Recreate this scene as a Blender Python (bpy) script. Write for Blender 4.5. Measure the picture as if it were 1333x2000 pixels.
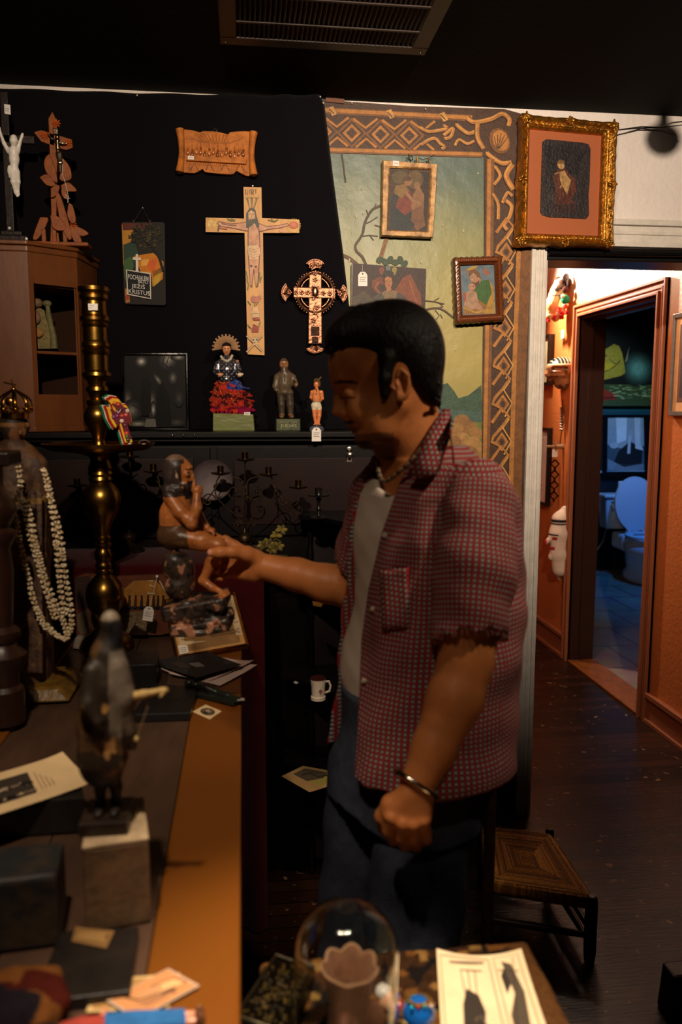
import bpy, math, random
import numpy as np
from mathutils import Vector, Matrix
random.seed(7)
for _o in list(bpy.data.objects): bpy.data.objects.remove(_o)
SC = bpy.context.scene
COL = SC.collection
R = math.radians
# ------------------------------------------------------------------ camera
FPX = 1550.0; PITCH = R(7.3); YAW = R(7.0); CAMP = Vector((0, 0, 1.5))
cd = bpy.data.cameras.new('camera'); cam = bpy.data.objects.new('camera', cd); COL.objects.link(cam)
cam.location = CAMP; cam.rotation_euler = (math.pi/2-PITCH, 0, -YAW)
cd.sensor_fit = 'VERTICAL'; cd.sensor_height = 36.0; cd.lens = 36.0*FPX/2000.0
cd.clip_start = 0.02; cd.clip_end = 60
cd.dof.use_dof = True; cd.dof.focus_distance = 2.65; cd.dof.aperture_fstop = 3.2
SC.camera = cam
SC.view_settings.view_transform = 'Standard'; SC.view_settings.look = 'None'
SC.view_settings.gamma = 1.0; SC.view_settings.exposure = 0.0; SC.view_settings.use_curve_mapping = False
# ------------------------------------------------------------------ world and lamps
w = bpy.data.worlds.new('world'); SC.world = w; w.use_nodes = True
w.node_tree.nodes['Background'].inputs[0].default_value = (1.0, 0.62, 0.40, 1)
w.node_tree.nodes['Background'].inputs[1].default_value = 0.004
def lamp(name, kind, loc, power, col, size=0.05, aim=None, angle=90, blend=0.5):
    l = bpy.data.lights.new(name, kind); l.energy = power; l.color = col
    if kind in ('POINT', 'SPOT'): l.shadow_soft_size = size
    if kind == 'SPOT': l.spot_size = R(angle); l.spot_blend = blend
    o = bpy.data.objects.new(name, l); COL.objects.link(o); o.location = loc
    if aim is not None:
        o.rotation_euler = (Vector(aim)-Vector(loc)).to_track_quat('-Z', 'Y').to_euler()
    return o
WARM = (1.0, 0.80, 0.60)
lamp('lamp_wall_left', 'SPOT', (-.15, .20, 2.41), 150, WARM, 0.025, (.08, 2.7, 2.04), 60, 0.75)
lamp('lamp_wall_right', 'SPOT', (.60, .30, 2.42), 225, (1.0, 0.82, 0.65), 0.025, (1.10, 2.7, 2.08), 72, 0.95)
lamp('lamp_counter_far', 'SPOT', (-.30, .35, 2.42), 52, WARM, 0.025, (-.25, 1.76, 1.06), 36, 0.8)
lamp('lamp_counter_near', 'SPOT', (-.24, .50, 2.42), 62, WARM, 0.03, (-.27, .96, .95), 46, 0.9)
lamp('lamp_front_table', 'SPOT', (.16, .48, 2.42), 215, WARM, 0.03, (.14, .66, .80), 32, 0.8)
lamp('fill_shoulder', 'SPOT', (.86, .70, 2.42), 52, WARM, 0.03, (.48, 1.32, 1.40), 36, 0.9)  # fill light added to lift the shoulder and sleeve
lamp('fill_chest', 'SPOT', (-.12, .45, 2.42), 12, WARM, 0.03, (.13, 1.30, 1.07), 28.5, 0.9)  # weak fill added to brighten the tee, no real fixture
lamp('fill_papers', 'SPOT', (-.75, 1.30, 2.42), 26, WARM, 0.03, (-.05, 1.86, .92), 20, 0.8)  # extra light put in only to brighten the loose papers
lamp('lamp_hall', 'SPOT', (1.52, 4.72, 2.45), 230, (1.0, 0.84, 0.68), 0.03, (1.93, 4.45, 2.14), 104, 0.9)
lamp('fill_hall', 'POINT', (1.40, 3.6, 2.44), 13, (1.0, 0.80, 0.62), 0.05)  # added fill for the hall floor and lower walls
lamp('lamp_bathroom', 'SPOT', (3.30, 5.60, 2.44), 120, (0.02, 0.24, 1.0), 0.06, (3.30, 6.4, .55), 80, 0.9)
lamp('lamp_bathroom_green', 'SPOT', (2.95, 5.9, 2.44), 48, (0.52, 0.72, 0.80), 0.05, (3.3, 7.0, 1.50), 62, 0.9)
# ------------------------------------------------------------------ picture pixel -> place
_F = Vector((math.sin(YAW)*math.cos(PITCH), math.cos(YAW)*math.cos(PITCH), -math.sin(PITCH)))
_R = Vector((math.cos(YAW), -math.sin(YAW), 0)); _U = _R.cross(_F)
def ray(px, py): return _F + _R*((px-666.5)/FPX) + _U*((1000.0-py)/FPX)
def aY(px, py, Y): r = ray(px, py); return CAMP + r*(Y/r.y)
def aX(px, py, X): r = ray(px, py); return CAMP + r*(X/r.x)
def aZ(px, py, Z): r = ray(px, py); return CAMP + r*((Z-CAMP.z)/r.z)
def aD(px, py, d): return CAMP + ray(px, py)*d
# ------------------------------------------------------------------ colour + materials
def lin(c):
    return tuple((v/12.92 if v <= 0.04045 else ((v+0.055)/1.055)**2.4) for v in [x/255.0 for x in c[:3]])
_mats = {}
def mat(name, col=None, rough=0.6, metal=0.0, bump=0.0, bscale=60.0, mott=0.0, mscale=12.0, mcol=None,
        spec=0.5, attr=False, trans=0.0, ior=1.45, emit=None, estr=0.0, coat=0.0, sheen=0.0, stretch=(1,1,1), world=False):
    if name in _mats: return _mats[name]
    m = bpy.data.materials.new(name); m.use_nodes = True; nt = m.node_tree; N = nt.nodes; L = nt.links
    b = N['Principled BSDF']
    b.inputs['Roughness'].default_value = rough; b.inputs['Metallic'].default_value = metal
    b.inputs['Specular IOR Level'].default_value = spec; b.inputs['IOR'].default_value = ior
    b.inputs['Transmission Weight'].default_value = trans; b.inputs['Coat Weight'].default_value = coat
    b.inputs['Sheen Weight'].default_value = sheen
    if emit: b.inputs['Emission Color'].default_value = (*lin(emit), 1); b.inputs['Emission Strength'].default_value = estr
    tc = N.new('ShaderNodeTexCoord'); mp = N.new('ShaderNodeMapping'); mp.inputs['Scale'].default_value = stretch
    L.new(tc.outputs['Object'], mp.inputs['Vector'])
    if attr:
        a = N.new('ShaderNodeAttribute'); a.attribute_name = 'Col'; src = a.outputs['Color']
    else:
        g = N.new('ShaderNodeRGB'); g.outputs[0].default_value = (*lin(col), 1); src = g.outputs[0]
    if mott > 0:
        n = N.new('ShaderNodeTexNoise'); n.inputs['Scale'].default_value = mscale; n.inputs['Detail'].default_value = 6
        n.inputs['Roughness'].default_value = 0.65; L.new(mp.outputs[0], n.inputs['Vector'])
        cr = N.new('ShaderNodeValToRGB'); cr.color_ramp.elements[0].position = 0.40; cr.color_ramp.elements[1].position = 0.66
        L.new(n.outputs['Fac'], cr.inputs[0])
        mx = N.new('ShaderNodeMix'); mx.data_type = 'RGBA'
        if mcol is None:
            mx.blend_type = 'MULTIPLY'; mx.inputs[7].default_value = (1-mott, 1-mott, 1-mott, 1)
            L.new(cr.outputs[0], mx.inputs[0]); L.new(src, mx.inputs[6])
        else:
            mu = N.new('ShaderNodeMath'); mu.operation = 'MULTIPLY'; mu.inputs[1].default_value = mott
            L.new(cr.outputs[0], mu.inputs[0]); L.new(mu.outputs[0], mx.inputs[0]); L.new(src, mx.inputs[6])
            mx.inputs[7].default_value = (*lin(mcol), 1)
        src = mx.outputs[2]
    L.new(src, b.inputs['Base Color'])
    if bump > 0:
        n2 = N.new('ShaderNodeTexNoise'); n2.inputs['Scale'].default_value = bscale; n2.inputs['Detail'].default_value = 5
        L.new(mp.outputs[0], n2.inputs['Vector'])
        bp = N.new('ShaderNodeBump'); bp.inputs['Strength'].default_value = bump; bp.inputs['Distance'].default_value = 0.004
        L.new(n2.outputs['Fac'], bp.inputs['Height']); L.new(bp.outputs[0], b.inputs['Normal'])
    _mats[name] = m
    return m
def M_paint(): return mat('painted', attr=True, rough=0.55, mott=0.35, mscale=45, bump=0.25, bscale=180)
def M_gloss(): return mat('glossy_paint', attr=True, rough=0.22, mott=0.2, mscale=40, bump=0.1, bscale=120)
def M_metal(): return mat('old_metal', attr=True, rough=0.28, metal=1.0, mott=0.4, mscale=30, bump=0.15, bscale=90)
def M_cloth(): return mat('cloth', attr=True, rough=0.95, mott=0.25, mscale=60, bump=0.4, bscale=400, spec=0.1)
def M_wood(): return mat('dark_wood', attr=True, rough=0.38, mott=0.55, mscale=16, stretch=(1, 1, .25), bump=0.2, bscale=70)
def M_paper(): return mat('paper', attr=True, rough=0.7, mott=0.12, mscale=20, spec=0.3)
# ------------------------------------------------------------------ mesh builder
class MB:
    def __init__(s, col=(128, 128, 128)):
        s.v = []; s.f = []; s.c = []; s.col = col; s.uv = None
    def add(s, vs, fs, col=None):
        o = len(s.v); s.v += [tuple(p) for p in vs]; c = col or s.col
        for f in fs: s.f.append(tuple(i+o for i in f)); s.c.append(c)
        return s
    def box(s, lo, hi, col=None):
        x0, y0, z0 = lo; x1, y1, z1 = hi
        vs = [(x0,y0,z0),(x1,y0,z0),(x1,y1,z0),(x0,y1,z0),(x0,y0,z1),(x1,y0,z1),(x1,y1,z1),(x0,y1,z1)]
        return s.add(vs, [(0,3,2,1),(4,5,6,7),(0,1,5,4),(1,2,6,5),(2,3,7,6),(3,0,4,7)], col)
    def hexa(s, bot, top, col=None):
        n = len(bot); vs = list(bot)+list(top)
        fs = [tuple(range(n))[::-1], tuple(range(n, 2*n))] + [(i, (i+1) % n, n+(i+1) % n, n+i) for i in range(n)]
        return s.add(vs, fs, col)
    def prism(s, pts, vec, col=None):           # polygon (3D points) extruded along vec
        v = Vector(vec); return s.hexa([Vector(p) for p in pts], [Vector(p)+v for p in pts], col)
    def poly(s, pts, col=None): return s.add(pts, [tuple(range(len(pts)))], col)
    def tube(s, pts, r, n=8, col=None, cap=True, flat=1.0, up=None):
        pts = [Vector(p) for p in pts]; rs = r if isinstance(r, (list, tuple)) else [r]*len(pts)
        vs = []; fs = []; pn = None
        for i, p in enumerate(pts):
            t = (pts[min(i+1, len(pts)-1)]-pts[max(i-1, 0)])
            if t.length < 1e-9: t = Vector((0, 0, 1))
            t.normalize()
            if pn is None:
                a = Vector(up) if up else (Vector((0, 0, 1)) if abs(t.z) < .9 else Vector((1, 0, 0)))
                nn = (a - t*a.dot(t)).normalized()
            else: nn = (pn - t*pn.dot(t)).normalized()
            pn = nn; bb = t.cross(nn)
            for k in range(n):
                a = 2*math.pi*k/n; vs.append(p + nn*math.cos(a)*rs[i]*flat + bb*math.sin(a)*rs[i])
        for i in range(len(pts)-1):
            for k in range(n): fs.append((i*n+k, i*n+(k+1) % n, (i+1)*n+(k+1) % n, (i+1)*n+k))
        if cap: fs.append(tuple(range(n))[::-1]); fs.append(tuple(range((len(pts)-1)*n, len(pts)*n)))
        return s.add(vs, fs, col)
    def lathe(s, prof, at=(0, 0, 0), n=32, col=None, axis=None, sx=1, sy=1):   # prof: (r, z)
        vs = []; fs = []; A = Vector(at)
        q = Vector((0, 0, 1)).rotation_difference(Vector(axis)) if axis is not None else None
        for r, z in prof:
            for k in range(n):
                a = 2*math.pi*k/n; p = Vector((r*math.cos(a)*sx, r*math.sin(a)*sy, z))
                if q: p = q @ p
                vs.append(A+p)
        for i in range(len(prof)-1):
            for k in range(n): fs.append((i*n+k, i*n+(k+1) % n, (i+1)*n+(k+1) % n, (i+1)*n+k))
        fs.append(tuple(range(n))[::-1]); fs.append(tuple(range((len(prof)-1)*n, len(prof)*n)))
        return s.add(vs, fs, col)
    def ball(s, c, r, col=None, n=12, rot=None):
        rr = r if isinstance(r, (list, tuple)) else (r, r, r); C = Vector(c); vs = []; fs = []; m = n//2+1
        for i in range(m+1):
            th = math.pi*i/m
            for k in range(n):
                a = 2*math.pi*k/n
                p = Vector((rr[0]*math.sin(th)*math.cos(a), rr[1]*math.sin(th)*math.sin(a), rr[2]*math.cos(th)))
                if rot: p = rot @ p
                vs.append(C+p)
        for i in range(m):
            for k in range(n): fs.append(((i+1)*n+k, (i+1)*n+(k+1) % n, i*n+(k+1) % n, i*n+k))
        return s.add(vs, fs, col)
    def build(s, name, m, parent=None, smooth=True, bevel=0.0, angle=40):
        me = bpy.data.meshes.new(name)
        off = Vector(parent['_base']) if parent is not None and '_base' in parent else Vector((0, 0, 0))
        if s.uv is None: pass
        o = bpy.data.objects.new(name, me); COL.objects.link(o)
        if parent is None:
            lo = Vector((min(p[0] for p in s.v), min(p[1] for p in s.v), min(p[2] for p in s.v)))
            hi = Vector((max(p[0] for p in s.v), max(p[1] for p in s.v), max(p[2] for p in s.v)))
            off = Vector(((lo.x+hi.x)/2, (lo.y+hi.y)/2, lo.z)); o.location = off; o['_base'] = tuple(off)
        else:
            o.parent = parent; o['_base'] = tuple(off)
        me.from_pydata([(p[0]-off.x, p[1]-off.y, p[2]-off.z) for p in s.v], [], s.f)
        ca = me.color_attributes.new('Col', 'FLOAT_COLOR', 'CORNER')
        arr = np.empty((len(me.loops), 4), dtype=np.float32); i = 0
        for f, c in zip(s.f, s.c):
            l = lin(c); arr[i:i+len(f)] = (l[0], l[1], l[2], 1); i += len(f)
        ca.data.foreach_set('color', arr.ravel())
        me.materials.append(m)
        if smooth:
            me.polygons.foreach_set('use_smooth', [True]*len(me.polygons))
            try: me.set_sharp_from_angle(angle=R(angle))
            except Exception: pass
        me.update()
        if bevel > 0:
            bv = o.modifiers.new('bevel', 'BEVEL'); bv.width = bevel; bv.segments = 2; bv.limit_method = 'ANGLE'
        return o
def thing(name, base, label, cat, group=None):
    o = bpy.data.objects.new(name, None); COL.objects.link(o); o.location = base; o['_base'] = tuple(base)
    o.empty_display_size = 0.05
    return tag(o, label, cat, group)
def tag(o, label, cat, group=None, kind=None):
    if label: o['label'] = label
    if cat: o['category'] = cat
    if group: o['group'] = group
    if kind: o['kind'] = kind
    return o
def struct(o): o['kind'] = 'structure'; return o
# ------------------------------------------------------------------ text
def text_into(mb, s, origin, xdir, ydir, h, col, width=None, depth=0.0006, bold=0.0, shear=0.0):
    cu = bpy.data.curves.new('t', 'FONT'); cu.body = s; cu.size = 1.0; cu.extrude = 0.0; cu.offset = bold; cu.shear = shear
    cu.resolution_u = 3
    ob = bpy.data.objects.new('t', cu); COL.objects.link(ob)
    dg = bpy.context.evaluated_depsgraph_get(); me = bpy.data.meshes.new_from_object(ob.evaluated_get(dg))
    vs = np.array([v.co[:] for v in me.vertices]); fs = [tuple(p.vertices) for p in me.polygons]
    if len(vs):
        vs[:, 0] -= vs[:, 0].min(); wd = vs[:, 0].max(); ht = vs[:, 1].max()
        sy = h/ht; sx = (width/wd) if width else sy
        O = Vector(origin); X = Vector(xdir).normalized(); Y = Vector(ydir).normalized(); Nn = X.cross(Y)
        mb.add([O + X*(p[0]*sx) + Y*(p[1]*sy) + Nn*depth for p in vs], fs, col)
    bpy.data.objects.remove(ob); bpy.data.curves.remove(cu); bpy.data.meshes.remove(me)
# ------------------------------------------------------------------ soft solids on a grid
class SD:
    def __init__(s, lo, hi, h):
        s.lo = np.array(lo, dtype=np.float64); s.h = h
        s.n = np.ceil((np.array(hi)-s.lo)/h).astype(int)+1
        s.g = np.full(s.n, 1.0, dtype=np.float32); s.pts = None
    def sl(s, lo, hi):
        a = np.clip(np.floor((np.array(lo)-s.lo)/s.h).astype(int), 0, s.n-1)
        b = np.clip(np.ceil((np.array(hi)-s.lo)/s.h).astype(int)+1, 1, s.n)
        if np.any(b-a < 1): return None, None
        ax = [(s.lo[i]+s.h*np.arange(a[i], b[i])).astype(np.float32) for i in range(3)]
        return tuple(slice(a[i], b[i]) for i in range(3)), (ax[0][:, None, None], ax[1][None, :, None], ax[2][None, None, :])
    def comb(s, sl, d, k, op):
        a = s.g[sl]
        if op == 'sub': d = -d
        if op == '+':
            if k > 0: h = np.clip(.5+.5*(a-d)/k, 0, 1); r = a*(1-h)+d*h - k*h*(1-h)
            else: r = np.minimum(a, d)
        else:
            if k > 0: h = np.clip(.5-.5*(a-d)/k, 0, 1); r = a*(1-h)+d*h + k*h*(1-h)
            else: r = np.maximum(a, d)
        s.g[sl] = r
    def cone(s, p, q, r0, r1=None, k=0.01, op='+'):
        r1 = r0 if r1 is None else r1; p = np.array(p); q = np.array(q); m = max(r0, r1)+k+3*s.h
        sl, X = s.sl(np.minimum(p, q)-m, np.maximum(p, q)+m)
        if sl is None: return s
        d = q-p; L = max(float(d.dot(d)), 1e-12)
        t = np.clip(((X[0]-p[0])*d[0]+(X[1]-p[1])*d[1]+(X[2]-p[2])*d[2])/L, 0, 1)
        D = np.sqrt((X[0]-p[0]-t*d[0])**2+(X[1]-p[1]-t*d[1])**2+(X[2]-p[2]-t*d[2])**2) - (r0+(r1-r0)*t)
        s.comb(sl, D.astype(np.float32), k, op); return s
    def chain(s, pts, rs, k=0.01, op='+'):
        for i in range(len(pts)-1): s.cone(pts[i], pts[i+1], rs[i], rs[i+1], k, op)
        return s
    def ell(s, c, r, rot=None, k=0.01, op='+'):
        c = np.array(c); r = np.array(r, dtype=np.float64); m = r.max()+k+3*s.h
        sl, X = s.sl(c-m, c+m)
        if sl is None: return s
        x = X[0]-c[0]; y = X[1]-c[1]; z = X[2]-c[2]
        if rot is not None:
            A = np.array(rot)   # rows = local axes in world
            x, y, z = (A[0][0]*x+A[0][1]*y+A[0][2]*z, A[1][0]*x+A[1][1]*y+A[1][2]*z, A[2][0]*x+A[2][1]*y+A[2][2]*z)
        k0 = np.sqrt((x/r[0])**2+(y/r[1])**2+(z/r[2])**2); k1 = np.sqrt((x/r[0]**2)**2+(y/r[1]**2)**2+(z/r[2]**2)**2)+1e-6
        s.comb(sl, (k0*(k0-1)/k1).astype(np.float32), k, op); return s
    def box(s, c, b, rot=None, rr=0.003, k=0.0, op='+'):
        c = np.array(c); b = np.array(b, dtype=np.float64); m = np.linalg.norm(b)+k+3*s.h
        sl, X = s.sl(c-m, c+m)
        if sl is None: return s
        x = X[0]-c[0]; y = X[1]-c[1]; z = X[2]-c[2]
        if rot is not None:
            A = np.array(rot); x, y, z = (A[0][0]*x+A[0][1]*y+A[0][2]*z, A[1][0]*x+A[1][1]*y+A[1][2]*z, A[2][0]*x+A[2][1]*y+A[2][2]*z)
        qx = np.abs(x)-b[0]+rr; qy = np.abs(y)-b[1]+rr; qz = np.abs(z)-b[2]+rr
        D = np.sqrt(np.maximum(qx, 0)**2+np.maximum(qy, 0)**2+np.maximum(qz, 0)**2)+np.minimum(np.maximum(qx, np.maximum(qy, qz)), 0)-rr
        s.comb(sl, D.astype(np.float32), k, op); return s
    def full(s):
        return (slice(None),)*3, tuple((s.lo[i]+s.h*np.arange(s.n[i])).astype(np.float32).reshape([-1 if j == i else 1 for j in range(3)]) for i in range(3))
    def mesh(s):
        g = s.g; g[0] = 1; g[-1] = 1; g[:, 0] = 1; g[:, -1] = 1; g[:, :, 0] = 1; g[:, :, -1] = 1
        S = g < 0; n = s.n
        cnt = np.zeros(n-1, dtype=np.int8)
        offs = [(i, j, k) for i in (0, 1) for j in (0, 1) for k in (0, 1)]
        for (i, j, k) in offs: cnt += S[i:n[0]-1+i, j:n[1]-1+j, k:n[2]-1+k]
        cells = np.argwhere((cnt > 0) & (cnt < 8))
        acc = np.zeros((len(cells), 3)); num = np.zeros(len(cells))
        cv = {o: g[cells[:, 0]+o[0], cells[:, 1]+o[1], cells[:, 2]+o[2]].astype(np.float64) for o in offs}
        for o in offs:
            for a in range(3):
                if o[a] == 0:
                    o2 = tuple(o[i]+(1 if i == a else 0) for i in range(3)); va = cv[o]; vb = cv[o2]
                    m = (va < 0) != (vb < 0); t = np.where(m, va/np.where(m, va-vb, 1), 0)
                    p = np.tile(np.array(o, dtype=float), (len(cells), 1)); p[:, a] += t
                    acc[m] += p[m]; num[m] += 1
        V = s.lo + s.h*(cells+acc/num[:, None])
        idx = np.full(n-1, -1, dtype=np.int32); idx[cells[:, 0], cells[:, 1], cells[:, 2]] = np.arange(len(cells))
        Q = []
        for a in range(3):
            b, c = (a+1) % 3, (a+2) % 3
            sa = [slice(1, -1)]*3; sa[a] = slice(0, -1); sb = [slice(1, -1)]*3; sb[a] = slice(1, None)
            A = S[tuple(sa)]; B = S[tuple(sb)]; e = np.argwhere(A != B); flip = A[tuple(e.T)]
            base = e.copy(); base[:, b] += 1; base[:, c] += 1
            def at(db, dc):
                q = base.copy(); q[:, b] += db; q[:, c] += dc; return idx[q[:, 0], q[:, 1], q[:, 2]]
            q = np.stack([at(-1, -1), at(0, -1), at(0, 0), at(-1, 0)], 1)
            q[~flip] = q[~flip][:, ::-1]; Q.append(q)
        Q = np.concatenate(Q); Q = Q[(Q >= 0).all(1)]
        return V, Q
def solid(name, sd, m, parent=None, colf=None, uvf=None, smooth_it=0):
    """mesh object from an SD grid; colf(V)->Nx3 sRGB 0-255; uvf(V)->Nx2"""
    V, Q = sd.mesh()
    off = Vector((0, 0, 0)) if parent is None else Vector(parent['_base'])
    me = bpy.data.meshes.new(name); o = bpy.data.objects.new(name, me); COL.objects.link(o)
    if parent is None:
        off = Vector(((V[:, 0].min()+V[:, 0].max())/2, (V[:, 1].min()+V[:, 1].max())/2, V[:, 2].min())); o.location = off
    else: o.parent = parent
    o['_base'] = tuple(off)
    me.vertices.add(len(V)); me.vertices.foreach_set('co', (V-np.array(off)).astype(np.float32).ravel())
    me.loops.add(len(Q)*4); me.loops.foreach_set('vertex_index', Q.astype(np.int32).ravel())
    me.polygons.add(len(Q)); me.polygons.foreach_set('loop_start', np.arange(len(Q), dtype=np.int32)*4)
    me.polygons.foreach_set('use_smooth', np.ones(len(Q), dtype=bool))
    me.update(calc_edges=True); me.validate()
    if colf is not None:
        c = np.asarray(colf(V), dtype=np.float64)/255.0; c = np.where(c <= .04045, c/12.92, ((c+.055)/1.055)**2.4)
        ca = me.color_attributes.new('Col', 'FLOAT_COLOR', 'POINT')
        ca.data.foreach_set('color', np.concatenate([c, np.ones((len(c), 1))], 1).astype(np.float32).ravel())
    if uvf is not None:
        uv = uvf(V); ul = me.uv_layers.new(name='UVMap'); li = np.empty(len(me.loops), dtype=np.int32)
        me.loops.foreach_get('vertex_index', li); ul.data.foreach_set('uv', uv[li].astype(np.float32).ravel())
    me.materials.append(m)
    if smooth_it:
        sm = o.modifiers.new('smooth', 'SMOOTH'); sm.iterations = smooth_it; sm.factor = 0.5
    return o
def clr(V, *rules):
    """colour array from (mask, colour) rules, later win"""
    c = np.zeros((len(V), 3))
    for m, col in rules: c[m if m is not None else slice(None)] = col
    return c
def nz3(V, f, seed=0):
    """smooth value noise -1..1"""
    P = np.asarray(V)*f+seed*17.3; I = np.floor(P).astype(np.int64); Fr = P-I; Fr = Fr*Fr*(3-2*Fr); out = np.zeros(len(P))
    for dx in (0, 1):
        for dy in (0, 1):
            for dz in (0, 1):
                h = (I[:, 0]+dx)*73856093 ^ (I[:, 1]+dy)*19349663 ^ (I[:, 2]+dz)*83492791; h = (h*2654435761) & 0xffffffff; v = (h % 10007)/5003.5-1
                out += v*(Fr[:, 0] if dx else 1-Fr[:, 0])*(Fr[:, 1] if dy else 1-Fr[:, 1])*(Fr[:, 2] if dz else 1-Fr[:, 2])
    return out
# ================================================================== SETTING
YB = 2.71; HC = 2.50; XH = 1.93
def nodes_of(name):
    m = bpy.data.materials.new(name); m.use_nodes = True; return m, m.node_tree.nodes, m.node_tree.links, m.node_tree.nodes['Principled BSDF']
def floor_mat():
    m, N, L, b = nodes_of('floor_planks')
    tc = N.new('ShaderNodeTexCoord'); br = N.new('ShaderNodeTexBrick'); L.new(tc.outputs['Object'], br.inputs['Vector'])
    br.inputs['Color1'].default_value = (*lin((72, 41, 23)), 1); br.inputs['Color2'].default_value = (*lin((30, 16, 10)), 1)
    br.inputs['Mortar'].default_value = (*lin((16, 9, 6)), 1); br.inputs['Scale'].default_value = 1
    br.inputs['Mortar Size'].default_value = 0.0022; br.inputs['Brick Width'].default_value = 1.3; br.inputs['Row Height'].default_value = 0.058
    br.inputs['Bias'].default_value = -0.1
    mp = N.new('ShaderNodeMapping'); mp.inputs['Scale'].default_value = (1.5, 26, 1); L.new(tc.outputs['Object'], mp.inputs[0])
    n = N.new('ShaderNodeTexNoise'); n.inputs['Scale'].default_value = 3; n.inputs['Detail'].default_value = 8; L.new(mp.outputs[0], n.inputs['Vector'])
    mx = N.new('ShaderNodeMix'); mx.data_type = 'RGBA'; mx.blend_type = 'MULTIPLY'; mx.inputs[0].default_value = .7
    L.new(br.outputs['Color'], mx.inputs[6]); L.new(n.outputs['Color'], mx.inputs[7])
    n3 = N.new('ShaderNodeTexNoise'); n3.inputs['Scale'].default_value = 34; n3.inputs['Detail'].default_value = 3; L.new(tc.outputs['Object'], n3.inputs['Vector'])
    cr = N.new('ShaderNodeValToRGB'); cr.color_ramp.elements[0].position = .67; cr.color_ramp.elements[1].position = .72; L.new(n3.outputs['Fac'], cr.inputs[0])
    m2 = N.new('ShaderNodeMix'); m2.data_type = 'RGBA'; L.new(cr.outputs[0], m2.inputs[0]); L.new(mx.outputs[2], m2.inputs[6]); m2.inputs[7].default_value = (*lin((150, 110, 80)), 1)
    L.new(m2.outputs[2], b.inputs['Base Color'])
    b.inputs['Roughness'].default_value = .30
    bp = N.new('ShaderNodeBump'); bp.inputs['Strength'].default_value = .35; bp.inputs['Distance'].default_value = .003
    n4 = N.new('ShaderNodeTexNoise'); n4.inputs['Scale'].default_value = 9; n4.inputs['Detail'].default_value = 6; L.new(mp.outputs[0], n4.inputs['Vector'])
    L.new(n4.outputs['Fac'], bp.inputs['Height']); L.new(bp.outputs[0], b.inputs['Normal'])
    return m
def tile_mat():
    m, N, L, b = nodes_of('bathroom_tiles')
    tc = N.new('ShaderNodeTexCoord'); mp = N.new('ShaderNodeMapping'); mp.inputs['Rotation'].default_value = (0, 0, 0); L.new(tc.outputs['Object'], mp.inputs[0])
    br = N.new('ShaderNodeTexBrick'); L.new(mp.outputs[0], br.inputs['Vector'])
    br.inputs['Color1'].default_value = (*lin((190, 165, 140)), 1); br.inputs['Color2'].default_value = (*lin((165, 142, 122)), 1)
    br.inputs['Mortar'].default_value = (*lin((70, 60, 55)), 1); br.inputs['Mortar Size'].default_value = .006
    br.inputs['Brick Width'].default_value = .42; br.inputs['Row Height'].default_value = .42; br.inputs['Scale'].default_value = 1
    n = N.new('ShaderNodeTexNoise'); n.inputs['Scale'].default_value = 7; n.inputs['Detail'].default_value = 8; L.new(tc.outputs['Object'], n.inputs['Vector'])
    mx = N.new('ShaderNodeMix'); mx.data_type = 'RGBA'; mx.blend_type = 'MULTIPLY'; mx.inputs[0].default_value = .8
    L.new(br.outputs['Color'], mx.inputs[6]); L.new(n.outputs['Color'], mx.inputs[7]); L.new(mx.outputs[2], b.inputs['Base Color'])
    b.inputs['Roughness'].default_value = .35
    return m
def plaster(name, col, bump=.5, rough=.5, sc=55, spec=.5):
    return mat(name, col, rough=rough, bump=bump, bscale=sc, mott=.08, mscale=5, spec=spec)
def hall_mat():
    m, N, L, b = nodes_of('orange_wall_paint')
    tc = N.new('ShaderNodeTexCoord'); ge = N.new('ShaderNodeNewGeometry'); sp = N.new('ShaderNodeSeparateXYZ'); L.new(ge.outputs['Position'], sp.inputs[0])
    n = N.new('ShaderNodeTexNoise'); n.inputs['Scale'].default_value = 60; n.inputs['Detail'].default_value = 5; L.new(tc.outputs['Object'], n.inputs['Vector'])
    # white plaster above the orange paint; the edge drops towards the room
    my = N.new('ShaderNodeMath'); my.operation = 'MULTIPLY_ADD'; L.new(sp.outputs['Y'], my.inputs[0]); my.inputs[1].default_value = 0.27; my.inputs[2].default_value = 0.94
    su = N.new('ShaderNodeMath'); su.operation = 'SUBTRACT'; L.new(sp.outputs['Z'], su.inputs[0]); L.new(my.outputs[0], su.inputs[1])
    mr = N.new('ShaderNodeMapRange'); mr.inputs['From Min'].default_value = -.06; mr.inputs['From Max'].default_value = .22; L.new(su.outputs[0], mr.inputs[0])
    mx = N.new('ShaderNodeMix'); mx.data_type = 'RGBA'; L.new(mr.outputs[0], mx.inputs[0])
    mx.inputs[6].default_value = (*lin((192, 108, 54)), 1); mx.inputs[7].default_value = (*lin((205, 185, 170)), 1)
    L.new(mx.outputs[2], b.inputs['Base Color']); b.inputs['Roughness'].default_value = .42
    bp = N.new('ShaderNodeBump'); bp.inputs['Strength'].default_value = .6; bp.inputs['Distance'].default_value = .004
    L.new(n.outputs['Fac'], bp.inputs['Height']); L.new(bp.outputs[0], b.inputs['Normal'])
    return m
def sbox(name, lo, hi, m, bevel=0.0): return struct(MB().box(lo, hi).build(name, m, smooth=False, bevel=bevel))
white = plaster('white_stucco', (226, 214, 204), .7, .38, 60)
ceilm = plaster('brown_ceiling_paint', (30, 27, 25), .15, .8, 55, .08)
darkp = plaster('dark_room_paint', (70, 46, 36), .2, .6)
trimw = mat('white_trim_paint', (214, 204, 190), rough=.4, bump=.15, bscale=40, mott=.15, mscale=30)
orange = hall_mat(); otrim = mat('orange_trim_paint', (150, 86, 54), rough=.35, bump=.1, bscale=50)
blackp = mat('black_trim_paint', (16, 13, 12), rough=.35, bump=.1, bscale=60)
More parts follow.
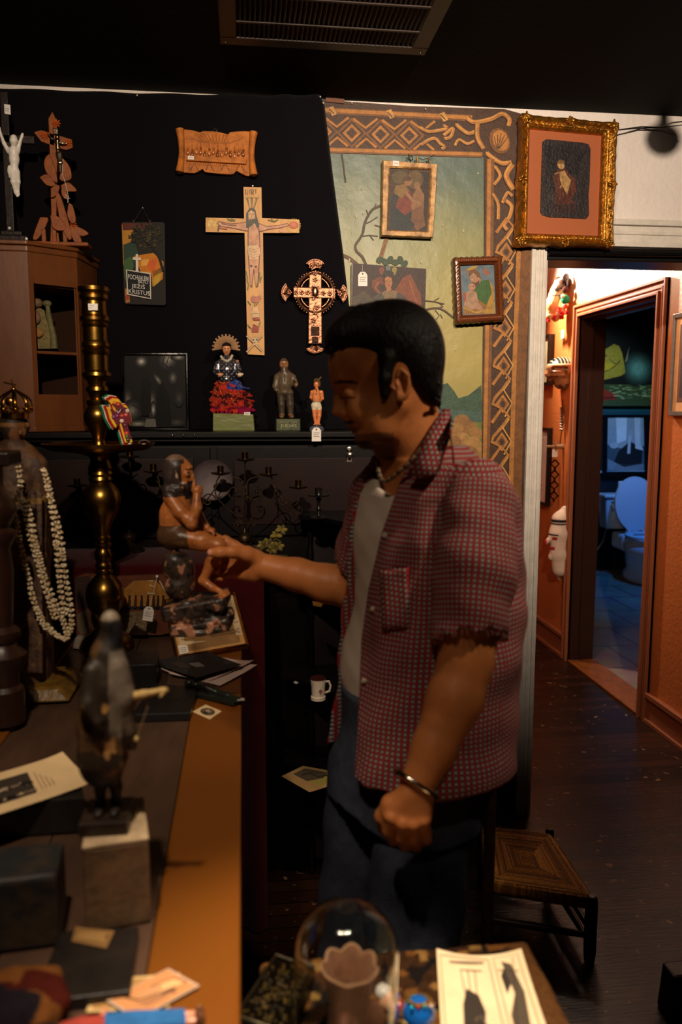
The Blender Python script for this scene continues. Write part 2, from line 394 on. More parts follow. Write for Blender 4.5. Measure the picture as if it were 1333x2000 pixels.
fl = MB().box((-1.3, -1.6, -.05), (3.2, 5.9, 0)); struct(fl.build('floor', floor_mat(), smooth=False))
sbox('ceiling', (-1.3, -1.6, HC), (3.2, YB+.14, HC+.08), ceilm)
sbox('wall_back', (-1.3, YB, 0), (1.04, YB+.14, HC), white)
sbox('wall_back_over_door', (1.04, YB, 2.07), (1.90, YB+.14, HC), white)
sbox('wall_back_right', (1.90, YB, 0), (3.2, YB+.14, HC), white)
sbox('wall_left', (-1.42, -1.6, 0), (-1.3, YB+.14, HC), darkp)
sbox('wall_right', (3.2, -1.6, 0), (3.32, YB, HC), darkp)
sbox('wall_rear', (-1.42, -1.72, 0), (3.32, -1.6, HC), darkp)
# hall
D0, D1, DZ = 3.55, 4.43, 2.03
sbox('wall_hall_right_near', (XH, YB+.14, 0), (XH+.14, D0, HC), orange)
sbox('wall_hall_right_far', (XH, D1, 0), (XH+.14, 5.9, HC), orange)
sbox('wall_hall_right_over_door', (XH, D0, DZ), (XH+.14, D1, HC), orange)
sbox('wall_hall_left', (.90, YB+.14, 0), (1.0, 5.9, HC), orange)
sbox('wall_hall_end', (.90, 5.9, 0), (XH+.14, 6.0, HC), orange)
sbox('ceiling_hall', (.90, YB+.14, HC), (XH+.14, 6.0, HC+.08), plaster('hall_ceiling_paint', (200, 185, 170), .2))
# doorway 1: white casing, black lining and head
zc = 2.045
def casing(x0, x1, z0, z1, name):
    b = MB(); b.box((x0, YB-.018, z0), (x1, YB, z1)); b.box((x0, YB-.026, z0), (x0+.014, YB-.018, z1)); b.box((x1-.012, YB-.024, z0), (x1, YB-.018, z1))
    b.box((x0+.024, YB-.022, z0), (x0+.032, YB-.018, z1)); return struct(b.build(name, trimw, smooth=False, bevel=.002))
casing(.985, 1.038, 0.0, zc+.012, 'trim_1')
casing(1.902, 1.96, 0.0, zc+.012, 'trim_2')
b = MB(); b.box((.985, YB-.020, zc+.014), (1.96, YB, zc+.10)); b.box((.985, YB-.034, zc+.085), (1.96, YB, zc+.104)); b.box((.985, YB-.027, zc+.014), (1.96, YB-.02, zc+.03))
b.box((.985, YB-.025, zc+.055), (1.96, YB-.02, zc+.066)); struct(b.build('trim_3', trimw, smooth=False, bevel=.002))
b = MB(); b.box((1.038, YB-.006, zc-.032), (1.902, YB+.15, zc+.012)); struct(b.build('trim_4', blackp, smooth=False, bevel=.003))
b = MB(); b.box((1.038, YB+.0, 0), (1.05, YB+.14, zc-.032)); struct(b.build('trim_5', trimw, smooth=False))
b = MB(); b.box((1.89, YB+.0, 0), (1.902, YB+.14, zc-.032)); struct(b.build('trim_6', trimw, smooth=False))
t = thing('curtain_rod', (1.04, YB-.016, zc-.012), 'thin black rod laid along the top of the hallway opening', 'curtain rod')
MB((14, 12, 12)).tube([(1.045, YB-.016, zc-.012), (1.90, YB-.03, zc-.004)], .009, 10).build('rod', M_gloss(), t)
for xx in (1.06, 1.88): MB((20, 18, 16)).tube([(xx, YB-.016, zc-.012), (xx, YB-.016, zc+.006)], .004, 6).build('bracket', M_metal(), t)
# doorway 2 (bathroom): casing with profile, jamb lining
def prof_casing():
    b = MB(); t = .022
    for (a, c, th) in ((0, .068, .014), (0, .014, .030), (.026, .036, .020), (.055, .068, .026)):
        # ring pieces: a..c measured outwards from opening
        b.box((XH-th, D0-c, 0), (XH, D0-a if a else D0, DZ+c)); b.box((XH-th, D1+a, 0), (XH, D1+c, DZ+c)); b.box((XH-th, D0-a, DZ+a), (XH, D1+a, DZ+c))
    return b
struct(prof_casing().build('door_1', otrim, smooth=False, bevel=.002))
brown = mat('dark_brown_jamb', (52, 26, 16), rough=.4)
b = MB(); b.box((XH-.002, D0-.001, 0), (XH+.142, D0+.014, DZ)); b.box((XH-.002, D1-.014, 0), (XH+.142, D1+.001, DZ)); b.box((XH-.002, D0, DZ-.014), (XH+.142, D1, DZ+.001))
b.box((XH+.05, D0+.014, 0), (XH+.066, D0+.026, DZ-.014)); b.box((XH+.05, D1-.026, 0), (XH+.066, D1-.014, DZ-.014)); b.box((XH+.05, D0+.02, DZ-.026), (XH+.066, D1-.02, DZ-.014))
struct(b.build('trim_7', brown, smooth=False))
b = MB(); b.box((XH-.015, D0+.014, 0), (XH+.15, D1-.014, .014)); struct(b.build('trim_8', mat('worn_threshold_wood', (150, 84, 34), rough=.4, mott=.4, mscale=25), smooth=False, bevel=.004))
# baseboards in the hall
def base(name, y0, y1, m=otrim):
    b = MB(); b.box((XH-.014, y0, 0), (XH, y1, .145)); b.box((XH-.026, y0, .125), (XH, y1, .150)); b.box((XH-.026, y0, 0), (XH, y1, .022)); return struct(b.build(name, m, smooth=False, bevel=.003))
base('baseboard_hall_far', D1+.068, 5.9); base('baseboard_hall_near', YB+.16, D0-.068)
b = MB(); b.box((1.0, 5.884, 0), (XH, 5.9, .14)); struct(b.build('baseboard_hall_end', otrim, smooth=False))
b = MB(); b.box((.60, YB-.016, 0), (.985, YB, .17)); struct(b.build('baseboard_back', blackp, smooth=False))
# bathroom
bx0, bx1, by0, by1 = XH+.14, 4.6, 3.2, 7.0
sbox('floor_bathroom', (XH+.14, by0, -.05), (bx1, by1, .006), tile_mat())
dk = plaster('black_bathroom_paint', (18, 22, 24), .15)
gr = plaster('green_bathroom_paint', (38, 92, 82), .15)
sbox('wall_bathroom_back_lower', (bx0, by1, 0), (bx1, by1+.1, .93), dk)
sbox('wall_bathroom_back_upper', (bx0, by1, .93), (bx1, by1+.1, 2.5), gr)
sbox('wall_bathroom_right', (bx1, by0, 0), (bx1+.1, by1+.1, 2.5), dk)
sbox('wall_bathroom_front', (bx0, by0-.1, 0), (bx1+.1, by0, 2.5), dk)
sbox('wall_bathroom_left', (bx0-.14, 6.0, 0), (bx0, by1+.1, 2.5), dk)
sbox('ceiling_bathroom', (bx0-.14, by0-.1, 2.5), (bx1+.1, by1+.1, 2.58), dk)
b = MB(); b.box((bx0, by1-.035, .925), (bx1, by1, .945)); struct(b.build('trim_9', mat('pale_ledge', (150, 170, 180), rough=.3), smooth=False, bevel=.003))
b = MB(); b.box((bx0, by1-.03, 1.44), (bx1, by1, 1.50)); struct(b.build('trim_10', mat('teal_rail', (30, 74, 84), rough=.4), smooth=False, bevel=.004))

def spot_fixture():
    t = thing('ceiling_spotlight', (1.11, 1.75, 2.40), 'small round ceiling spotlight whose shadow falls on the white wall top right', 'spotlight')
    MB((30, 28, 26)).ball((1.11, 1.75, 2.422), (.038, .038, .034), n=20).build('head', M_gloss(), t); MB((30, 28, 26)).tube([(1.11, 1.75, 2.45), (1.11, 1.75, 2.4995)], .012, 12).build('stem', M_gloss(), t)
spot_fixture()
# ================================================================== ART HELPER: shapes drawn on a plane
class Art(MB):
    """polygons given in picture pixels, laid on a real plane (mapf) as thin paint layers"""
    def __init__(s, mapf, n, step=0.00016, base=0.0004):
        super().__init__(); s.mapf = mapf; s.n = Vector(n).normalized(); s.step = step; s.base = base; s.k = 0; s.dim = 1.0
    def pt(s, p, layer): return s.mapf(p[0], p[1]) + s.n*(s.base+s.step*layer)
    def P(s, pts, col, layer=None):
        if layer is None: s.k += 1; layer = s.k*0.25
        q = [s.pt(p, layer) for p in pts]
        nn = Vector((0, 0, 0))
        for i in range(len(q)): nn += (q[i]-q[0]).cross(q[(i+1) % len(q)]-q[0])
        if nn.dot(s.n) < 0: q = q[::-1]
        s.poly(q, tuple(c_*s.dim for c_ in col)); return s
    def S(s, pts, w, col, layer=None, closed=False):
        if layer is None: s.k += 1; layer = s.k*0.25
        if closed: pts = list(pts)+[pts[0]]
        n = len(pts); ws = w if isinstance(w, (list, tuple)) else [w]*n; L = []; Rr = []
        for i in range(n):
            a = pts[max(i-1, 0)]; b = pts[min(i+1, n-1)]; dx, dy = b[0]-a[0], b[1]-a[1]; l = math.hypot(dx, dy) or 1
            nx, ny = -dy/l*ws[i]/2, dx/l*ws[i]/2; L.append((pts[i][0]+nx, pts[i][1]+ny)); Rr.append((pts[i][0]-nx, pts[i][1]-ny))
        for i in range(n-1): s.P([L[i], L[i+1], Rr[i+1], Rr[i]], col, layer)
        return s
    def E(s, cx, cy, rx, ry, col, rot=0, layer=None, n=14):
        c, q = math.cos(R(rot)), math.sin(R(rot))
        return s.P([(cx+rx*math.cos(a)*c-ry*math.sin(a)*q, cy+rx*math.cos(a)*q+ry*math.sin(a)*c) for a in [2*math.pi*i/n for i in range(n)]], col, layer)
    def slab(s, pts, th, col):   # the board itself, front at the plane, thickness behind
        q = [s.mapf(*p)+s.n*(s.base-.0001) for p in pts]; return s.prism(q, -s.n*th, col)
def planeY(Y): return (lambda px, py: aY(px, py, Y)), (0, -1, 0)
def bez(pts, n=24):      # Catmull-Rom through points
    P = [pts[0]]+list(pts)+[pts[-1]]; out = []; m = len(pts)-1; per = max(2, n//m)
    for i in range(m):
        p0, p1, p2, p3 = [Vector(P[i+j]) for j in range(4)]
        for k in range(per):
            t = k/per; out.append(tuple(0.5*((2*p1)+(-p0+p2)*t+(2*p0-5*p1+4*p2-p3)*t*t+(-p0+3*p1-3*p2+p3)*t**3)))
    out.append(tuple(pts[-1])); return out
def hang(name, px, py, Y, label, cat, group=None): return thing(name, aY(px, py, Y), label, cat, group)
def price_tag(px, py, Y, w, h, label, string_to=None, lines=3, tilt=0):
    mf, n = planeY(Y); a = Art(mf, n)
    c, q = math.cos(R(tilt)), math.sin(R(tilt))
    def r(x, y): return (px+x*c-y*q, py+x*q+y*c)
    a.slab([r(-w/2, h*.22), r(-w*.25, 0), r(w*.25, 0), r(w/2, h*.22), r(w/2, h), r(-w/2, h)], .0008, (232, 222, 212))
    a.E(*r(0, h*.14), w*.09, w*.09, (60, 50, 45))
    for i in range(lines):
        a.S([r(-w*.33, h*(.4+.13*i)), r(-w*.05, h*(.385+.13*i)), r(w*(.33-.1*(i % 2)), h*(.4+.13*i))], h*.035, (120, 100, 110))
    t = tag(a.build('price_tag', M_paper()), label, 'price tag')
    if string_to:
        sx, sy = string_to[:2]; SY = string_to[2] if len(string_to) > 2 else Y
        MB((215, 205, 195)).tube([aY(sx, sy, SY), aY(*r(0, h*.12), Y)-Vector((0, .001, 0))], .0006, 5).build('string', M_cloth(), t)
    return t
# ================================================================== PAINTED CANVAS BACKDROP
def backdrop():
    Y = 2.704; mf, n = planeY(Y)
    def cm():
        m, N, L, b = nodes_of('painted_canvas_sky')
        tc = N.new('ShaderNodeTexCoord'); sp = N.new('ShaderNodeSeparateXYZ'); L.new(tc.outputs['Object'], sp.inputs[0])
        ns = N.new('ShaderNodeTexNoise'); ns.inputs['Scale'].default_value = 5; ns.inputs['Detail'].default_value = 6; L.new(tc.outputs['Object'], ns.inputs['Vector'])
        ad = N.new('ShaderNodeMath'); ad.operation = 'MULTIPLY_ADD'; L.new(ns.outputs['Fac'], ad.inputs[0]); ad.inputs[1].default_value = .28; L.new(sp.outputs['Z'], ad.inputs[2])
        mr = N.new('ShaderNodeMapRange'); mr.inputs['From Min'].default_value = 0.14; mr.inputs['From Max'].default_value = 2.05; L.new(ad.outputs[0], mr.inputs[0])
        cr = N.new('ShaderNodeValToRGB'); L.new(mr.outputs[0], cr.inputs[0]); e = cr.color_ramp.elements
        e[0].position = .30; e[0].color = (*lin((112, 122, 62)), 1); e[1].position = 1.0; e[1].color = (*lin((70, 90, 92)), 1)
        for p, c in ((.44, (138, 128, 66)), (.56, (160, 144, 78)), (.68, (146, 136, 74)), (.78, (122, 122, 76)), (.87, (88, 100, 82)),):
            x = e.new(p); x.color = (*lin(c), 1)
        # cracked, flaking paint
        n2 = N.new('ShaderNodeTexNoise'); n2.inputs['Scale'].default_value = 60; n2.inputs['Detail'].default_value = 8; L.new(tc.outputs['Object'], n2.inputs['Vector'])
        c2 = N.new('ShaderNodeValToRGB'); c2.color_ramp.elements[0].position = .66; c2.color_ramp.elements[1].position = .74; L.new(n2.outputs['Fac'], c2.inputs[0])
        mx = N.new('ShaderNodeMix'); mx.data_type = 'RGBA'; L.new(c2.outputs[0], mx.inputs[0]); L.new(cr.outputs[0], mx.inputs[6]); mx.inputs[7].default_value = (*lin((150, 142, 104)), 1)
        L.new(mx.outputs[2], b.inputs['Base Color']); b.inputs['Roughness'].default_value = .42
        bp = N.new('ShaderNodeBump'); bp.inputs['Strength'].default_value = .5; bp.inputs['Distance'].default_value = .006
        wv = N.new('ShaderNodeTexNoise'); wv.inputs['Scale'].default_value = 14; wv.inputs['Detail'].default_value = 7
        L.new(tc.outputs['Object'], wv.inputs['Vector']); L.new(wv.outputs['Fac'], bp.inputs['Height']); L.new(bp.outputs[0], b.inputs['Normal'])
        return m
    t = thing('backdrop_canvas', aY(830, 1300, Y), 'large painted canvas backdrop of pale sky with a painted gilt frame border, behind the man', 'painted backdrop')
    # rippled canvas sheet
    x0 = aY(560, 600, Y).x; x1 = aY(1036, 600, Y).x; zt = [(560, 196), (632, 190), (640, 197), (720, 205), (800, 210), (900, 215), (985, 216), (1002, 226), (1036, 228)]
    b = MB(); nx, nz = 70, 60; ztop = [aY(p[0], p[1], Y) for p in zt]
    def top(x):
        for a, c in zip(ztop[:-1], ztop[1:]):
            if a.x <= x <= c.x: return a.z+(c.z-a.z)*(x-a.x)/(c.x-a.x)
        return ztop[0].z if x < ztop[0].x else ztop[-1].z
    V = []
    for j in range(nz+1):
        for i in range(nx+1):
            x = x0+(x1-x0)*i/nx; zb = .58+.012*math.sin(x*9); z = zb+(top(x)-zb)*j/nz
            u = (x-x0)/(x1-x0); rp = .004*max(0, 1-u*2.2)*math.sin(x*46+z*7)
            V.append((x, Y-.001+rp*.5, z))
    F = [(j*(nx+1)+i, j*(nx+1)+i+1, (j+1)*(nx+1)+i+1, (j+1)*(nx+1)+i) for j in range(nz) for i in range(nx)]
    b.add(V, F, (150, 150, 100)); sk = b.build('painted_sky', cm(), t)
    sd = sk.modifiers.new('thick', 'SOLIDIFY'); sd.thickness = .0015; sd.offset = -1
    # landscape: hills, trees, branches
    a = Art(mf, n, base=.0042)
    a.P([(560, 950), (560, 790), (620, 770), (700, 782), (770, 756), (820, 760), (834, 742), (850, 745), (862, 752), (874, 748), (888, 765), (895, 778), (915, 772), (940, 752), (946, 950)], (58, 82, 62))
    a.P([(560, 1010), (560, 830), (680, 812), (820, 800), (850, 782), (880, 800), (946, 805), (946, 1010)], (66, 90, 78))
    a.P([(560, 1285), (560, 900), (820, 880), (880, 826), (946, 824), (946, 1290)], (104, 112, 48))
    for cx, cy, r in ((902, 822, 16), (914, 834, 18), (890, 838, 16), (930, 846, 14), (900, 862, 22), (925, 870, 20), (880, 868, 22), (912, 890, 26), (936, 900, 22)):
        a.E(cx, cy, r, r*.8, ((150, 108, 56), (164, 122, 66), (138, 96, 50))[(cx+cy) % 3], rot=cx)
    br = (92, 66, 44); br2 = (78, 60, 42)
    a.S(bez([(667, 498), (684, 506), (700, 520), (714, 540)]), 7, br)
    a.S(bez([(716, 520), (708, 502), (697, 492), (694, 480), (702, 468), (709, 455), (712, 438), (720, 420), (730, 408), (745, 402)]), [8, 8, 8, 8, 7, 7, 7, 6, 6, 5, 5, 5, 4, 4, 4, 3, 3, 3, 3, 3][:0] or 5, br2)
    for q in ([(712, 438), (722, 434), (738, 424)], [(719, 422), (716, 410)], [(729, 409), (735, 398)], [(706, 462), (722, 460), (738, 462)], [(732, 440), (744, 444)], [(722, 460), (730, 470)]): a.S(q, 2, br2)
    a.S(bez([(667, 298), (671, 325), (675, 357)]), 3, (60, 44, 30)); a.S([(756, 462), (748, 490), (740, 515)], 8, (134, 92, 50)); a.S([(752, 478), (744, 500)], 2, (96, 62, 36))
    for cx, cy in ((742, 508), (752, 512), (762, 508), (772, 513), (782, 508), (790, 516)): a.E(cx, cy, 8, 6, (54, 70, 46), rot=cx*7)
    a.S(bez([(828, 606), (850, 602), (866, 606), (882, 618), (890, 624)]), 3.5, br2); a.S([(828, 587), (850, 590), (868, 594)], 2, br2)
    for q in ([(848, 588), (858, 582)], [(856, 591), (864, 597)], [(850, 606), (858, 616), (852, 624)], [(860, 614), (864, 622)], [(846, 603), (866, 599)]): a.S(q, 1.6, br2)
    for q in range(26): a.E(random.uniform(660, 940), random.uniform(320, 740), random.uniform(.6, 1.6), random.uniform(1, 4), (190, 180, 132))
    a.build('painted_landscape', M_paint(), t)
    # faux carved frame: top strip and right strip
    f = Art(mf, n, base=.0050); G = (172, 112, 48); Dk = (70, 44, 26); Md = (118, 74, 34); Hi = (196, 142, 72)
    f.P([(560, 202), (632, 196), (800, 208), (985, 214), (1036, 228), (1036, 1298), (945, 1295), (945, 306), (790, 300), (640, 297), (560, 297)], Dk)
    def top_y(x, o): return 205+o+(x-636)*.052
    f.S([(x, top_y(x, 12)) for x in range(562, 940, 20)], 12, Md); f.S([(x, top_y(x, 11)) for x in range(562, 940, 20)], 7, G)
    f.S([(x, 294+(x-640)*.030) for x in range(562, 950, 20)], 11, Md); f.S([(x, 293+(x-640)*.030) for x in range(562, 950, 20)], 6, G)
    for x in (649, 762, 866): f.P([(x-8, top_y(x, 6)), (x+2, top_y(x, 3)), (x+9, top_y(x, 18)), (x, top_y(x, 22))], Hi); f.S([(x-6, top_y(x, 8)), (x+4, top_y(x, 18))], 2, Dk)
    for i, x in enumerate(range(575, 830, 56)):       # diamonds
        yc = 260+(x-660)*.045; f.P([(x-30, yc), (x, yc-30), (x+30, yc), (x, yc+30)], Md); f.P([(x-24, yc), (x, yc-24), (x+24, yc), (x, yc+24)], Dk)
        f.P([(x-18, yc), (x, yc-18), (x+18, yc), (x, yc+18)], G); f.P([(x-12, yc), (x, yc-12), (x+12, yc), (x, yc+12)], (134, 84, 38))
        for dx, dy in ((-5, 0), (5, 0), (0, -5), (0, 5)): f.E(x+dx, yc+dy, 4.5, 4.5, Dk)
        f.S([(x+3, yc-28), (x+27, yc-10), (x+50, yc-28)], 5, G); f.S([(x+8, yc+28), (x+28, yc+11), (x+48, yc+28)], 5, G)
    sc = lambda pts, w, c=G: (f.S(bez(pts, 30), w+3, Dk), f.S(bez(pts, 30), w, c), f.S([(p[0]-w*.2, p[1]-w*.2) for p in bez(pts, 30)], w*.3, Hi))
    for pts, w in (([(820, 250), (836, 258), (856, 256), (872, 252), (866, 246)], 6), ([(822, 284), (838, 274), (850, 272), (860, 282), (868, 288), (862, 292)], 6), ([(866, 266), (884, 252), (880, 268), (868, 272)], 6),
                   ([(890, 244), (904, 256), (916, 262), (928, 258)], 7), ([(888, 286), (896, 274), (912, 282), (926, 276)], 5), ([(912, 232), (926, 240), (958, 234), (980, 224), (994, 234), (992, 248)], 8),
                   ([(932, 244), (932, 270), (944, 292)], 8), ([(950, 300), (962, 310), (980, 320), (998, 318)], 8)): sc(pts, w)
    f.E(975, 277, 20, 26, Md, rot=-20); f.E(977, 276, 15, 21, G, rot=-20)
    for q in range(5): f.S([(970+q*1, 292), (964+q*7, 262+abs(q-2)*3)], 1.5, Dk)
    f.S([(957, 312), (955, 500), (952, 700), (948, 900), (944, 1290)], 15, Md); f.S([(955, 312), (953, 500), (950, 700), (946, 900), (942, 1290)], 7, G); f.S([(948, 312), (943, 700), (938, 1290)], 2, Dk)
    f.S([(1026, 490), (1016, 700), (1008, 900), (1000, 1290)], 22, Md); f.S([(1012, 490), (1004, 700), (998, 900), (990, 1290)], 9, G); f.S([(1007, 490), (999, 700), (993, 900), (985, 1290)], 2, Dk)
    for pts, w in (([(966, 326), (976, 345), (964, 362)], 6), ([(1000, 322), (988, 345), (1002, 372)], 10), ([(962, 380), (972, 400), (972, 430)], 6), ([(986, 392), (998, 404), (994, 424), (984, 440), (990, 450)], 7),
                   ([(980, 398), (990, 378), (1000, 384)], 6)): sc(pts, w)
    for i, y in enumerate(range(456, 1230, 74)):     # lozenges down the right strip
        x = 988-(y-456)*.024
        f.S([(x-20, y), (x, y-28), (x+14, y-12), (x, y+8), (x-16, y+26), (x-20, y+37), (x, y+46)], 6, G)
        f.P([(x-14, y+37), (x, y+18), (x+13, y+37), (x, y+56)], G); f.P([(x-9, y+37), (x, y+24), (x+8, y+37), (x, y+50)], (122, 76, 34)); f.E(x, y+37, 4.5, 6, Dk)
        f.S([(x+14, y-8), (x+2, y+10), (x+18, y+36), (x+4, y+62)], 3, Hi)
    f.P([(636, 192), (672, 196), (672, 205), (636, 201)], (110, 62, 24)); f.build('painted_frame_border', M_paint(), t)
    return t
backdrop()
# ================================================================== BLACK CLOTH
def black_cloth():
    mf, n = planeY(2.685); t = MB((17, 14, 17)); nx, nz = 90, 40
    L0, L1 = -1.25, None; V = []
    ztop = [(-1.25, 2.47), (aY(268, 184, 2.685).x, aY(268, 184, 2.685).z), (aY(420, 187, 2.685).x, aY(420, 187, 2.685).z), (aY(631, 188, 2.685).x, aY(631, 188, 2.685).z)]
    for j in range(nz+1):
        v = j/nz
        er = [aY(p[0], p[1], 2.685) for p in ((631, 188), (648, 330), (668, 480), (684, 620), (700, 840))]
        zt = 2.47; zb = 1.438
        z = zb+(zt-zb)*v
        # right edge x at this height
        xr = er[0].x
        for a, b in zip(er[:-1], er[1:]):
            if b.z <= z <= a.z: xr = b.x+(a.x-b.x)*(z-b.z)/(a.z-b.z)
        if z < er[-1].z: xr = er[-1].x
        for i in range(nx+1):
            x = -1.25+(xr+1.25)*i/nx
            zz = z
            for a, b in zip(ztop[:-1], ztop[1:]):
                if a[0] <= x <= b[0]+1e-6: zz = zb+(a[1]+(b[1]-a[1])*(x-a[0])/(b[0]-a[0])-zb)*v
            fold = .004*math.sin(x*31+z*2)+.010*max(0, (x-xr+.35)/.35)*math.sin((x-xr)*60)
            V.append((x, 2.683+fold-.006, zz))
    F = [(j*(nx+1)+i, j*(nx+1)+i+1, (j+1)*(nx+1)+i+1, (j+1)*(nx+1)+i) for j in range(nz) for i in range(nx)]
    t.add(V, F); o = t.build('black_cloth', mat('black_cloth', (13, 11, 14), rough=.95, bump=.3, bscale=250, spec=.08, sheen=.04))
    sd = o.modifiers.new('thick', 'SOLIDIFY'); sd.thickness = .002; sd.offset = 1
    tag(o, 'black cloth pinned over the back wall behind the hanging crosses', 'cloth')
    for x, y, yy, l in ((268, 186, 2.66, 'round pin holding the black cloth above the enamel sign'), (632, 201, 2.66, 'lower of two round pins at the top right corner of the black cloth'), (626, 189, 2.66, 'upper of two round pins at the top right corner of the black cloth'), (688, 201, 2.69, 'round pin in the top strip of the painted canvas, nearest the black cloth'), (832, 213, 2.69, 'round pin in the top strip of the canvas above the cream frame')):
        tag(MB((215, 195, 160)).ball(aY(x, y, yy), .0028, n=8).build('push_pin', M_gloss()), l, 'pin', 'pins along the tops of the cloth and canvas')
black_cloth()
# ================================================================== FRAMED PICTURES ON THE BACKDROP
def ring_frame(mapf, n, O, I, prof, col, b=None):
    """frame between outer quad O and inner quad I (pixel corners), prof: (t across, lift)"""
    b = b or MB(col); n = Vector(n)
    rows = [[mapf(*[o[k]*(1-t)+i[k]*t for k in (0, 1)]) + n*h for o, i in zip(O, I)] for t, h in prof]
    V = []; F = []
    for r_ in rows: V += r_
    m = len(O)
    for j in range(len(rows)-1):
        for i in range(m): F.append((j*m+i, (j+1)*m+i, (j+1)*m+(i+1) % m, j*m+(i+1) % m))
    b.add(V, F, col); return b
def lerp_edge(Q, n=12, wob=0.0, seed=0):
    rnd = random.Random(seed); out = []
    for i in range(4):
        a, b = Q[i], Q[(i+1) % 4]
        for k in range(n):
            t = k/n; out.append((a[0]+(b[0]-a[0])*t+rnd.uniform(-wob, wob), a[1]+(b[1]-a[1])*t+rnd.uniform(-wob, wob)))
    return out
# --- cream frame, woman and child
def cream_frame():
    Y = 2.675; mf, n = planeY(Y)
    O = [(748, 313), (855, 321), (846, 465), (745, 461)]; I = [(761, 328), (842, 331), (836, 453), (757, 450)]
    t = hang('framed_painting', 798, 465, Y, 'small painting of a red-robed mother and child in a chipped cream wooden frame', 'painting')
    b = ring_frame(mf, n, lerp_edge(O, 14, .5, 1), lerp_edge(I, 14, .3, 2), [(0, -.014), (0, .0), (.12, .007), (.8, .007), (1, .002), (1, -.012)], (214, 168, 108))
    fr = b.build('frame', mat('chipped_cream_wood', (206, 158, 98), rough=.5, mott=.8, mscale=38, mcol=(96, 54, 26), bump=.6, bscale=90), t)
    a = Art(mf, n, base=-.006); a.dim = .74
    a.slab(I, .004, (64, 40, 24))
    a.P([(762, 332), (841, 335), (835, 450), (758, 448)], (84, 56, 32)); a.P([(820, 334), (841, 335), (835, 450), (822, 450)], (58, 36, 22))
    a.E(782, 345, 16, 13, (112, 92, 48)); a.E(812, 350, 16, 18, (124, 92, 44)); a.P([(765, 385), (778, 372), (800, 378), (806, 410), (800, 448), (762, 446)], (50, 54, 50))
    a.P([(782, 378), (800, 366), (806, 384), (804, 412), (786, 424), (774, 404)], (150, 62, 40)); a.E(799, 352, 8, 11, (176, 122, 76), rot=20); a.P([(786, 346), (798, 340), (806, 346), (804, 352), (792, 352), (788, 364)], (106, 70, 34))
    a.P([(774, 362), (792, 358), (800, 372), (786, 386), (770, 376)], (164, 122, 60)); a.P([(808, 378), (820, 362), (830, 380), (828, 420), (812, 430), (804, 404)], (168, 116, 72)); a.E(816, 362, 6, 8, (172, 122, 80))
    a.P([(806, 410), (826, 400), (832, 440), (816, 450), (804, 436)], (142, 92, 54)); a.S([(792, 372), (806, 390), (824, 396)], 6, (182, 132, 86)); a.P([(772, 402), (792, 420), (812, 438), (800, 450), (760, 446)], (44, 50, 48))
    a.build('painting', M_paint(), t)
    s = Art(mf, n, base=.008); s.P([(767, 315), (779, 316), (779, 326), (767, 325)], (222, 214, 206)); s.S([(769, 320), (777, 321)], .8, (120, 110, 110)); s.build('sticker', M_paper(), t)
    h = MB((40, 34, 30)); P = lambda x, y: aY(x, y, Y-.004); h.tube([P(800, 314), P(797, 308), P(800, 304), P(806, 306), P(806, 312), P(802, 315)], .0016, 6); h.tube([P(802, 312), P(798, 302), (P(800, 300))], .0012, 6)
    h.tube([P(816, 317), P(815, 306)], .003, 6, (150, 110, 60)); h.tube([P(839, 319), P(838, 308)], .003, 6, (150, 110, 60)); h.tube([P(815, 308), P(826, 312), P(838, 309), P(850, 302)], .001, 5); h.build('hanging_wire', M_metal(), t)
cream_frame()
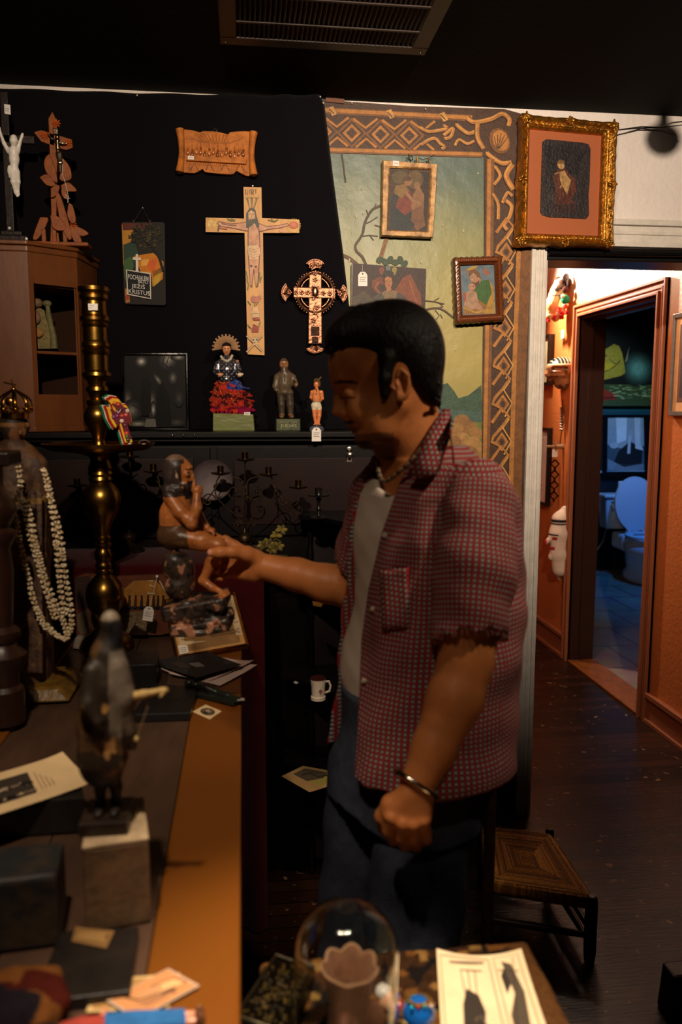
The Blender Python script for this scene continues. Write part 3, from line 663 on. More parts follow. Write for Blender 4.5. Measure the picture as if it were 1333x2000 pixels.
# --- unframed dark canvas with winged figure
def angel_canvas():
    Y = 2.68; mf, n = planeY(Y); t = hang('canvas_painting', 760, 700, Y, 'dark unframed canvas of a winged figure, partly hidden by the head of the man', 'painting')
    a = Art(mf, n); a.dim = .80; Q = [(690, 514), (833, 525), (828, 700), (686, 690)]
    a.slab(Q, .012, (70, 50, 44)); a.P([(691, 515), (832, 526), (827, 699), (687, 689)], (74, 52, 44))
    a.P([(690, 600), (690, 580), (712, 568), (735, 590), (744, 700), (687, 690)], (92, 78, 58))
    for cx, cy, r, c in ((746, 530, 0, (150, 84, 66)), (759, 526, 0, (120, 138, 132)), (771, 530, 0, (166, 150, 66))): a.P([(cx-5, cy-6), (cx, cy-9), (cx+5, cy-6), (cx+3, cy+4), (cx, cy+8), (cx-4, cy+3)], c)
    a.P([(728, 548), (742, 540), (750, 544), (752, 556), (742, 554), (736, 568), (746, 575), (736, 572), (726, 560)], (142, 74, 46)); a.P([(786, 544), (802, 535), (822, 575), (829, 640), (806, 640), (786, 585), (770, 570)], (150, 78, 46))
    a.S([(740, 550), (733, 562), (743, 572)], 2, (186, 112, 74)); a.S([(800, 546), (808, 574), (824, 620)], 2, (176, 104, 64)); a.P([(745, 572), (756, 566), (774, 568), (786, 584), (790, 640), (730, 640), (738, 588)], (150, 120, 84))
    a.P([(730, 580), (745, 570), (752, 584), (748, 640), (722, 640)], (90, 82, 68)); a.P([(786, 574), (776, 572), (772, 600), (780, 640), (806, 640), (800, 592)], (82, 72, 62)); a.E(759, 536, 11, 8, (60, 56, 52)); a.P([(749, 538), (770, 538), (781, 552), (770, 550), (748, 550)], (64, 42, 30))
    a.P([(752, 544), (757, 540), (765, 542), (767, 552), (764, 562), (758, 565), (753, 560)], (206, 134, 84)); a.P([(755, 560), (764, 560), (765, 568), (756, 570)], (196, 126, 80)); a.S([(754, 549), (758, 549)], 1, (50, 30, 20)); a.S([(761, 549), (765, 549)], 1, (50, 30, 20)); a.S([(758, 558), (762, 558)], 1.5, (150, 50, 36)); a.S([(760, 550), (760, 555)], 1, (160, 96, 60))
    a.build('canvas', M_paint(), t); m = MB((50, 36, 30)); m.box((aY(687, 690, Y).x, Y+.002, aY(687, 690, Y).z), (aY(691, 690, Y).x, Y+.014, aY(691, 516, Y).z)); m.build('stretcher_edge', M_wood(), t)
angel_canvas()
price_tag(709, 531, 2.676, 18, 28, 'white price tag on a thread hanging over the dark winged-figure canvas', (708, 518))
# --- carved dark frame with bearded saint
def saint_frame():
    Y = 2.672; mf, n = planeY(Y); O = [(885, 503), (980, 500), (985, 628), (890, 634)]; I = [(899, 518), (966, 516), (970, 613), (904, 616)]
    t = hang('framed_painting', 935, 634, Y, 'small painting of bearded saint in green holding a child, dark carved frame', 'painting')
    Oo = lerp_edge(O, 18, .0, 3); cx, cy = 935, 567
    Oo = [((p[0]-cx)*(1+(.012 if i % 2 else -.022))+cx, (p[1]-cy)*(1+(.010 if i % 2 else -.016))+cy) for i, p in enumerate(Oo)]
    b = ring_frame(mf, n, Oo, lerp_edge(I, 18), [(0, -.014), (0, .004), (.2, .014), (.5, .016), (.8, .007), (1, .002), (1, -.01)], (92, 46, 24))
    for q in range(72):
        Om, Im = lerp_edge(O, 18), lerp_edge(I, 18); o_, i_ = Om[q], Im[q]; p = mf(o_[0]*.5+i_[0]*.5, o_[1]*.5+i_[1]*.5)+Vector(n)*.013
        b.ball(p, (.0035, .004, .010) if 18 <= q < 36 or q >= 54 else (.010, .004, .0035), (112, 58, 30), 8, Matrix.Rotation(R(28), 3, 'Y'))
    b.build('frame', M_gloss(), t)
    a = Art(mf, n, base=-.006); a.dim = .80; a.slab(I, .004, (90, 110, 120)); a.P([(899, 518), (966, 516), (970, 613), (904, 616)], (108, 132, 142))
    a.S([(906, 530), (916, 524), (912, 536), (906, 534)], 2, (150, 90, 70)); a.P([(944, 528), (952, 522), (956, 530), (960, 534), (952, 538), (946, 534)], (176, 104, 84)); a.P([(914, 524), (930, 518), (934, 534), (944, 550), (958, 545), (964, 560), (968, 612), (908, 614), (908, 588), (926, 560), (920, 548)], (164, 114, 44))
    a.P([(938, 548), (956, 546), (964, 560), (960, 580), (952, 596), (936, 584), (926, 572), (932, 558)], (62, 108, 40)); a.P([(958, 548), (966, 562), (969, 612), (946, 612), (954, 590), (962, 572)], (196, 148, 50)); a.E(930, 543, 10, 13, (206, 152, 112), rot=-25); a.P([(922, 548), (930, 552), (938, 546), (938, 556), (930, 558)], (110, 72, 46))
    a.P([(916, 536), (918, 526), (928, 524), (938, 532), (942, 546), (936, 540), (926, 532), (918, 540)], (128, 84, 40)); a.S([(922, 542), (926, 541)], 1.2, (50, 30, 20)); a.S([(931, 540), (936, 540)], 1.2, (50, 30, 20)); a.S([(928, 542), (929, 548)], 1, (150, 96, 70)); a.E(924, 519+4, 12, 3, (190, 150, 60), rot=-20)
    a.E(923, 560, 7, 7, (206, 148, 110)); a.P([(908, 574), (920, 566), (932, 570), (936, 590), (944, 600), (920, 604), (908, 596)], (196, 150, 116)); a.P([(905, 572), (912, 570), (912, 584), (908, 592)], (176, 92, 66)); a.E(938, 602, 9, 4, (196, 142, 108), rot=20); a.E(921, 559, 1, 1, (50, 30, 20)); a.E(926, 559, 1, 1, (50, 30, 20)); a.S([(906, 600), (930, 610), (966, 604)], 4, (206, 156, 60))
    a.build('painting', M_paint(), t)
saint_frame()
# --- large gilt frame beside the doorway
def gilt_frame():
    Y = 2.655; mf, n = planeY(Y)
    O = [(1019, 224), (1206, 241), (1196, 484), (1008, 480)]; M1 = [(1033, 250), (1178, 264), (1170, 463), (1030, 458)]; I = [(1034, 252), (1176, 265), (1169, 461), (1029, 456)]
    t = hang('framed_painting', 1105, 484, Y, 'large ornate gilt frame with brown mat around a small dark portrait, above the doorway corner', 'painting')
    def orn(Q, n_, amp):
        P = []; 
        for i in range(4):
            a, b = Q[i], Q[(i+1) % 4]
            for k in range(n_):
                t_ = k/n_; e = abs(t_-.5)*2; bulge = amp*(math.exp(-((1-e)/.16)**2)*1.0+math.exp(-(e/.16)**2)*.7-.25)+.6*math.sin(k*1.7)
                ux, uy = (b[1]-a[1]), -(b[0]-a[0]); l = math.hypot(ux, uy); P.append((a[0]+(b[0]-a[0])*t_+ux/l*bulge, a[1]+(b[1]-a[1])*t_+uy/l*bulge))
        return P
    gm = mat('gilt', (190, 132, 50), rough=.33, metal=.85, mott=.55, mscale=42, mcol=(60, 36, 14), bump=.8, bscale=110)
    Om = orn(O, 30, 3.2); Im = lerp_edge(I, 30)
    b = ring_frame(mf, n, Om, Im, [(0, -.026), (0, .004), (.10, .018), (.22, .022), (.38, .015), (.52, .010), (.60, .016), (.70, .016), (.78, .010), (.86, .013), (.94, .010), (1, .004), (1, -.012)], (190, 132, 50))
    rnd = random.Random(5)
    for q in range(110):
        i = rnd.randrange(120); f_ = .26+.12*rnd.random(); p = (Om[i][0]*(1-f_)+Im[i][0]*f_, Om[i][1]*(1-f_)+Im[i][1]*f_)
        b.ball(mf(*p)+Vector(n)*.018, (.0065, .004, .0022), None, 6, Matrix.Rotation(rnd.uniform(0, 3.1), 3, 'Y'))
    fr = b.build('frame', gm, t, angle=60)
    for ci in range(4):
        c = O[ci]; d = I[ci]; o = MB()
        for k in range(9):
            a_ = k/9*6.28; px = c[0]*.62+d[0]*.38+9*math.cos(a_)*(1 if k % 2 else .55); py = c[1]*.62+d[1]*.38+9*math.sin(a_)*(1 if k % 2 else .55)
            o.ball(mf(px, py)+Vector(n)*.018, (.009, .007, .004), None, 8, Matrix.Rotation(-a_, 3, 'Y'))
        o.ball(mf(c[0]*.62+d[0]*.38, c[1]*.62+d[1]*.38)+Vector(n)*.02, .007, None, 10)
        o.build('corner_ornament', gm, t); o = MB()
        m_ = [(O[ci][k]+O[(ci+1) % 4][k])/2*.72+(I[ci][k]+I[(ci+1) % 4][k])/2*.28 for k in (0, 1)]
        for k in range(7):
            a_ = k/7*6.28; o.ball(mf(m_[0]+6*math.cos(a_), m_[1]+6*math.sin(a_))+Vector(n)*.019, (.007, .006, .0035), None, 8, Matrix.Rotation(-a_, 3, 'Y'))
        o.build('side_ornament', gm, t)
    m = Art(mf, n, base=-.004); m.slab(I, .004, (150, 84, 48)); m.P(I, (150, 82, 46)); m.build('mat_board', mat('brown_mat_board', (156, 84, 46), rough=.8, bump=.1, bscale=200), t)
    a = Art(mf, n, base=.0015)
    Q = [(1060, 277), (1068, 272), (1140, 279), (1150, 282), (1154, 292), (1152, 360), (1150, 380), (1151, 420), (1146, 427), (1074, 424), (1060, 420), (1056, 414), (1058, 340)]
    a.slab(Q, .003, (40, 34, 34)); a.P(Q, (46, 38, 38)); a.P([(1064, 285), (1108, 280), (1140, 300), (1130, 340), (1070, 350)], (36, 30, 32))
    a.P([(1090, 332), (1102, 326), (1112, 340), (1124, 350), (1126, 372), (1116, 392), (1096, 394), (1086, 372), (1080, 344)], (86, 44, 30)); a.P([(1093, 336), (1103, 334), (1110, 346), (1116, 352), (1108, 380), (1100, 366), (1094, 352)], (168, 130, 78)); a.E(1096, 322, 7, 9, (176, 136, 88), rot=-15)
    a.P([(1088, 320), (1092, 312), (1102, 314), (1104, 326), (1100, 320)], (110, 78, 40)); a.S([(1084, 340), (1092, 337), (1104, 352), (1094, 368)], 3, (160, 122, 78)); a.P([(1084, 372), (1110, 385), (1124, 396), (1106, 414), (1086, 400)], (78, 38, 28)); a.E(1078, 384, 7, 9, (60, 48, 44)); a.P([(1078, 400), (1128, 398), (1126, 416), (1080, 418)], (52, 34, 30))
    a.build('portrait', mat('old_portrait_paint', attr=True, rough=.35, mott=.5, mscale=50, bump=.4, bscale=120), t)
    h = MB((20, 16, 14)); h.tube([aY(1205, 254, Y-.004), aY(1250, 250, 2.69), aY(1290, 249, 2.68), aY(1312, 240, 2.6), aY(1345, 236, 2.5)], .0022, 6); h.tube([aY(1205, 254, Y-.004), aY(1255, 247, 2.69), aY(1292, 249, 2.68), aY(1345, 243, 2.55)], .0016, 6)
    tag(h.build('cable', M_gloss()), 'thin black twin cable strung across the white wall top right', 'cable')
    k = MB(); k.box(aY(1066, 490, 2.70), aY(1070, 480, 2.66), (20, 16, 14)); k.build('hook', M_metal(), t)
gilt_frame()
# ================================================================== FURNITURE AGAINST THE BACK WALL
SZ = 1.436
def black_cabinet():
    t = thing('black_cabinet', (-.15, 2.56, 0), 'tall black lacquered cabinet along the back wall whose top carries the small statues', 'cabinet')
    m = mat('black_lacquer', (15, 10, 10), rough=.4, spec=.25, bump=.12, bscale=30, mott=.3, mscale=8)
    x0, x1 = -1.2, .47
    MB().box((x0, 2.45, .0), (x1, 2.682, SZ-.022)).build('body', m, t, smooth=False, bevel=.003)
    b = MB(); b.box((x0-.005, 2.405, SZ-.018), (x1+.02, 2.683, SZ)); b.box((x0-.003, 2.42, SZ-.030), (x1+.01, 2.683, SZ-.019)); b.build('top', m, t, smooth=False, bevel=.003)
    for i in range(3):
        a = x0+.02+i*.55; c = a+.53
        d = MB(); d.box((a, 2.438, 1.115), (c, 2.449, 1.39)); dd = d.build('door', m, t, smooth=False, bevel=.002)
        r = MB((52, 22, 18)); r.box((a+.05, 2.434, 1.15), (c-.05, 2.4385, 1.355)); r.build('door_panel', mat('reddish_panel', (32, 11, 9), rough=.5, spec=.25, mott=.5, mscale=9), dd, smooth=False, bevel=.002)
    p = aY(683, 888, 2.432); k = MB((205, 195, 180)); k.lathe([(.001, .0), (.009, .001), (.010, .004), (.006, .007), (.004, .012), (.009, .016), (.009, .020), (.002, .024)], p, 16, axis=(0, -1, 0)); k.box((p.x-.008, p.y-.0015, p.z-.022), (p.x+.008, p.y+.002, p.z-.006)); k.ball((p.x, p.y-.001, p.z+.018), (.009, .002, .008)); k.build('knob', M_metal(), t)
    for xx, hh in ((337, 3), (358, 3), (380, 4)):
        q = aY(xx, 850, 2.402); MB((170, 160, 150)).ball(q, (.004, .003, .003), n=8).build('hinge_screw', M_metal(), t)
black_cabinet()
def red_table():
    t = thing('draped_table', (-.35, 2.28, 0), 'low table draped to the floor in dark red velvet, behind the counter end', 'table')
    MB((40, 20, 16)).box((-.82, 2.17, 1.06), (.03, 2.40, 1.082)).build('table_top', M_wood(), t, smooth=False)
    for x in (-.80, .01):
        for y in (2.18, 2.38): MB((40, 20, 16)).box((x-.012, y-.012, 0), (x+.012, y+.012, 1.06)).build('leg', M_wood(), t, smooth=False)
    b = MB((92, 10, 16)); V = []; nx = 120
    rows = [(2.428, 1.088), (2.17, 1.088), (2.155, 1.083), (2.148, 1.06), (2.145, .8), (2.142, .4), (2.14, .01)]
    for j, (y, z) in enumerate(rows):
        for i in range(nx+1):
            x = -.84+.89*i/nx; amp = 0 if j < 3 else (.004+.004*(j-3)); V.append((x, y-amp*math.sin(x*52+math.sin(x*13)*1.5), z))
    b.add(V, [(j*(nx+1)+i, j*(nx+1)+i+1, (j+1)*(nx+1)+i+1, (j+1)*(nx+1)+i)[::-1] for j in range(len(rows)-1) for i in range(nx)])
    b.build('velvet_cloth', mat('red_velvet', (62, 4, 9), rough=.95, sheen=.1, spec=.15, bump=.2, bscale=300, mott=.3, mscale=7), t)
red_table()
def etagere():
    t = thing('corner_whatnot', (.36, 2.25, 0), 'black tiered whatnot with wavy-edged shelves behind the waist of the man', 'shelf')
    m = mat('black_lacquer')
    for z, x0 in ((1.19, .16), (.965, .145), (.70, .10), (.43, .062)):
        b = MB(); P = []; x1 = .60; yb = 2.43
        for i in range(33):
            u = i/32; x = x0+(x1-x0)*u; y = 2.33-.36*(1-(1-u)**1.6)+.020*math.sin(u*math.pi*5)
            P.append(Vector((x, y, z-.012)))
        P += [Vector((x1, yb, z-.012)), Vector((x0+.01, yb, z-.012))]
        b.prism(P, (0, 0, .014)); b.build('shelf', m, t, bevel=.002)
    for x, ys in ((.20, (2.41,)), (.57, (2.41, 2.02))):
        for y in ys:
            prof = [(.012, .0), (.014, .03), (.009, .06)]
            for zz in (.43, .70, .965, 1.17): prof += [(.010, zz-.03), (.010, zz+.01)] if zz < 1.1 else [(.010, zz)]
            pr = []
            for k in range(60): z = 1.17*k/59; pr.append((.0085+.0035*abs(math.sin(z*23)), z))
            MB((20, 16, 16)).lathe(pr, (x, y, 0), 10).build('post', m, t)
    MB((18, 10, 14)).box((.19, 2.418, .05), (.58, 2.426, 1.18)).build('back_panel', mat('dark_back_panel', (24, 8, 14), rough=.6), t, smooth=False)
    return t
etagere()
# mug and card on the whatnot
def mug():
    z = .702; p = aZ(622, 1366, z); s = .001365
    t = thing('mug', p, 'small white mug with a dark rim and a faint red mark, on the whatnot', 'mug')
    r = 15.5*s; h = 45*s
    prof = [(r*.80, 0), (r*.98, .001), (r*.98, h*.16), (r*.86, h*.20), (r*.90, h*.6), (r*1.02, h*.96), (r*1.02, h), (r*.94, h), (r*.84, h*.5), (r*.7, h*.15), (.001, h*.14)]
    MB((214, 196, 176)).lathe(prof, p, 28).build('body', M_gloss(), t)
    q = p+Vector((0, 0, h)); MB((60, 24, 20)).lathe([(r*1.025, -.002), (r*1.03, .0), (r*1.0, .0012), (r*.93, .0006), (r*.93, -.001)], q, 28).build('rim', M_gloss(), t)
    g = MB((150, 60, 40)); 
    for dx, dz in ((.002, .5), (.005, .54), (.008, .5), (.005, .42)): g.box((p.x+dx-.0008, p.y-r*.99, p.z+h*dz-.004), (p.x+dx+.0008, p.y-r*.9, p.z+h*dz+.003))
    g.build('printed_mark', M_gloss(), t)
    hd = MB((214, 196, 176)); hd.tube([p+Vector((r*.9, .0, h*.3)), p+Vector((r*1.5, .004, h*.35)), p+Vector((r*1.65, .004, h*.6)), p+Vector((r*1.4, .002, h*.82)), p+Vector((r*.9, 0, h*.82))], .0035, 8); hd.build('handle', M_gloss(), t)
mug()
def flat_art(z): return (lambda px, py: aZ(px, py, z)), (0, 0, 1)
def card_low():
    mf, n = flat_art(.4335); a = Art(mf, n)
    a.slab([(550, 1516), (592, 1496), (660, 1508), (660, 1530), (605, 1547)], .0012, (190, 150, 96)); a.P([(573, 1512), (596, 1501), (660, 1512), (660, 1528), (625, 1535)], (176, 160, 80)); a.P([(573, 1512), (596, 1501), (640, 1509), (632, 1520), (600, 1526)], (90, 78, 60))
    a.S([(590, 1514), (606, 1510), (622, 1518), (640, 1514)], 3, (60, 50, 42)); tag(a.build('photo_card', M_paper()), 'yellowed photo card lying on the lowest visible shelf of the whatnot', 'card')
card_low()
def etagere_bits():
    mf, n = flat_art(.9685); a = Art(mf, n); a.slab([(610, 1174), (612, 1181), (628, 1184), (632, 1178)], .003, (150, 100, 40)); tag(a.build('small_label_card', M_paper()), 'tiny yellow card lying on the whatnot shelf beneath the reaching forearm', 'card')
    mf, n = flat_art(.7035); a = Art(mf, n); a.slab([(573, 1333), (577, 1330), (584, 1333), (579, 1336)], .001, (190, 190, 185)); tag(a.build('paper_scrap', M_paper()), 'tiny white paper scrap on the whatnot shelf left of the mug', 'scrap')
    p = aZ(623, 1012, 1.193); c = MB((26, 22, 20)); c.lathe([(.024, 0), (.024, .003), (.008, .008), (.005, .02), (.009, .026), (.005, .034), (.005, .050), (.009, .056), (.004, .060), (.030, .064), (.032, .068), (.028, .068), (.012, .066), (.010, .069), (.011, .088), (.008, .088), (.007, .075)], p, 24)
    tag(c.build('candle_holder', M_gloss()), 'small black turned candle holder with a round pan, top of the whatnot', 'candle holder')
etagere_bits()
# ------------------------------------------------------------------ wrought iron candelabras
def candelabra(name, cx, dy, label, Y=2.30):
    P = lambda x, y, o=0.0: aY(cx+x, y+dy, Y+o); s = aY(1, 0, Y).x-aY(0, 0, Y).x
    base = Vector((P(0, 1085).x, Y, 1.090)); t = thing(name, base, label, 'candelabra', 'iron candelabras on the red cloth')
    iron = mat('wrought_iron', (84, 66, 48), rough=.4, metal=.9, bump=.3, bscale=90, mott=.4, mscale=30)
    MB().lathe([(33*s, 0), (33*s, .003), (26*s, .010), (14*s, .020), (9*s, .026), (16*s, .034), (17*s, .044), (13*s, .052), (5*s, .058), (3*s, .07)], base, 32).build('foot', iron, t)
    MB().tube([(base.x, Y, base.z+.06), P(0, 900)], 1.7*s, 8).build('stem', iron, t)
    def spiral(x0, y0, cxx, cyy, turns, sgn, b, r=1.5*s):
        R0 = math.hypot(x0-cxx, y0-cyy); a0 = math.atan2(y0-cyy, x0-cxx); pts = []
        for k in range(33):
            u = k/32; a = a0+sgn*u*turns*2*math.pi; rr = R0*(1-u*.72); pts.append(P(cxx+rr*math.cos(a), cyy+rr*math.sin(a)))
        b.tube(pts, r, 6); b.ball(P(cxx+R0*.1, cyy), 3.6*s, n=8)
    for sg in (-1, 1):
        b = MB()
        pts = bez([(sg*5, 1024), (sg*16, 1008), (sg*40, 988), (sg*57, 968), (sg*57, 945), (sg*50, 930)], 24); b.tube([P(*p) for p in pts], 1.6*s, 6)
        spiral(sg*4, 945, sg*20, 960, .95, -sg if 0 else sg*-1, b); b.tube([P(*p) for p in bez([(sg*3, 975), (sg*3, 945), (sg*12, 934), (sg*24, 932)], 12)], 1.5*s, 6)
        spiral(sg*6, 1030, sg*15, 1026, .9, sg, b)
        pts = bez([(sg*52, 944), (sg*64, 962), (sg*78, 980), (sg*92, 988), (sg*104, 980), (sg*104, 966)], 24); b.tube([P(*p) for p in pts], 1.5*s, 6)
        spiral(sg*57, 975, sg*72, 978, .95, sg, b); spiral(sg*92, 988, sg*104, 994, .9, -sg, b); b.build('arm', iron, t)
    for x, y in ((0, 898), (-48, 925), (46, 927), (-103, 955), (104, 952)):
        q = P(x, y); c = MB(); c.lathe([(3*s, -.006), (20*s, -.001), (22*s, .003), (21*s, .0035), (7*s, .001), (6.5*s, .004), (7*s, .022), (5*s, .022), (5*s, .006)], q, 24); cc = c.build('drip_pan', iron, t)
        MB((120, 84, 44)).lathe([(7.2*s, .004), (7.4*s, .021), (5.5*s, .0225), (5.3*s, .01)], q, 16).build('candle_cup', M_metal(), cc)
candelabra('candelabra', 479, 0, 'wrought iron scroll candelabra standing behind the reaching hand')
candelabra('candelabra', 254, -6, 'wrought iron scroll candelabra just behind the tall brass candlestick', 2.36)
p = aY(415, 938, 2.40); tag(MB((62, 50, 54)).lathe([(.001, -.004), (.045, -.004), (.062, .004), (.060, .006), (.044, 0), (.001, 0)], p, 40, axis=(0, -.95, .15)).build('round_plate', mat('tarnished_plate', (70, 56, 58), rough=.5, metal=.3, mott=.3, mscale=30)), 'dull round metal plate leaning behind the candelabra at the face of the held statue', 'plate')
def flower():
    b = MB(); rnd = random.Random(3); c0 = aY(536, 1062, 2.20)
    t = thing('artificial_flower', (c0.x, c0.y, 1.090), 'dusty yellow green artificial flower lying beside the candelabra foot', 'flower')
    for k, (x, y) in enumerate(((520, 1064), (536, 1050), (546, 1038), (540, 1070), (528, 1076), (510, 1068))):
        for j in range(6):
            a = j*1.05+k; c = aY(x+4+6*math.cos(a), y-3+5*math.sin(a), 2.20+.006*math.sin(j*2+k)); b.ball(c, (.009, .004, .006), ((150, 128, 62), (122, 112, 60), (104, 92, 52))[(j+k) % 3], 8, Matrix.Rotation(a, 3, 'Y'))
    b.build('blossom', M_cloth(), t); MB((60, 66, 40)).tube([aY(508, 1086, 2.20), aY(530, 1084, 2.20), aY(562, 1086, 2.20)], .003, 6).build('stem', M_cloth(), t)
flower()
# ================================================================== LEFT CORNER CABINET ON THE SHELF
def wall_cabinet():
    zt = 1.975; B = aZ(52, 470, zt); C = aZ(149, 484, zt); A = aZ(-70, 466, zt); zb = SZ+.001
    Dd = Vector((C.x+.028, 2.675, zt)); E = Vector((A.x-.05, 2.675, zt))
    t = thing('wall_cabinet', Vector(((B.x+C.x)/2, 2.55, zb)), 'small angled wooden cabinet with two open niches, standing on the black top at left', 'cabinet')
    wd = mat('cabinet_wood', (106, 58, 22), rough=.42, mott=.45, mscale=10, stretch=(1, 1, .3), bump=.12, bscale=40, mcol=(62, 28, 14))
    flat = lambda p, z: Vector((p.x, p.y, z))
    fp = [A, B, C, Dd, E]; cen = Vector(((A.x+C.x)/2, 2.6, 0))
    def ringz(z0, z1, sc, name, col=None):
        P = [Vector((cen.x+(p.x-cen.x)*sc, min(2.676, cen.y+(p.y-cen.y)*sc), z0)) for p in fp]; b = MB(); b.prism(P, (0, 0, z1-z0)); return b.build(name, wd, t, smooth=False, bevel=.003)
    ringz(zt-.012, zt, 1.05, 'cornice'); ringz(zt-.030, zt-.013, 1.025, 'cornice_moulding'); ringz(zb, zb+.016, 1.03, 'plinth')
    u = (C-B); u.z = 0; Lw = u.length; u.normalize(); nrm = Vector((u.y, -u.x, 0)); th = .012
    def panel(P, Q, z0, z1, name, inset=0.0, w=th):
        d = (Q-P); d.z = 0; d.normalize(); nn = Vector((-d.y, d.x, 0)); pts = [flat(P, z0), flat(Q, z0), flat(Q, z0)+nn*w, flat(P, z0)+nn*w]; pts = [p+nn*inset for p in pts]
        return MB().prism(pts, (0, 0, z1-z0)).build(name, wd, t, smooth=False)
    panel(A, B, zb+.016, zt-.03, 'side_panel'); panel(C, Dd, zb+.016, zt-.03, 'side_panel'); wd0 = wd; wd = mat('cabinet_niche_shade', (40, 22, 12), rough=.8, spec=.1); panel(Dd, E, zb+.016, zt-.03, 'back_panel'); wd = wd0  # back panel coloured darker to stand in for shade inside the niches
    zo1 = aY(100, 553, B.y).z; zo0 = aY(110, 770, B.y).z
    panel(B, C, zo1, zt-.03, 'fascia'); panel(B, C, zb+.016, zo0, 'lower_panel')
    S1 = B+u*.014; S2 = C-u*.006; panel(B, S1, zo0, zo1, 'stile'); panel(S2, C, zo0, zo1, 'stile')
    zs = aY(105, 688, B.y+.03).z
    for z in (zs, zo0-.004, zo1): 
        P = [Vector((cen.x+(p.x-cen.x)*.95, cen.y+(p.y-cen.y)*.9, z-.004)) for p in fp]; MB().prism(P, (0, 0, .008)).build('shelf', wd, t, smooth=False)
        # folk figure in the upper niche
    g = thing('folk_figure', Vector((aY(82, 680, 2.52).x, 2.52, zs+.005)), 'worn green and ochre folk figure of painted tin inside the upper niche of cabinet', 'figurine')
    Y = 2.50; P = lambda x, y, d=0: aY(x, y, Y+d); b = MB()
    b.prism([P(62, 681), P(64, 610), (P(76, 600)), P(86, 606), P(98, 650), P(107, 681)], (0, .012, 0), (112, 98, 48)); b.build('robe', mat('flaking_paint', attr=True, rough=.7, mott=.6, mscale=55, mcol=(60, 48, 34), bump=.7, bscale=80), g)
    b = MB(); b.tube([P(92, 592), P(96, 620), P(104, 655), P(106, 681)], [.006, .008, .009, .011], 8, (104, 100, 58)); b.ball(P(92, 593), (.014, .010, .010), (96, 92, 54)); b.ball(P(72, 592, -.005), (.018, .012, .014), (110, 84, 56)); b.ball(P(70, 620, -.008), (.014, .008, .020), (120, 84, 62)); b.ball(P(74, 650, -.008), (.016, .006, .014), (140, 96, 34)); b.build('figure_relief', mat('flaking_paint'), g)
wall_cabinet()
# ================================================================== CRUCIFIXES ON THE CORNER CABINET
CZ = 1.9752
def white_crucifix():
    Y = 2.52; P = lambda x, y, d=0: aY(x, y, Y+d); s = .00165
    t = thing('crucifix', Vector((P(24, 460).x, Y, CZ)), 'white porcelain christ figure on a tall dark cross at the top left edge', 'crucifix')
    dk = mat('ebony_wood', (30, 20, 16), rough=.35, bump=.2, bscale=60)
    b = MB(); b.box((P(17, 400).x-.011, Y+.004, CZ+.04), (P(17, 400).x+.011, Y+.016, P(17, 178).z)); b.box((P(-40, 270).x, Y+.004, P(17, 278).z), (P(66, 270).x, Y+.016, P(17, 262).z)); b.build('cross', dk, t, smooth=False, bevel=.002)
    bb = MB(); cx = P(24, 450).x
    bb.box((cx-.062, Y-.035, CZ+.0005), (cx+.062, Y+.045, CZ+.016)); bb.box((cx-.046, Y-.025, CZ+.016), (cx+.046, Y+.035, CZ+.032)); bb.box((cx-.030, Y-.016, CZ+.032), (cx+.030, Y+.028, CZ+.046)); bb.build('stepped_base', dk, t, smooth=False, bevel=.003)
    for x, y in ((-.046, .018), (0, .047), (.046, .018)): MB((235, 225, 210)).ball((cx+x, Y-.028, CZ+y+.003), .0045, n=10).build('bead', M_gloss(), t)
    sd = SD(P(-12, 392, -.03), P(60, 240, .02), .0015); r = s
    sd.chain([P(27, 276, -.012), P(27, 288, -.006)], [7*r, 3.5*r], .004); sd.ell(P(27, 272, -.013), (6*r, 6*r, 8*r), None, .003)
    sd.chain([P(17, 296), P(8, 280), P(0, 258), P(-1, 250)], [4.2*r, 3.2*r, 2.2*r, 2.2*r], .004); sd.chain([P(35, 294), P(38, 280), P(43, 266), P(44, 262)], [4*r, 3*r, 2.2*r, 2.2*r], .004)
    sd.chain([P(27, 296), P(28, 312), P(28, 326)], [9*r, 8*r, 6.6*r], .006); sd.ell(P(26, 334), (9*r, 6*r, 9*r), None, .006); sd.ell(P(20, 334, -.004), (5*r, 4*r, 9*r), None, .003); sd.cone(P(18, 326, -.006), P(19, 346, -.006), 2.6*r, 1.8*r, .002)
    sd.chain([P(25, 336), P(26, 355, -.012), P(31, 376, -.002), P(34, 383, -.008)], [6*r, 4.5*r, 3*r, 2.2*r], .004); sd.chain([P(33, 336), P(35, 355, -.012), P(35, 374, -.002), P(37, 380, -.008)], [5.5*r, 4.2*r, 2.8*r, 2*r], .004)
    solid('porcelain_figure', sd, mat('white_porcelain', (222, 214, 204), rough=.4, bump=.05), t, smooth_it=1)
    mf, n = planeY(Y+.003); a = Art(mf, n); a.slab([(8, 203), (20, 205), (21, 224), (9, 222)], .001, (220, 214, 206)); a.S([(10, 212), (18, 213)], 1, (90, 90, 90)); a.S([(10, 216), (17, 217)], 1, (90, 90, 90)); a.build('paper_label', M_paper(), t)
white_crucifix()
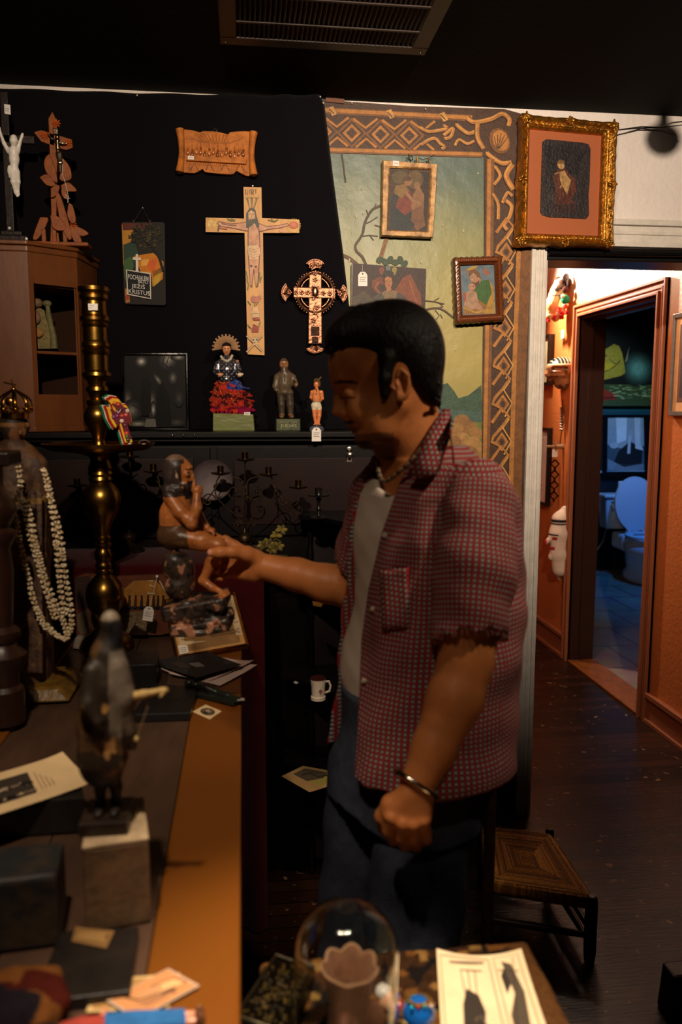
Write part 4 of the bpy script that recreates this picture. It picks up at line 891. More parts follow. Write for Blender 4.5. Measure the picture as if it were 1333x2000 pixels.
def leaf_crucifix():
    Y = 2.50; P = lambda x, y, d=0: aY(x, y, Y+d); s = .00165
    t = thing('carved_crucifix', Vector((P(118, 478).x, Y, CZ)), 'varnished brown carved wooden crucifix with leaves and a small metal figure, on the corner cabinet', 'crucifix')
    wd = mat('varnished_carving', (140, 72, 22), rough=.45, spec=.3, mott=.35, mscale=30, bump=.25, bscale=70)
    b = MB(); th = (0, .012, 0)
    b.prism([P(94, 232), P(102, 218), P(109, 232), P(112, 260), P(110, 420), P(116, 474), (P(98, 474)), P(100, 420), P(96, 262)], th); b.build('upright', wd, t, smooth=False, bevel=.0015)
    b = MB(); b.prism([P(66, 258), P(80, 254), P(140, 272), P(142, 288), P(130, 293), P(118, 290), P(80, 276)], th); b.build('crossbar', wd, t, smooth=False, bevel=.0015)
    def leaf(pts, d=-.012, thk=.010): m = MB(); m.prism([P(x, y, d) for x, y in bez(pts+[pts[0]], 24)[:-1]], (0, thk, 0)); return m.build('leaf', wd, t, smooth=False, bevel=.0015)
    leaf([(96, 300), (88, 308), (86, 322), (91, 338), (103, 352), (112, 356), (108, 330)]); leaf([(124, 310), (134, 322), (139, 336), (138, 350), (124, 354), (116, 348), (120, 330)]); leaf([(77, 346), (90, 340), (102, 350), (108, 362), (92, 362)], -.014)
    leaf([(118, 362), (134, 356), (150, 372), (136, 374), (124, 372)], -.014); leaf([(104, 362), (116, 362), (112, 378), (100, 386), (100, 372)]); leaf([(120, 362), (128, 372), (134, 388), (126, 388), (120, 378)], -.016); leaf([(134, 396), (142, 402), (148, 430), (140, 436), (131, 420)], -.014)
    leaf([(108, 380), (116, 378), (130, 420), (140, 462), (132, 466), (118, 436)], -.018); leaf([(144, 440), (160, 446), (173, 456), (160, 461), (146, 454)], -.016); leaf([(136, 440), (150, 448), (160, 474), (150, 478), (140, 462)], -.018); leaf([(98, 420), (116, 424), (128, 440), (124, 450), (104, 446)], -.02); leaf([(78, 424), (94, 428), (76, 464), (64, 464)], -.012)
    for cx, cy, r in ((110, 241, 9), (87, 264, 8), (133, 279, 8), (143, 441, 9)):
        m = MB()
        for k in range(8): a = k*math.pi/4; m.ball(P(cx+r*.6*math.cos(a), cy+r*.6*math.sin(a), -.004), (.0055, .0025, .0022), (186, 84, 30), 6, Matrix.Rotation(a, 3, 'Y'))
        m.ball(P(cx, cy, -.005), .0035, (150, 60, 20), 8); m.build('flower', M_gloss(), t)
    m = MB(); c = P(118, 478); m.box((c.x-.075, Y-.03, CZ+.0005), (c.x+.085, Y+.028, CZ+.012)); m.build('base', wd, t, smooth=False, bevel=.003)
    for k in range(3): m = MB(); m.box((c.x-.05+k*.03, Y-.012, CZ+.012), (c.x-.038+k*.03, Y+.0, CZ+.05)); m.build('peg', wd, t, smooth=False, bevel=.002)
    sd = SD(P(84, 350, -.035), P(140, 240, .01), .0012); r = s; q = -.014
    sd.ell(P(112, 268, q-.004), (4*r, 4*r, 5*r)); sd.cone(P(112, 272, q), P(113, 290, q), 4*r, 4*r, .003); sd.chain([P(109, 276, q), P(101, 270, q), P(94, 262, q)], [2*r, 1.6*r, 1.4*r], .002); sd.chain([P(115, 277, q), P(121, 280, q), P(130, 280, q)], [2*r, 1.6*r, 1.4*r], .002)
    sd.ell(P(115, 302, q), (6*r, 3.5*r, 6*r), None, .003); sd.chain([P(114, 300, q), P(116, 318, q-.006), P(117, 336, q)], [4*r, 3*r, 2*r], .003); sd.chain([P(119, 300, q), P(120, 318, q-.006), P(119, 336, q)], [3.6*r, 2.6*r, 1.8*r], .003); sd.box(P(108, 256, q+.004), (4*r, 1*r, 5*r), None, .0005)
    solid('metal_figure', sd, mat('silver_cast', (170, 150, 120), rough=.25, metal=1, bump=.2), t, smooth_it=1)
    st = MB((216, 206, 192)); st.tube([P(123, 310, -.02), P(122, 340, -.022), P(129, 362, -.022), P(134, 385, -.022), P(132, 396, -.022)], .0008, 5); st.tube([P(126, 386, -.023), P(137, 388, -.023), P(128, 380, -.023), P(134, 394, -.023)], .0008, 5); st.build('string', M_cloth(), t)
leaf_crucifix()
# ================================================================== THINGS HUNG ON THE BLACK CLOTH
def scroll_plaque():
    Y = 2.655; P = lambda x, y, d=0: aY(x, y, Y+d); t = hang('carved_plaque', 421, 346, Y, 'carved wooden scroll plaque with curled ends and a small white sticker', 'plaque')
    wd = mat('carved_plaque_wood', (190, 112, 44), rough=.55, spec=.2, mott=.6, mscale=34, mcol=(92, 46, 18), bump=.5, bscale=70)
    top = bez([(350, 252), (375, 254), (390, 258), (398, 256), (424, 257), (446, 262), (450, 258), (478, 256), (496, 258)], 30); bot = bez([(496, 334), (486, 344), (470, 338), (462, 334), (455, 340), (440, 340), (402, 336), (396, 330), (380, 338), (355, 336)], 30)
    b = MB(); b.prism([P(*q) for q in top+bot], (0, .016, 0)); b.build('board', wd, t, smooth=False, bevel=.003)
    for x0, x1, dx in ((343, 358, 4), (488, 502, -4)):
        m = MB(); rows = [P(x0+8+dx*math.sin(math.pi*k/14), 252+84*k/14+(6 if dx < 0 else 0), -.004) for k in range(15)]; m.tube(rows, [(.013-.004*math.sin(math.pi*k/14)) for k in range(15)], 14); m.build('rolled_end', wd, t)
        e = MB((70, 34, 14)); e.lathe([(.014, 0), (.010, -.001), (.011, -.004), (.005, -.003), (.006, -.006), (.002, -.006)], rows[-1], 16); e.build('curl', M_gloss(), t)
    r = MB((170, 100, 40)); rnd = random.Random(9)
    # coffered ceiling lines, row of small rounded arches and blossoms: plain generic relief
    for k in range(9): r.tube([P(382+k*8, 262), P(398+k*5, 276, -.002)], .0012, 5)
    r.tube([P(372, 268), P(400, 278), P(446, 280), P(476, 268)], .002, 6); r.tube([P(400, 276), P(446, 278)], .0015, 6)
    for k in range(14):
        x = 367+k*8.3; y = 298+math.sin(k*1.9)*3+k*.35
        r.ball(P(x, y, -.003), (.0055, .005, .009), ((170, 96, 44), (130, 70, 30), (196, 116, 56))[k % 3], 8, Matrix.Rotation(.3*math.sin(k*2.3), 3, 'Y')); r.ball(P(x+1, y-8, -.002), .0042, ((190, 110, 52), (140, 76, 34))[k % 2], 8)
        if k % 2: r.tube([P(x, y-20), P(x, y-10)], .0016, 5)
        r.tube([P(x-3, 322+k*.4), P(x, 312+k*.4), P(x+3, 322+k*.4)], .0012, 5)
    for k in range(4): r.tube([P(372+k*30, 332), P(380+k*30, 318), P(388+k*30, 334)], .002, 6, (120, 62, 26))
    r.build('relief_carving', M_gloss(), t)
    l = MB((220, 148, 76)); l.prism([P(364, 303, -.011), P(482, 310, -.011), P(481, 320, -.011), P(363, 313, -.011)], (0, .011, 0)); l.build('ledge', wd, t, smooth=False, bevel=.001)
    mf, n = planeY(Y-.0115); a = Art(mf, n); a.P([(367, 304), (379, 305), (379, 312), (367, 311)], (232, 220, 210)); a.S([(369, 307), (376, 308)], .7, (120, 110, 110)); a.build('sticker', M_paper(), t)
    MB((190, 180, 160)).tube([P(420, 258), P(418, 254), P(421, 250), P(424, 254), P(422, 258)], .001, 5).build('hanging_loop', M_metal(), t)
scroll_plaque()
def enamel_sign():
    Y = 2.66; mf, n = planeY(Y); t = hang('painted_sign', 281, 597, Y, 'small painted metal sign with a tree, white cross and white lettering, hung by string', 'sign')
    a = Art(mf, n); Q = [(238, 435), (241, 434), (318, 434), (322, 437), (324, 593), (322, 596), (246, 594), (243, 590)]
    a.slab(Q, .004, (20, 20, 20)); a.P(Q, (30, 26, 22)); a.P([(239, 437), (262, 446), (256, 470), (244, 500), (241, 520), (238, 440)], (178, 122, 36)); a.P([(239, 436), (300, 436), (280, 448), (240, 450)], (88, 36, 24)); a.P([(241, 478), (262, 470), (272, 500), (262, 516), (242, 530)], (40, 62, 48)); a.P([(242, 510), (256, 500), (262, 520), (250, 560), (243, 540)], (60, 92, 50))
    a.P([(262, 500), (300, 494), (320, 512), (318, 545), (298, 560), (296, 535), (275, 530)], (198, 120, 26)); a.P([(284, 512), (308, 504), (304, 530), (290, 528)], (206, 96, 40)); a.P([(300, 545), (318, 520), (312, 550), (300, 560)], (190, 150, 50)); a.P([(276, 508), (292, 506), (288, 518), (276, 520)], (222, 160, 70)); a.P([(244, 565), (252, 560), (254, 590), (246, 592)], (170, 110, 40)); a.E(249, 581, 4, 5, (160, 60, 40))
    rnd = random.Random(4)
    for k in range(130):
        r_ = rnd.random()**.6; an = rnd.uniform(0, 6.28); x = 286+34*r_*math.cos(an); y = 460+23*r_*math.sin(an); a.E(x, y, rnd.uniform(2, 4), rnd.uniform(1.2, 2.4), ((24, 26, 14), (52, 44, 20), (70, 60, 26), (18, 18, 12))[k % 4], rot=rnd.uniform(0, 180))
    a.S(bez([(294, 476), (304, 492), (312, 505), (319, 530)]), 5, (20, 16, 12)); a.S([(292, 478), (276, 466)], 2, (20, 16, 12)); a.S([(298, 484), (300, 462)], 2, (20, 16, 12))
    a.P([(266, 497), (270, 497), (271, 530), (266, 530)], (226, 216, 196)); a.P([(260, 503), (276, 504), (276, 509), (260, 508)], (226, 216, 196)); 
    for k in range(9): a.S([(300+k*2, 540-k), (299+k*2.3, 530-k)], .8, (30, 30, 16))
    a.P([(247, 527), (295, 534), (296, 585), (249, 576)], (212, 204, 192)); a.P([(249, 529), (293, 536), (294, 583), (251, 574)], (22, 20, 20)); a.build('sign_plate', mat('sign_enamel', attr=True, rough=.6, spec=.2, mott=.2, mscale=40), t)
    m = MB(); rot = [(251, 545, 'POCHVALEN', 40, 10), (271, 553, 'BUĎ', 19, 9), (258, 562, 'JEŽIŠ', 26, 10), (252, 573, 'KRISTUS', 42, 9)]
    for x, y, s_, w_, h_ in rot:
        o = mf(x, y); xd = mf(x+40, y+5)-mf(x, y); sc = xd.length/40.3; text_into(m, s_, o+Vector((0, -.0065, 0)), xd, (0, 0, 1), h_*sc*.9, (206, 200, 192), w_*sc, bold=.0)
    m.build('lettering', M_gloss(), t)
    st = MB((70, 60, 52)); st.tube([mf(261, 434), mf(279, 406), mf(293, 434)], .0008, 5); st.ball(mf(261, 432), .004); st.ball(mf(293, 432), .004); st.build('hanging_string', M_cloth(), t)
    MB((235, 230, 220)).ball(mf(279, 406), .0018, n=8).build('nail', M_gloss(), t)
enamel_sign()
def painted_cross():
    Y = 2.655; mf, n = planeY(Y); t = hang('painted_cross', 500, 694, Y, 'large flat wooden cross painted with a crucified figure, sun and skull', 'cross')
    a = Art(mf, n); Q = [(476, 365), (511, 366), (512, 426), (585, 429), (585, 455), (514, 455), (517, 694), (484, 692), (478, 455), (402, 453), (402, 425), (477, 427)]
    a.slab(Q, .007, (120, 78, 38)); a.build('board', mat('cross_wood', (206, 150, 78), rough=.5, mott=.45, mscale=24, mcol=(132, 88, 44), stretch=(1, 1, .3), bump=.3, bscale=90), t, bevel=0)
    a = Art(mf, n, base=.0008); sk = (206, 150, 118); ol = (120, 70, 48); gr = (110, 112, 44)
    def rays(cx, cy, r0, r1, col, k=20):
        for i in range(k): an = i*2*math.pi/k; a.S([(cx+r0*math.cos(an), cy+r0*math.sin(an)), (cx+r1*math.cos(an+.06), cy+r1*math.sin(an+.06))], 1.6, col)
    rays(414, 438, 8, 12.5, (214, 168, 60)); a.E(414, 438, 8.5, 8.5, (222, 176, 92)); a.E(414, 438, 7.5, 7.5, (224, 184, 110)); a.S([(410, 436), (412, 435)], 1, (60, 40, 20)); a.S([(416, 435), (419, 436)], 1, (60, 40, 20)); a.S([(411, 443), (414, 444), (418, 443)], 1.2, (150, 50, 30)); a.S([(414, 436), (413, 441)], .7, (120, 70, 30))
    rays(574, 441, 9, 14, (216, 176, 80)); a.E(574, 440, 9, 7, (196, 96, 70)); a.E(574, 440, 6, 4, (212, 120, 92), rot=20); a.E(550, 450, 5, 4, (214, 150, 110)); a.P([(494, 430), (480, 434), (450, 437), (428, 432), (424, 436), (430, 443), (452, 446), (480, 452), (494, 452)], ol); a.P([(494, 431), (480, 435.5), (450, 439), (428, 434), (426, 437), (432, 442), (452, 444.5), (480, 450), (494, 451)], sk)
    a.P([(494, 432), (506, 436), (520, 442), (545, 440), (562, 436), (566, 441), (548, 446), (524, 449), (510, 453), (494, 454)], ol); a.P([(494, 433), (506, 437.5), (520, 443.5), (545, 441.5), (562, 437.5), (563, 441), (548, 444.5), (524, 447.5), (510, 451.5), (494, 453)], sk)
    a.S([(433, 437), (445, 440), (462, 441)], 1.6, (70, 40, 40)); a.S([(428, 446), (444, 448)], 2.5, (180, 70, 56)); a.S([(428, 440), (426, 452)], 3, (80, 84, 80)); a.P([(484, 455), (486, 432), (504, 432), (508, 455), (509, 490), (507, 520), (505, 560), (500, 562), (496, 530), (493, 562), (489, 560), (486, 520), (484, 490)], ol)
    a.P([(486, 455), (487, 434), (503, 434), (506, 456), (507, 490), (505, 520), (503, 558), (500, 558), (497, 526), (495, 526), (492, 558), (489, 556), (488, 520), (486, 490)], (202, 150, 116)); a.P([(484, 482), (490, 479), (502, 480), (508, 484), (508, 496), (504, 506), (488, 506), (485, 496)], (214, 178, 136))
    for q in range(4): a.S([(486, 485+q*5), (496, 489+q*5), (506, 485+q*5)], .9, (170, 110, 80))
    for q in range(5): a.S([(488, 460+q*4), (495, 462+q*4)], .8, (176, 110, 86)); a.S([(498, 462+q*4), (505, 460+q*4)], .8, (176, 110, 86))
    a.E(491, 520, 2.5, 2, (80, 56, 56)); a.E(500, 521, 2.5, 2, (80, 56, 56)); a.P([(481, 444), (481, 418), (486, 409), (492, 406), (499, 410), (502, 424), (507, 440), (503, 447), (498, 436), (492, 440), (486, 446), (482, 446)], (76, 76, 68)); a.P([(485, 416), (491, 411), (498, 416), (499, 428), (492, 436), (486, 430)], (208, 164, 118)); a.S([(486, 419), (490, 418)], 1.2, (60, 40, 30)); a.S([(493, 418), (497, 419)], 1.2, (60, 40, 30)); a.S([(492, 419), (491, 426)], 1, (150, 96, 60)); a.P([(487, 427), (492, 430), (498, 426), (497, 436), (492, 442), (488, 434)], (84, 78, 66)); a.S([(489, 429), (494, 429)], 1.4, (160, 60, 40))
    for x0, x1 in ((483, 488), (492, 492), (502, 496)): a.E(x0, 386, 4, 1.8, (186, 156, 84)); a.S([(x0, 387), (x1, 408)], [3.2, 1.2], (96, 90, 60)); a.S([(x0-1, 389), (x1-.5, 406)], [1, .5], (160, 150, 100))
    for pts in ([(444, 427), (452, 432), (460, 430)], [(446, 431), (454, 428), (458, 433)], [(524, 430), (534, 433), (544, 429)], [(530, 428), (536, 434), (542, 431)], [(482, 545), (486, 556), (484, 566)], [(508, 532), (507, 545), (502, 556)], [(481, 530), (484, 544)], [(511, 540), (508, 552)], [(484, 634), (490, 642), (486, 638)], [(509, 628), (505, 640), (500, 642)], [(484, 588), (490, 596)], [(507, 586), (501, 596)]): a.S(pts, 2, gr)
    a.P([(489, 582), (494, 577), (502, 580), (508, 576), (511, 582), (506, 590), (498, 592), (492, 590)], (190, 116, 92)); a.S([(498, 590), (498, 600)], 2, gr); a.P([(494, 600), (503, 600), (504, 606), (508, 612), (506, 620), (494, 621), (491, 612), (495, 606)], (214, 176, 130)); a.S([(493, 612), (507, 613)], 1, ol); a.P([(493, 622), (508, 622), (508, 626), (496, 626)], (150, 56, 40)); a.P([(494, 638), (503, 636), (506, 642), (505, 649), (492, 649), (491, 643)], (158, 60, 40)); a.S([(494, 634), (500, 636)], 2, (158, 60, 40))
    for q in ([(482, 656), (512, 686)], [(512, 656), (482, 688)]): a.S(q, 4, (110, 74, 44)); a.S(q, 2.4, (214, 180, 132))
    a.E(498, 664, 8, 6, ol); a.E(498, 664, 7, 5.2, (214, 184, 136)); a.E(501, 672, 4, 4, (208, 176, 128)); a.E(495, 664, 1.8, 1.8, (50, 34, 24)); a.E(502, 664, 1.8, 1.8, (50, 34, 24)); a.S([(498, 668), (499, 670)], 1, (60, 40, 30)); a.S([(498, 674), (504, 674)], .8, (60, 40, 30))
    m = Art(mf, n, base=.0012)
    for pts in ([(480, 370), (480, 380)], [(483, 381), (484, 371), (488, 380), (489, 370)], [(492, 380), (492, 370), (496, 371), (496, 375), (492, 375), (496, 380)], [(500, 369), (500, 378)]): m.S(pts, 1.4, (60, 44, 30))
    m.build('inri_lettering', M_paint(), t); a.build('painted_figure', M_paint(), t)
    MB((240, 235, 225)).ball(mf(494, 363), .003, n=8).build('nail', M_gloss(), t)
painted_cross()
def tin_cross():
    Y = 2.65; mf, n = planeY(Y); P = lambda x, y, d=0: aY(x, y, Y+d); t = hang('tin_cross', 615, 690, Y, 'embossed copper coloured tin cross with ring and fan shaped ends', 'cross')
    tin = mat('embossed_tin', (140, 94, 70), rough=.34, metal=.95, mott=.35, mscale=40, mcol=(90, 56, 40), bump=.5, bscale=120)
    b = MB(); b.prism([P(604, 530, -.006), P(629, 530, -.006), P(630, 672, -.006), (P(602, 672, -.006))], (0, .01, 0)); b.prism([P(573, 560, -.007), P(656, 562, -.007), P(656, 583, -.007), P(573, 582, -.007)], (0, .01, 0)); b.build('arms', tin, t, smooth=False, bevel=.003)
    rg = MB(); pts = [P(616+36*math.cos(a), 572+38*math.sin(a), -.002) for a in [2*math.pi*k/48 for k in range(49)]]; rg.tube(pts, .0055, 8, cap=False); rg.tube([P(616+29*math.cos(a), 572+31*math.sin(a), -.001) for a in [2*math.pi*k/48 for k in range(49)]], .002, 6, cap=False)
    for k in range(44): a_ = 2*math.pi*k/44; rg.ball(P(616+40*math.cos(a_), 572+42*math.sin(a_), -.002), .0022, n=6)
    rg.build('ring', tin, t)
    def fan(cx, cy, ang):
        m = MB(); pts = []; 
        for k in range(13): a_ = R(ang-52+104*k/12); pts.append(P(cx+22*math.cos(a_), cy+22*math.sin(a_), -.004))
        m.prism([P(cx-8*math.sin(R(ang)), cy+8*math.cos(R(ang)), -.004)]+[pts[0]]+pts[1:]+[P(cx+8*math.sin(R(ang)), cy-8*math.cos(R(ang)), -.004)], (0, .006, 0))
        for k in range(11): a_ = R(ang-46+92*k/10); m.ball(P(cx+20*math.cos(a_), cy+20*math.sin(a_), -.005), .0028, n=6); m.tube([P(cx+8*math.cos(a_), cy+8*math.sin(a_), -.006), P(cx+17*math.cos(a_), cy+17*math.sin(a_), -.005)], .0014, 5)
        m.build('fan_end', tin, t)
    fan(616, 528, -90); fan(572, 571, 180); fan(657, 573, 0); fan(616, 668, 90)
    o = MB()
    def blossom(cx, cy, r=6):
        for k in range(5): a_ = k*1.2566; o.ball(P(cx+r*.55*math.cos(a_), cy+r*.55*math.sin(a_), -.012), (.0035, .002, .003), None, 6)
        o.ball(P(cx, cy, -.0135), .0022, n=6)
    for c in ((608, 520), (624, 520), (616, 546), (616, 533), (590, 571), (578, 571), (602, 571), (632, 572), (645, 573), (664, 574), (566, 571), (616, 610), (612, 625), (620, 600)): blossom(*c)
    o.tube([P(618, 590, -.012), P(612, 605, -.012), P(622, 618, -.012), P(612, 635, -.012)], .0014, 5); o.build('embossed_flowers', tin, t)
    h = MB(); h.ball(P(616, 570, -.016), (.010, .006, .018)); h.tube([P(612, 556, -.014), P(618, 565, -.016), P(612, 585, -.014)], .003, 6)
    for k in range(5): h.tube([P(608, 560+k*5, -.016), P(616, 562+k*5, -.019), P(624, 559+k*5, -.016)], .0012, 5)
    h.build('figure_relief', mat('bright_tin', (190, 140, 112), rough=.25, metal=1, bump=.2), t)
    k_ = MB((30, 20, 16)); k_.box(P(610, 672, -.010), P(622, 658, -.006)); k_.box(P(608, 655, -.010), P(624, 638, -.006)); k_.build('dark_badge', M_metal(), t)
tin_cross()
# ================================================================== THINGS ON THE BLACK CABINET TOP
def photo_frame():
    Y = 2.60; mf, n = planeY(Y); t = thing('framed_photograph', Vector((mf(302, 838).x, Y, SZ)), 'black and white shadowy photograph in a thin black frame on the cabinet top', 'photograph')
    O = [(240, 690), (366, 690), (369, 839), (237, 839)]; I = [(243, 694), (362, 694), (364, 834), (242, 834)]
    ring_frame(mf, n, O, I, [(0, -.012), (0, .004), (.5, .005), (1, .002), (1, -.004)], (16, 13, 12)).build('frame', M_gloss(), t)
    a = Art(mf, n, base=-.002); a.slab(I, .006, (10, 10, 10)); 
    a.P(I, (24, 22, 21))
    def blob(cx, cy, rx, ry, c, rot=0):
        for k in range(16): f_ = 1.25-1.15*k/15; cc = tuple(int(24+(v-24)*((k+1)/16)**1.5) for v in c); a.P([(min(361, max(244, cx+rx*f_*math.cos(q_)*math.cos(R(rot))-ry*f_*math.sin(q_)*math.sin(R(rot)))), min(833, max(695, cy+rx*f_*math.cos(q_)*math.sin(R(rot))+ry*f_*math.sin(q_)*math.cos(R(rot))))) for q_ in [j_*math.pi/9 for j_ in range(18)]], cc)
    blob(276, 706, 11, 10, (200, 192, 180)); blob(328, 702, 16, 18, (150, 144, 134)); blob(349, 698, 13, 6, (160, 152, 142)); blob(338, 738, 8, 12, (118, 112, 104)); blob(309, 742, 5, 14, (130, 124, 116), -35); blob(250, 780, 8, 18, (104, 98, 92)); blob(258, 802, 16, 18, (120, 114, 104)); blob(298, 792, 7, 26, (150, 142, 132)); blob(270, 828, 22, 7, (140, 134, 124)); blob(350, 778, 8, 14, (66, 62, 60)); blob(300, 800, 5, 14, (170, 164, 152))
    blob(345, 825, 16, 7, (70, 66, 62)); a.P([(277, 745), (285, 736), (294, 745), (296, 800), (290, 812), (278, 812), (274, 790)], (14, 13, 13)); a.S([(258, 790), (278, 800)], 1.2, (30, 30, 30)); a.S([(322, 694), (318, 708), (330, 718), (338, 714)], 1, (24, 24, 24)); a.S([(330, 696), (326, 710)], 1, (24, 24, 24)); a.P([(306, 834), (308, 760), (318, 745), (330, 770), (336, 834)], (12, 11, 11)); a.P([(283, 834), (286, 818), (304, 818), (306, 834)], (90, 86, 80))
    a.build('photograph', mat('glossy_photo', attr=True, rough=.45, spec=.1, bump=.05, bscale=20), t)
photo_frame()
def halo_saint():
    Y = 2.55; P = lambda x, y, d=0: aY(x, y, Y+d); s = .00168; t = thing('santo_figure', Vector((P(457, 838).x, Y, SZ)), 'saint figure with a rayed halo, silvery cape and red blanket on a green box', 'statue')
    b = MB((104, 112, 46)); c = Vector((P(457, 820).x, Y, 0)); w = 38*s
    b.hexa([(c.x-w*1.02, Y-.035, SZ), (c.x+w*1.02, Y-.035, SZ), (c.x+w*1.02, Y+.035, SZ), (c.x-w*1.02, Y+.035, SZ)], [(c.x-w, Y-.034, SZ+.055), (c.x+w*.96, Y-.034, SZ+.052), (c.x+w*.96, Y+.034, SZ+.052), (c.x-w, Y+.034, SZ+.055)]); b.build('green_box', mat('green_painted_wood', (104, 110, 42), rough=.45, mott=.5, mscale=22, mcol=(70, 76, 30), bump=.4, bscale=60, stretch=(.3, 1, 1)), t, smooth=False, bevel=.002)
    mf, n = planeY(Y-.0355); a = Art(mf, n); a.slab([(477, 805), (489, 805), (489, 811), (477, 811)], .0008, (224, 216, 208)); a.S([(479, 808), (487, 808)], 1, (120, 110, 110)); a.build('sticker', M_paper(), t)
    h = MB((176, 124, 62)); hc = P(442, 680, .012)
    for k in range(25):
        an = R(-6+192*k/24); l = 26*s*(.86 if k % 2 else 1); d = Vector((math.cos(an), 0, math.sin(an))); q = Vector((-d.z, 0, d.x)); h.prism([hc-q*.0008, hc+q*.0008, hc+d*l+q*.0028, hc+d*l-q*.0028], (0, .0015, 0))
    h.ball(hc, (.013, .002, .013)); h.build('halo', mat('tarnished_brass', (112, 78, 42), rough=.5, metal=.4, bump=.2), t)
    # blanket
    sd = SD(P(402, 815, -.07), P(504, 720, .07), .0018)
    sd.ell(P(448, 772), (32*s, 20*s, 30*s), None, .01); sd.ell(P(452, 792), (40*s, 22*s, 14*s), None, .012); sd.ell(P(446, 752), (24*s, 17*s, 18*s), None, .01)
    rnd = random.Random(11)
    for k in range(60): x = rnd.uniform(412, 492); y = rnd.uniform(748, 802); sd.ell(P(x, y, -20*s*(1-abs(x-452)/60)), (rnd.uniform(4, 9)*s, 3*s, rnd.uniform(1.5, 3.5)*s), None, .004)
    for k in range(26): x = 412+k*3.1; sd.cone(P(x, 796+6*math.sin(k*.35+1), -16*s), P(x+rnd.uniform(-2, 2), 803+8*math.sin(k*.12), -17*s), 1.8*s, 1.2*s, .003)
    def bc(V):
        z = V[:, 2]; x = V[:, 0]; nz = 1.3*nz3(V*np.array([1, 1, 2.2]), 55, 1)+.8*nz3(V, 190, 2)
        return clr(V, (None, (150, 28, 26)), (nz > .55, (186, 52, 34)), (nz < -.6, (60, 22, 24)), ((nz > .1) & (nz < .2), (60, 78, 44)), ((z > P(450, 762).z) & (x > P(444, 750).x) & (nz < .7), (34, 62, 128)), ((np.abs(nz+.3) < .04), (190, 130, 50)), ((z < P(450, 795).z) & (nz < .2), (128, 20, 56)))
    solid('blanket', sd, M_cloth(), t, bc)
    # body: cape, collar, arms
    sd = SD(P(414, 745, -.05), P(478, 690, .04), .0012); sd.chain([P(444, 704), P(444, 722), P(443, 742)], [11*s, 17*s, 19*s], .01); sd.ell(P(444, 712), (22*s, 13*s, 13*s), None, .006); sd.chain([P(426, 712, -.006), P(422, 728, -.014), P(428, 734, -.03)], [7*s, 6*s, 5*s], .004); sd.chain([P(462, 712, -.006), P(466, 724, -.014), P(466, 734, -.028)], [7*s, 6*s, 5*s], .004)
    solid('silver_cape', sd, mat('silvered_cape', attr=True, rough=.2, metal=.7, mott=.3, mscale=60, bump=.3), t, lambda V: clr(V, (None, (96, 92, 100)), (np.abs(V[:, 2]-P(440, 722).z-.004*np.sin(V[:, 0]*500)) < .0016, (210, 205, 200)), (V[:, 2] < P(440, 722).z, (66, 66, 76)), (np.sin(V[:, 0]*420)*np.sin(V[:, 2]*420) > .6, (190, 186, 180))))
    sd = SD(P(418, 742, -.06), P(480, 664, .03), .0011); sd.ell(P(443, 682, -.004), (7.6*s, 8*s, 11*s)); sd.cone(P(443, 688), P(443, 698), 4*s, 4.6*s, .004); sd.ell(P(443.5, 684, -.0165), (1.6*s, 2*s, 3*s), None, .002); 
    for hx, hc_ in ((430, (206, 140, 96)), (469, (226, 196, 160))):
        h_ = MB(hc_); h_.ball(P(hx, 732, -.033), (5.5*s, 4*s, 4*s), None, 12); h_.ball(P(hx+4, 731, -.035), (3*s, 3*s, 2.6*s), None, 8); h_.build('hand', M_gloss(), t)
    fz = P(443, 682).z; fx = P(443, 682).x
    solid('face', sd, M_gloss(), t, lambda V: clr(V, (None, (206, 140, 96)), (V[:, 2] > P(443, 674).z, (30, 20, 16)), ((np.abs(np.abs(V[:, 0]-fx)-.0045) < .0018) & (np.abs(V[:, 2]-fz-.001) < .0011), (40, 24, 18)), ((np.abs(V[:, 0]-fx) < .0025) & (np.abs(V[:, 2]-P(443, 689.5).z) < .0009), (160, 50, 40)), (V[:, 0] > P(462, 730).x, (226, 196, 160))))
    MB((34, 24, 20)).lathe([(.004, .008), (.012, .004), (.0145, -.003), (.0135, -.004), (.001, -.001)], P(443, 674, -.002), 20).build('cap', M_cloth(), t)
    c_ = MB((198, 184, 160)); c_.tube([P(432, 696, -.006), P(436, 702, -.016), P(443, 706, -.022), P(450, 702, -.018), (P(454, 694, -.008))], .0042, 8); c_.build('white_collar', M_cloth(), t)
    ch = MB((160, 110, 84)); ch.ball(P(464, 706, -.02), .0055); ch.ball(P(465, 714, -.02), (.006, .005, .009), (100, 90, 96)); ch.build('held_child', M_gloss(), t)
halo_saint()
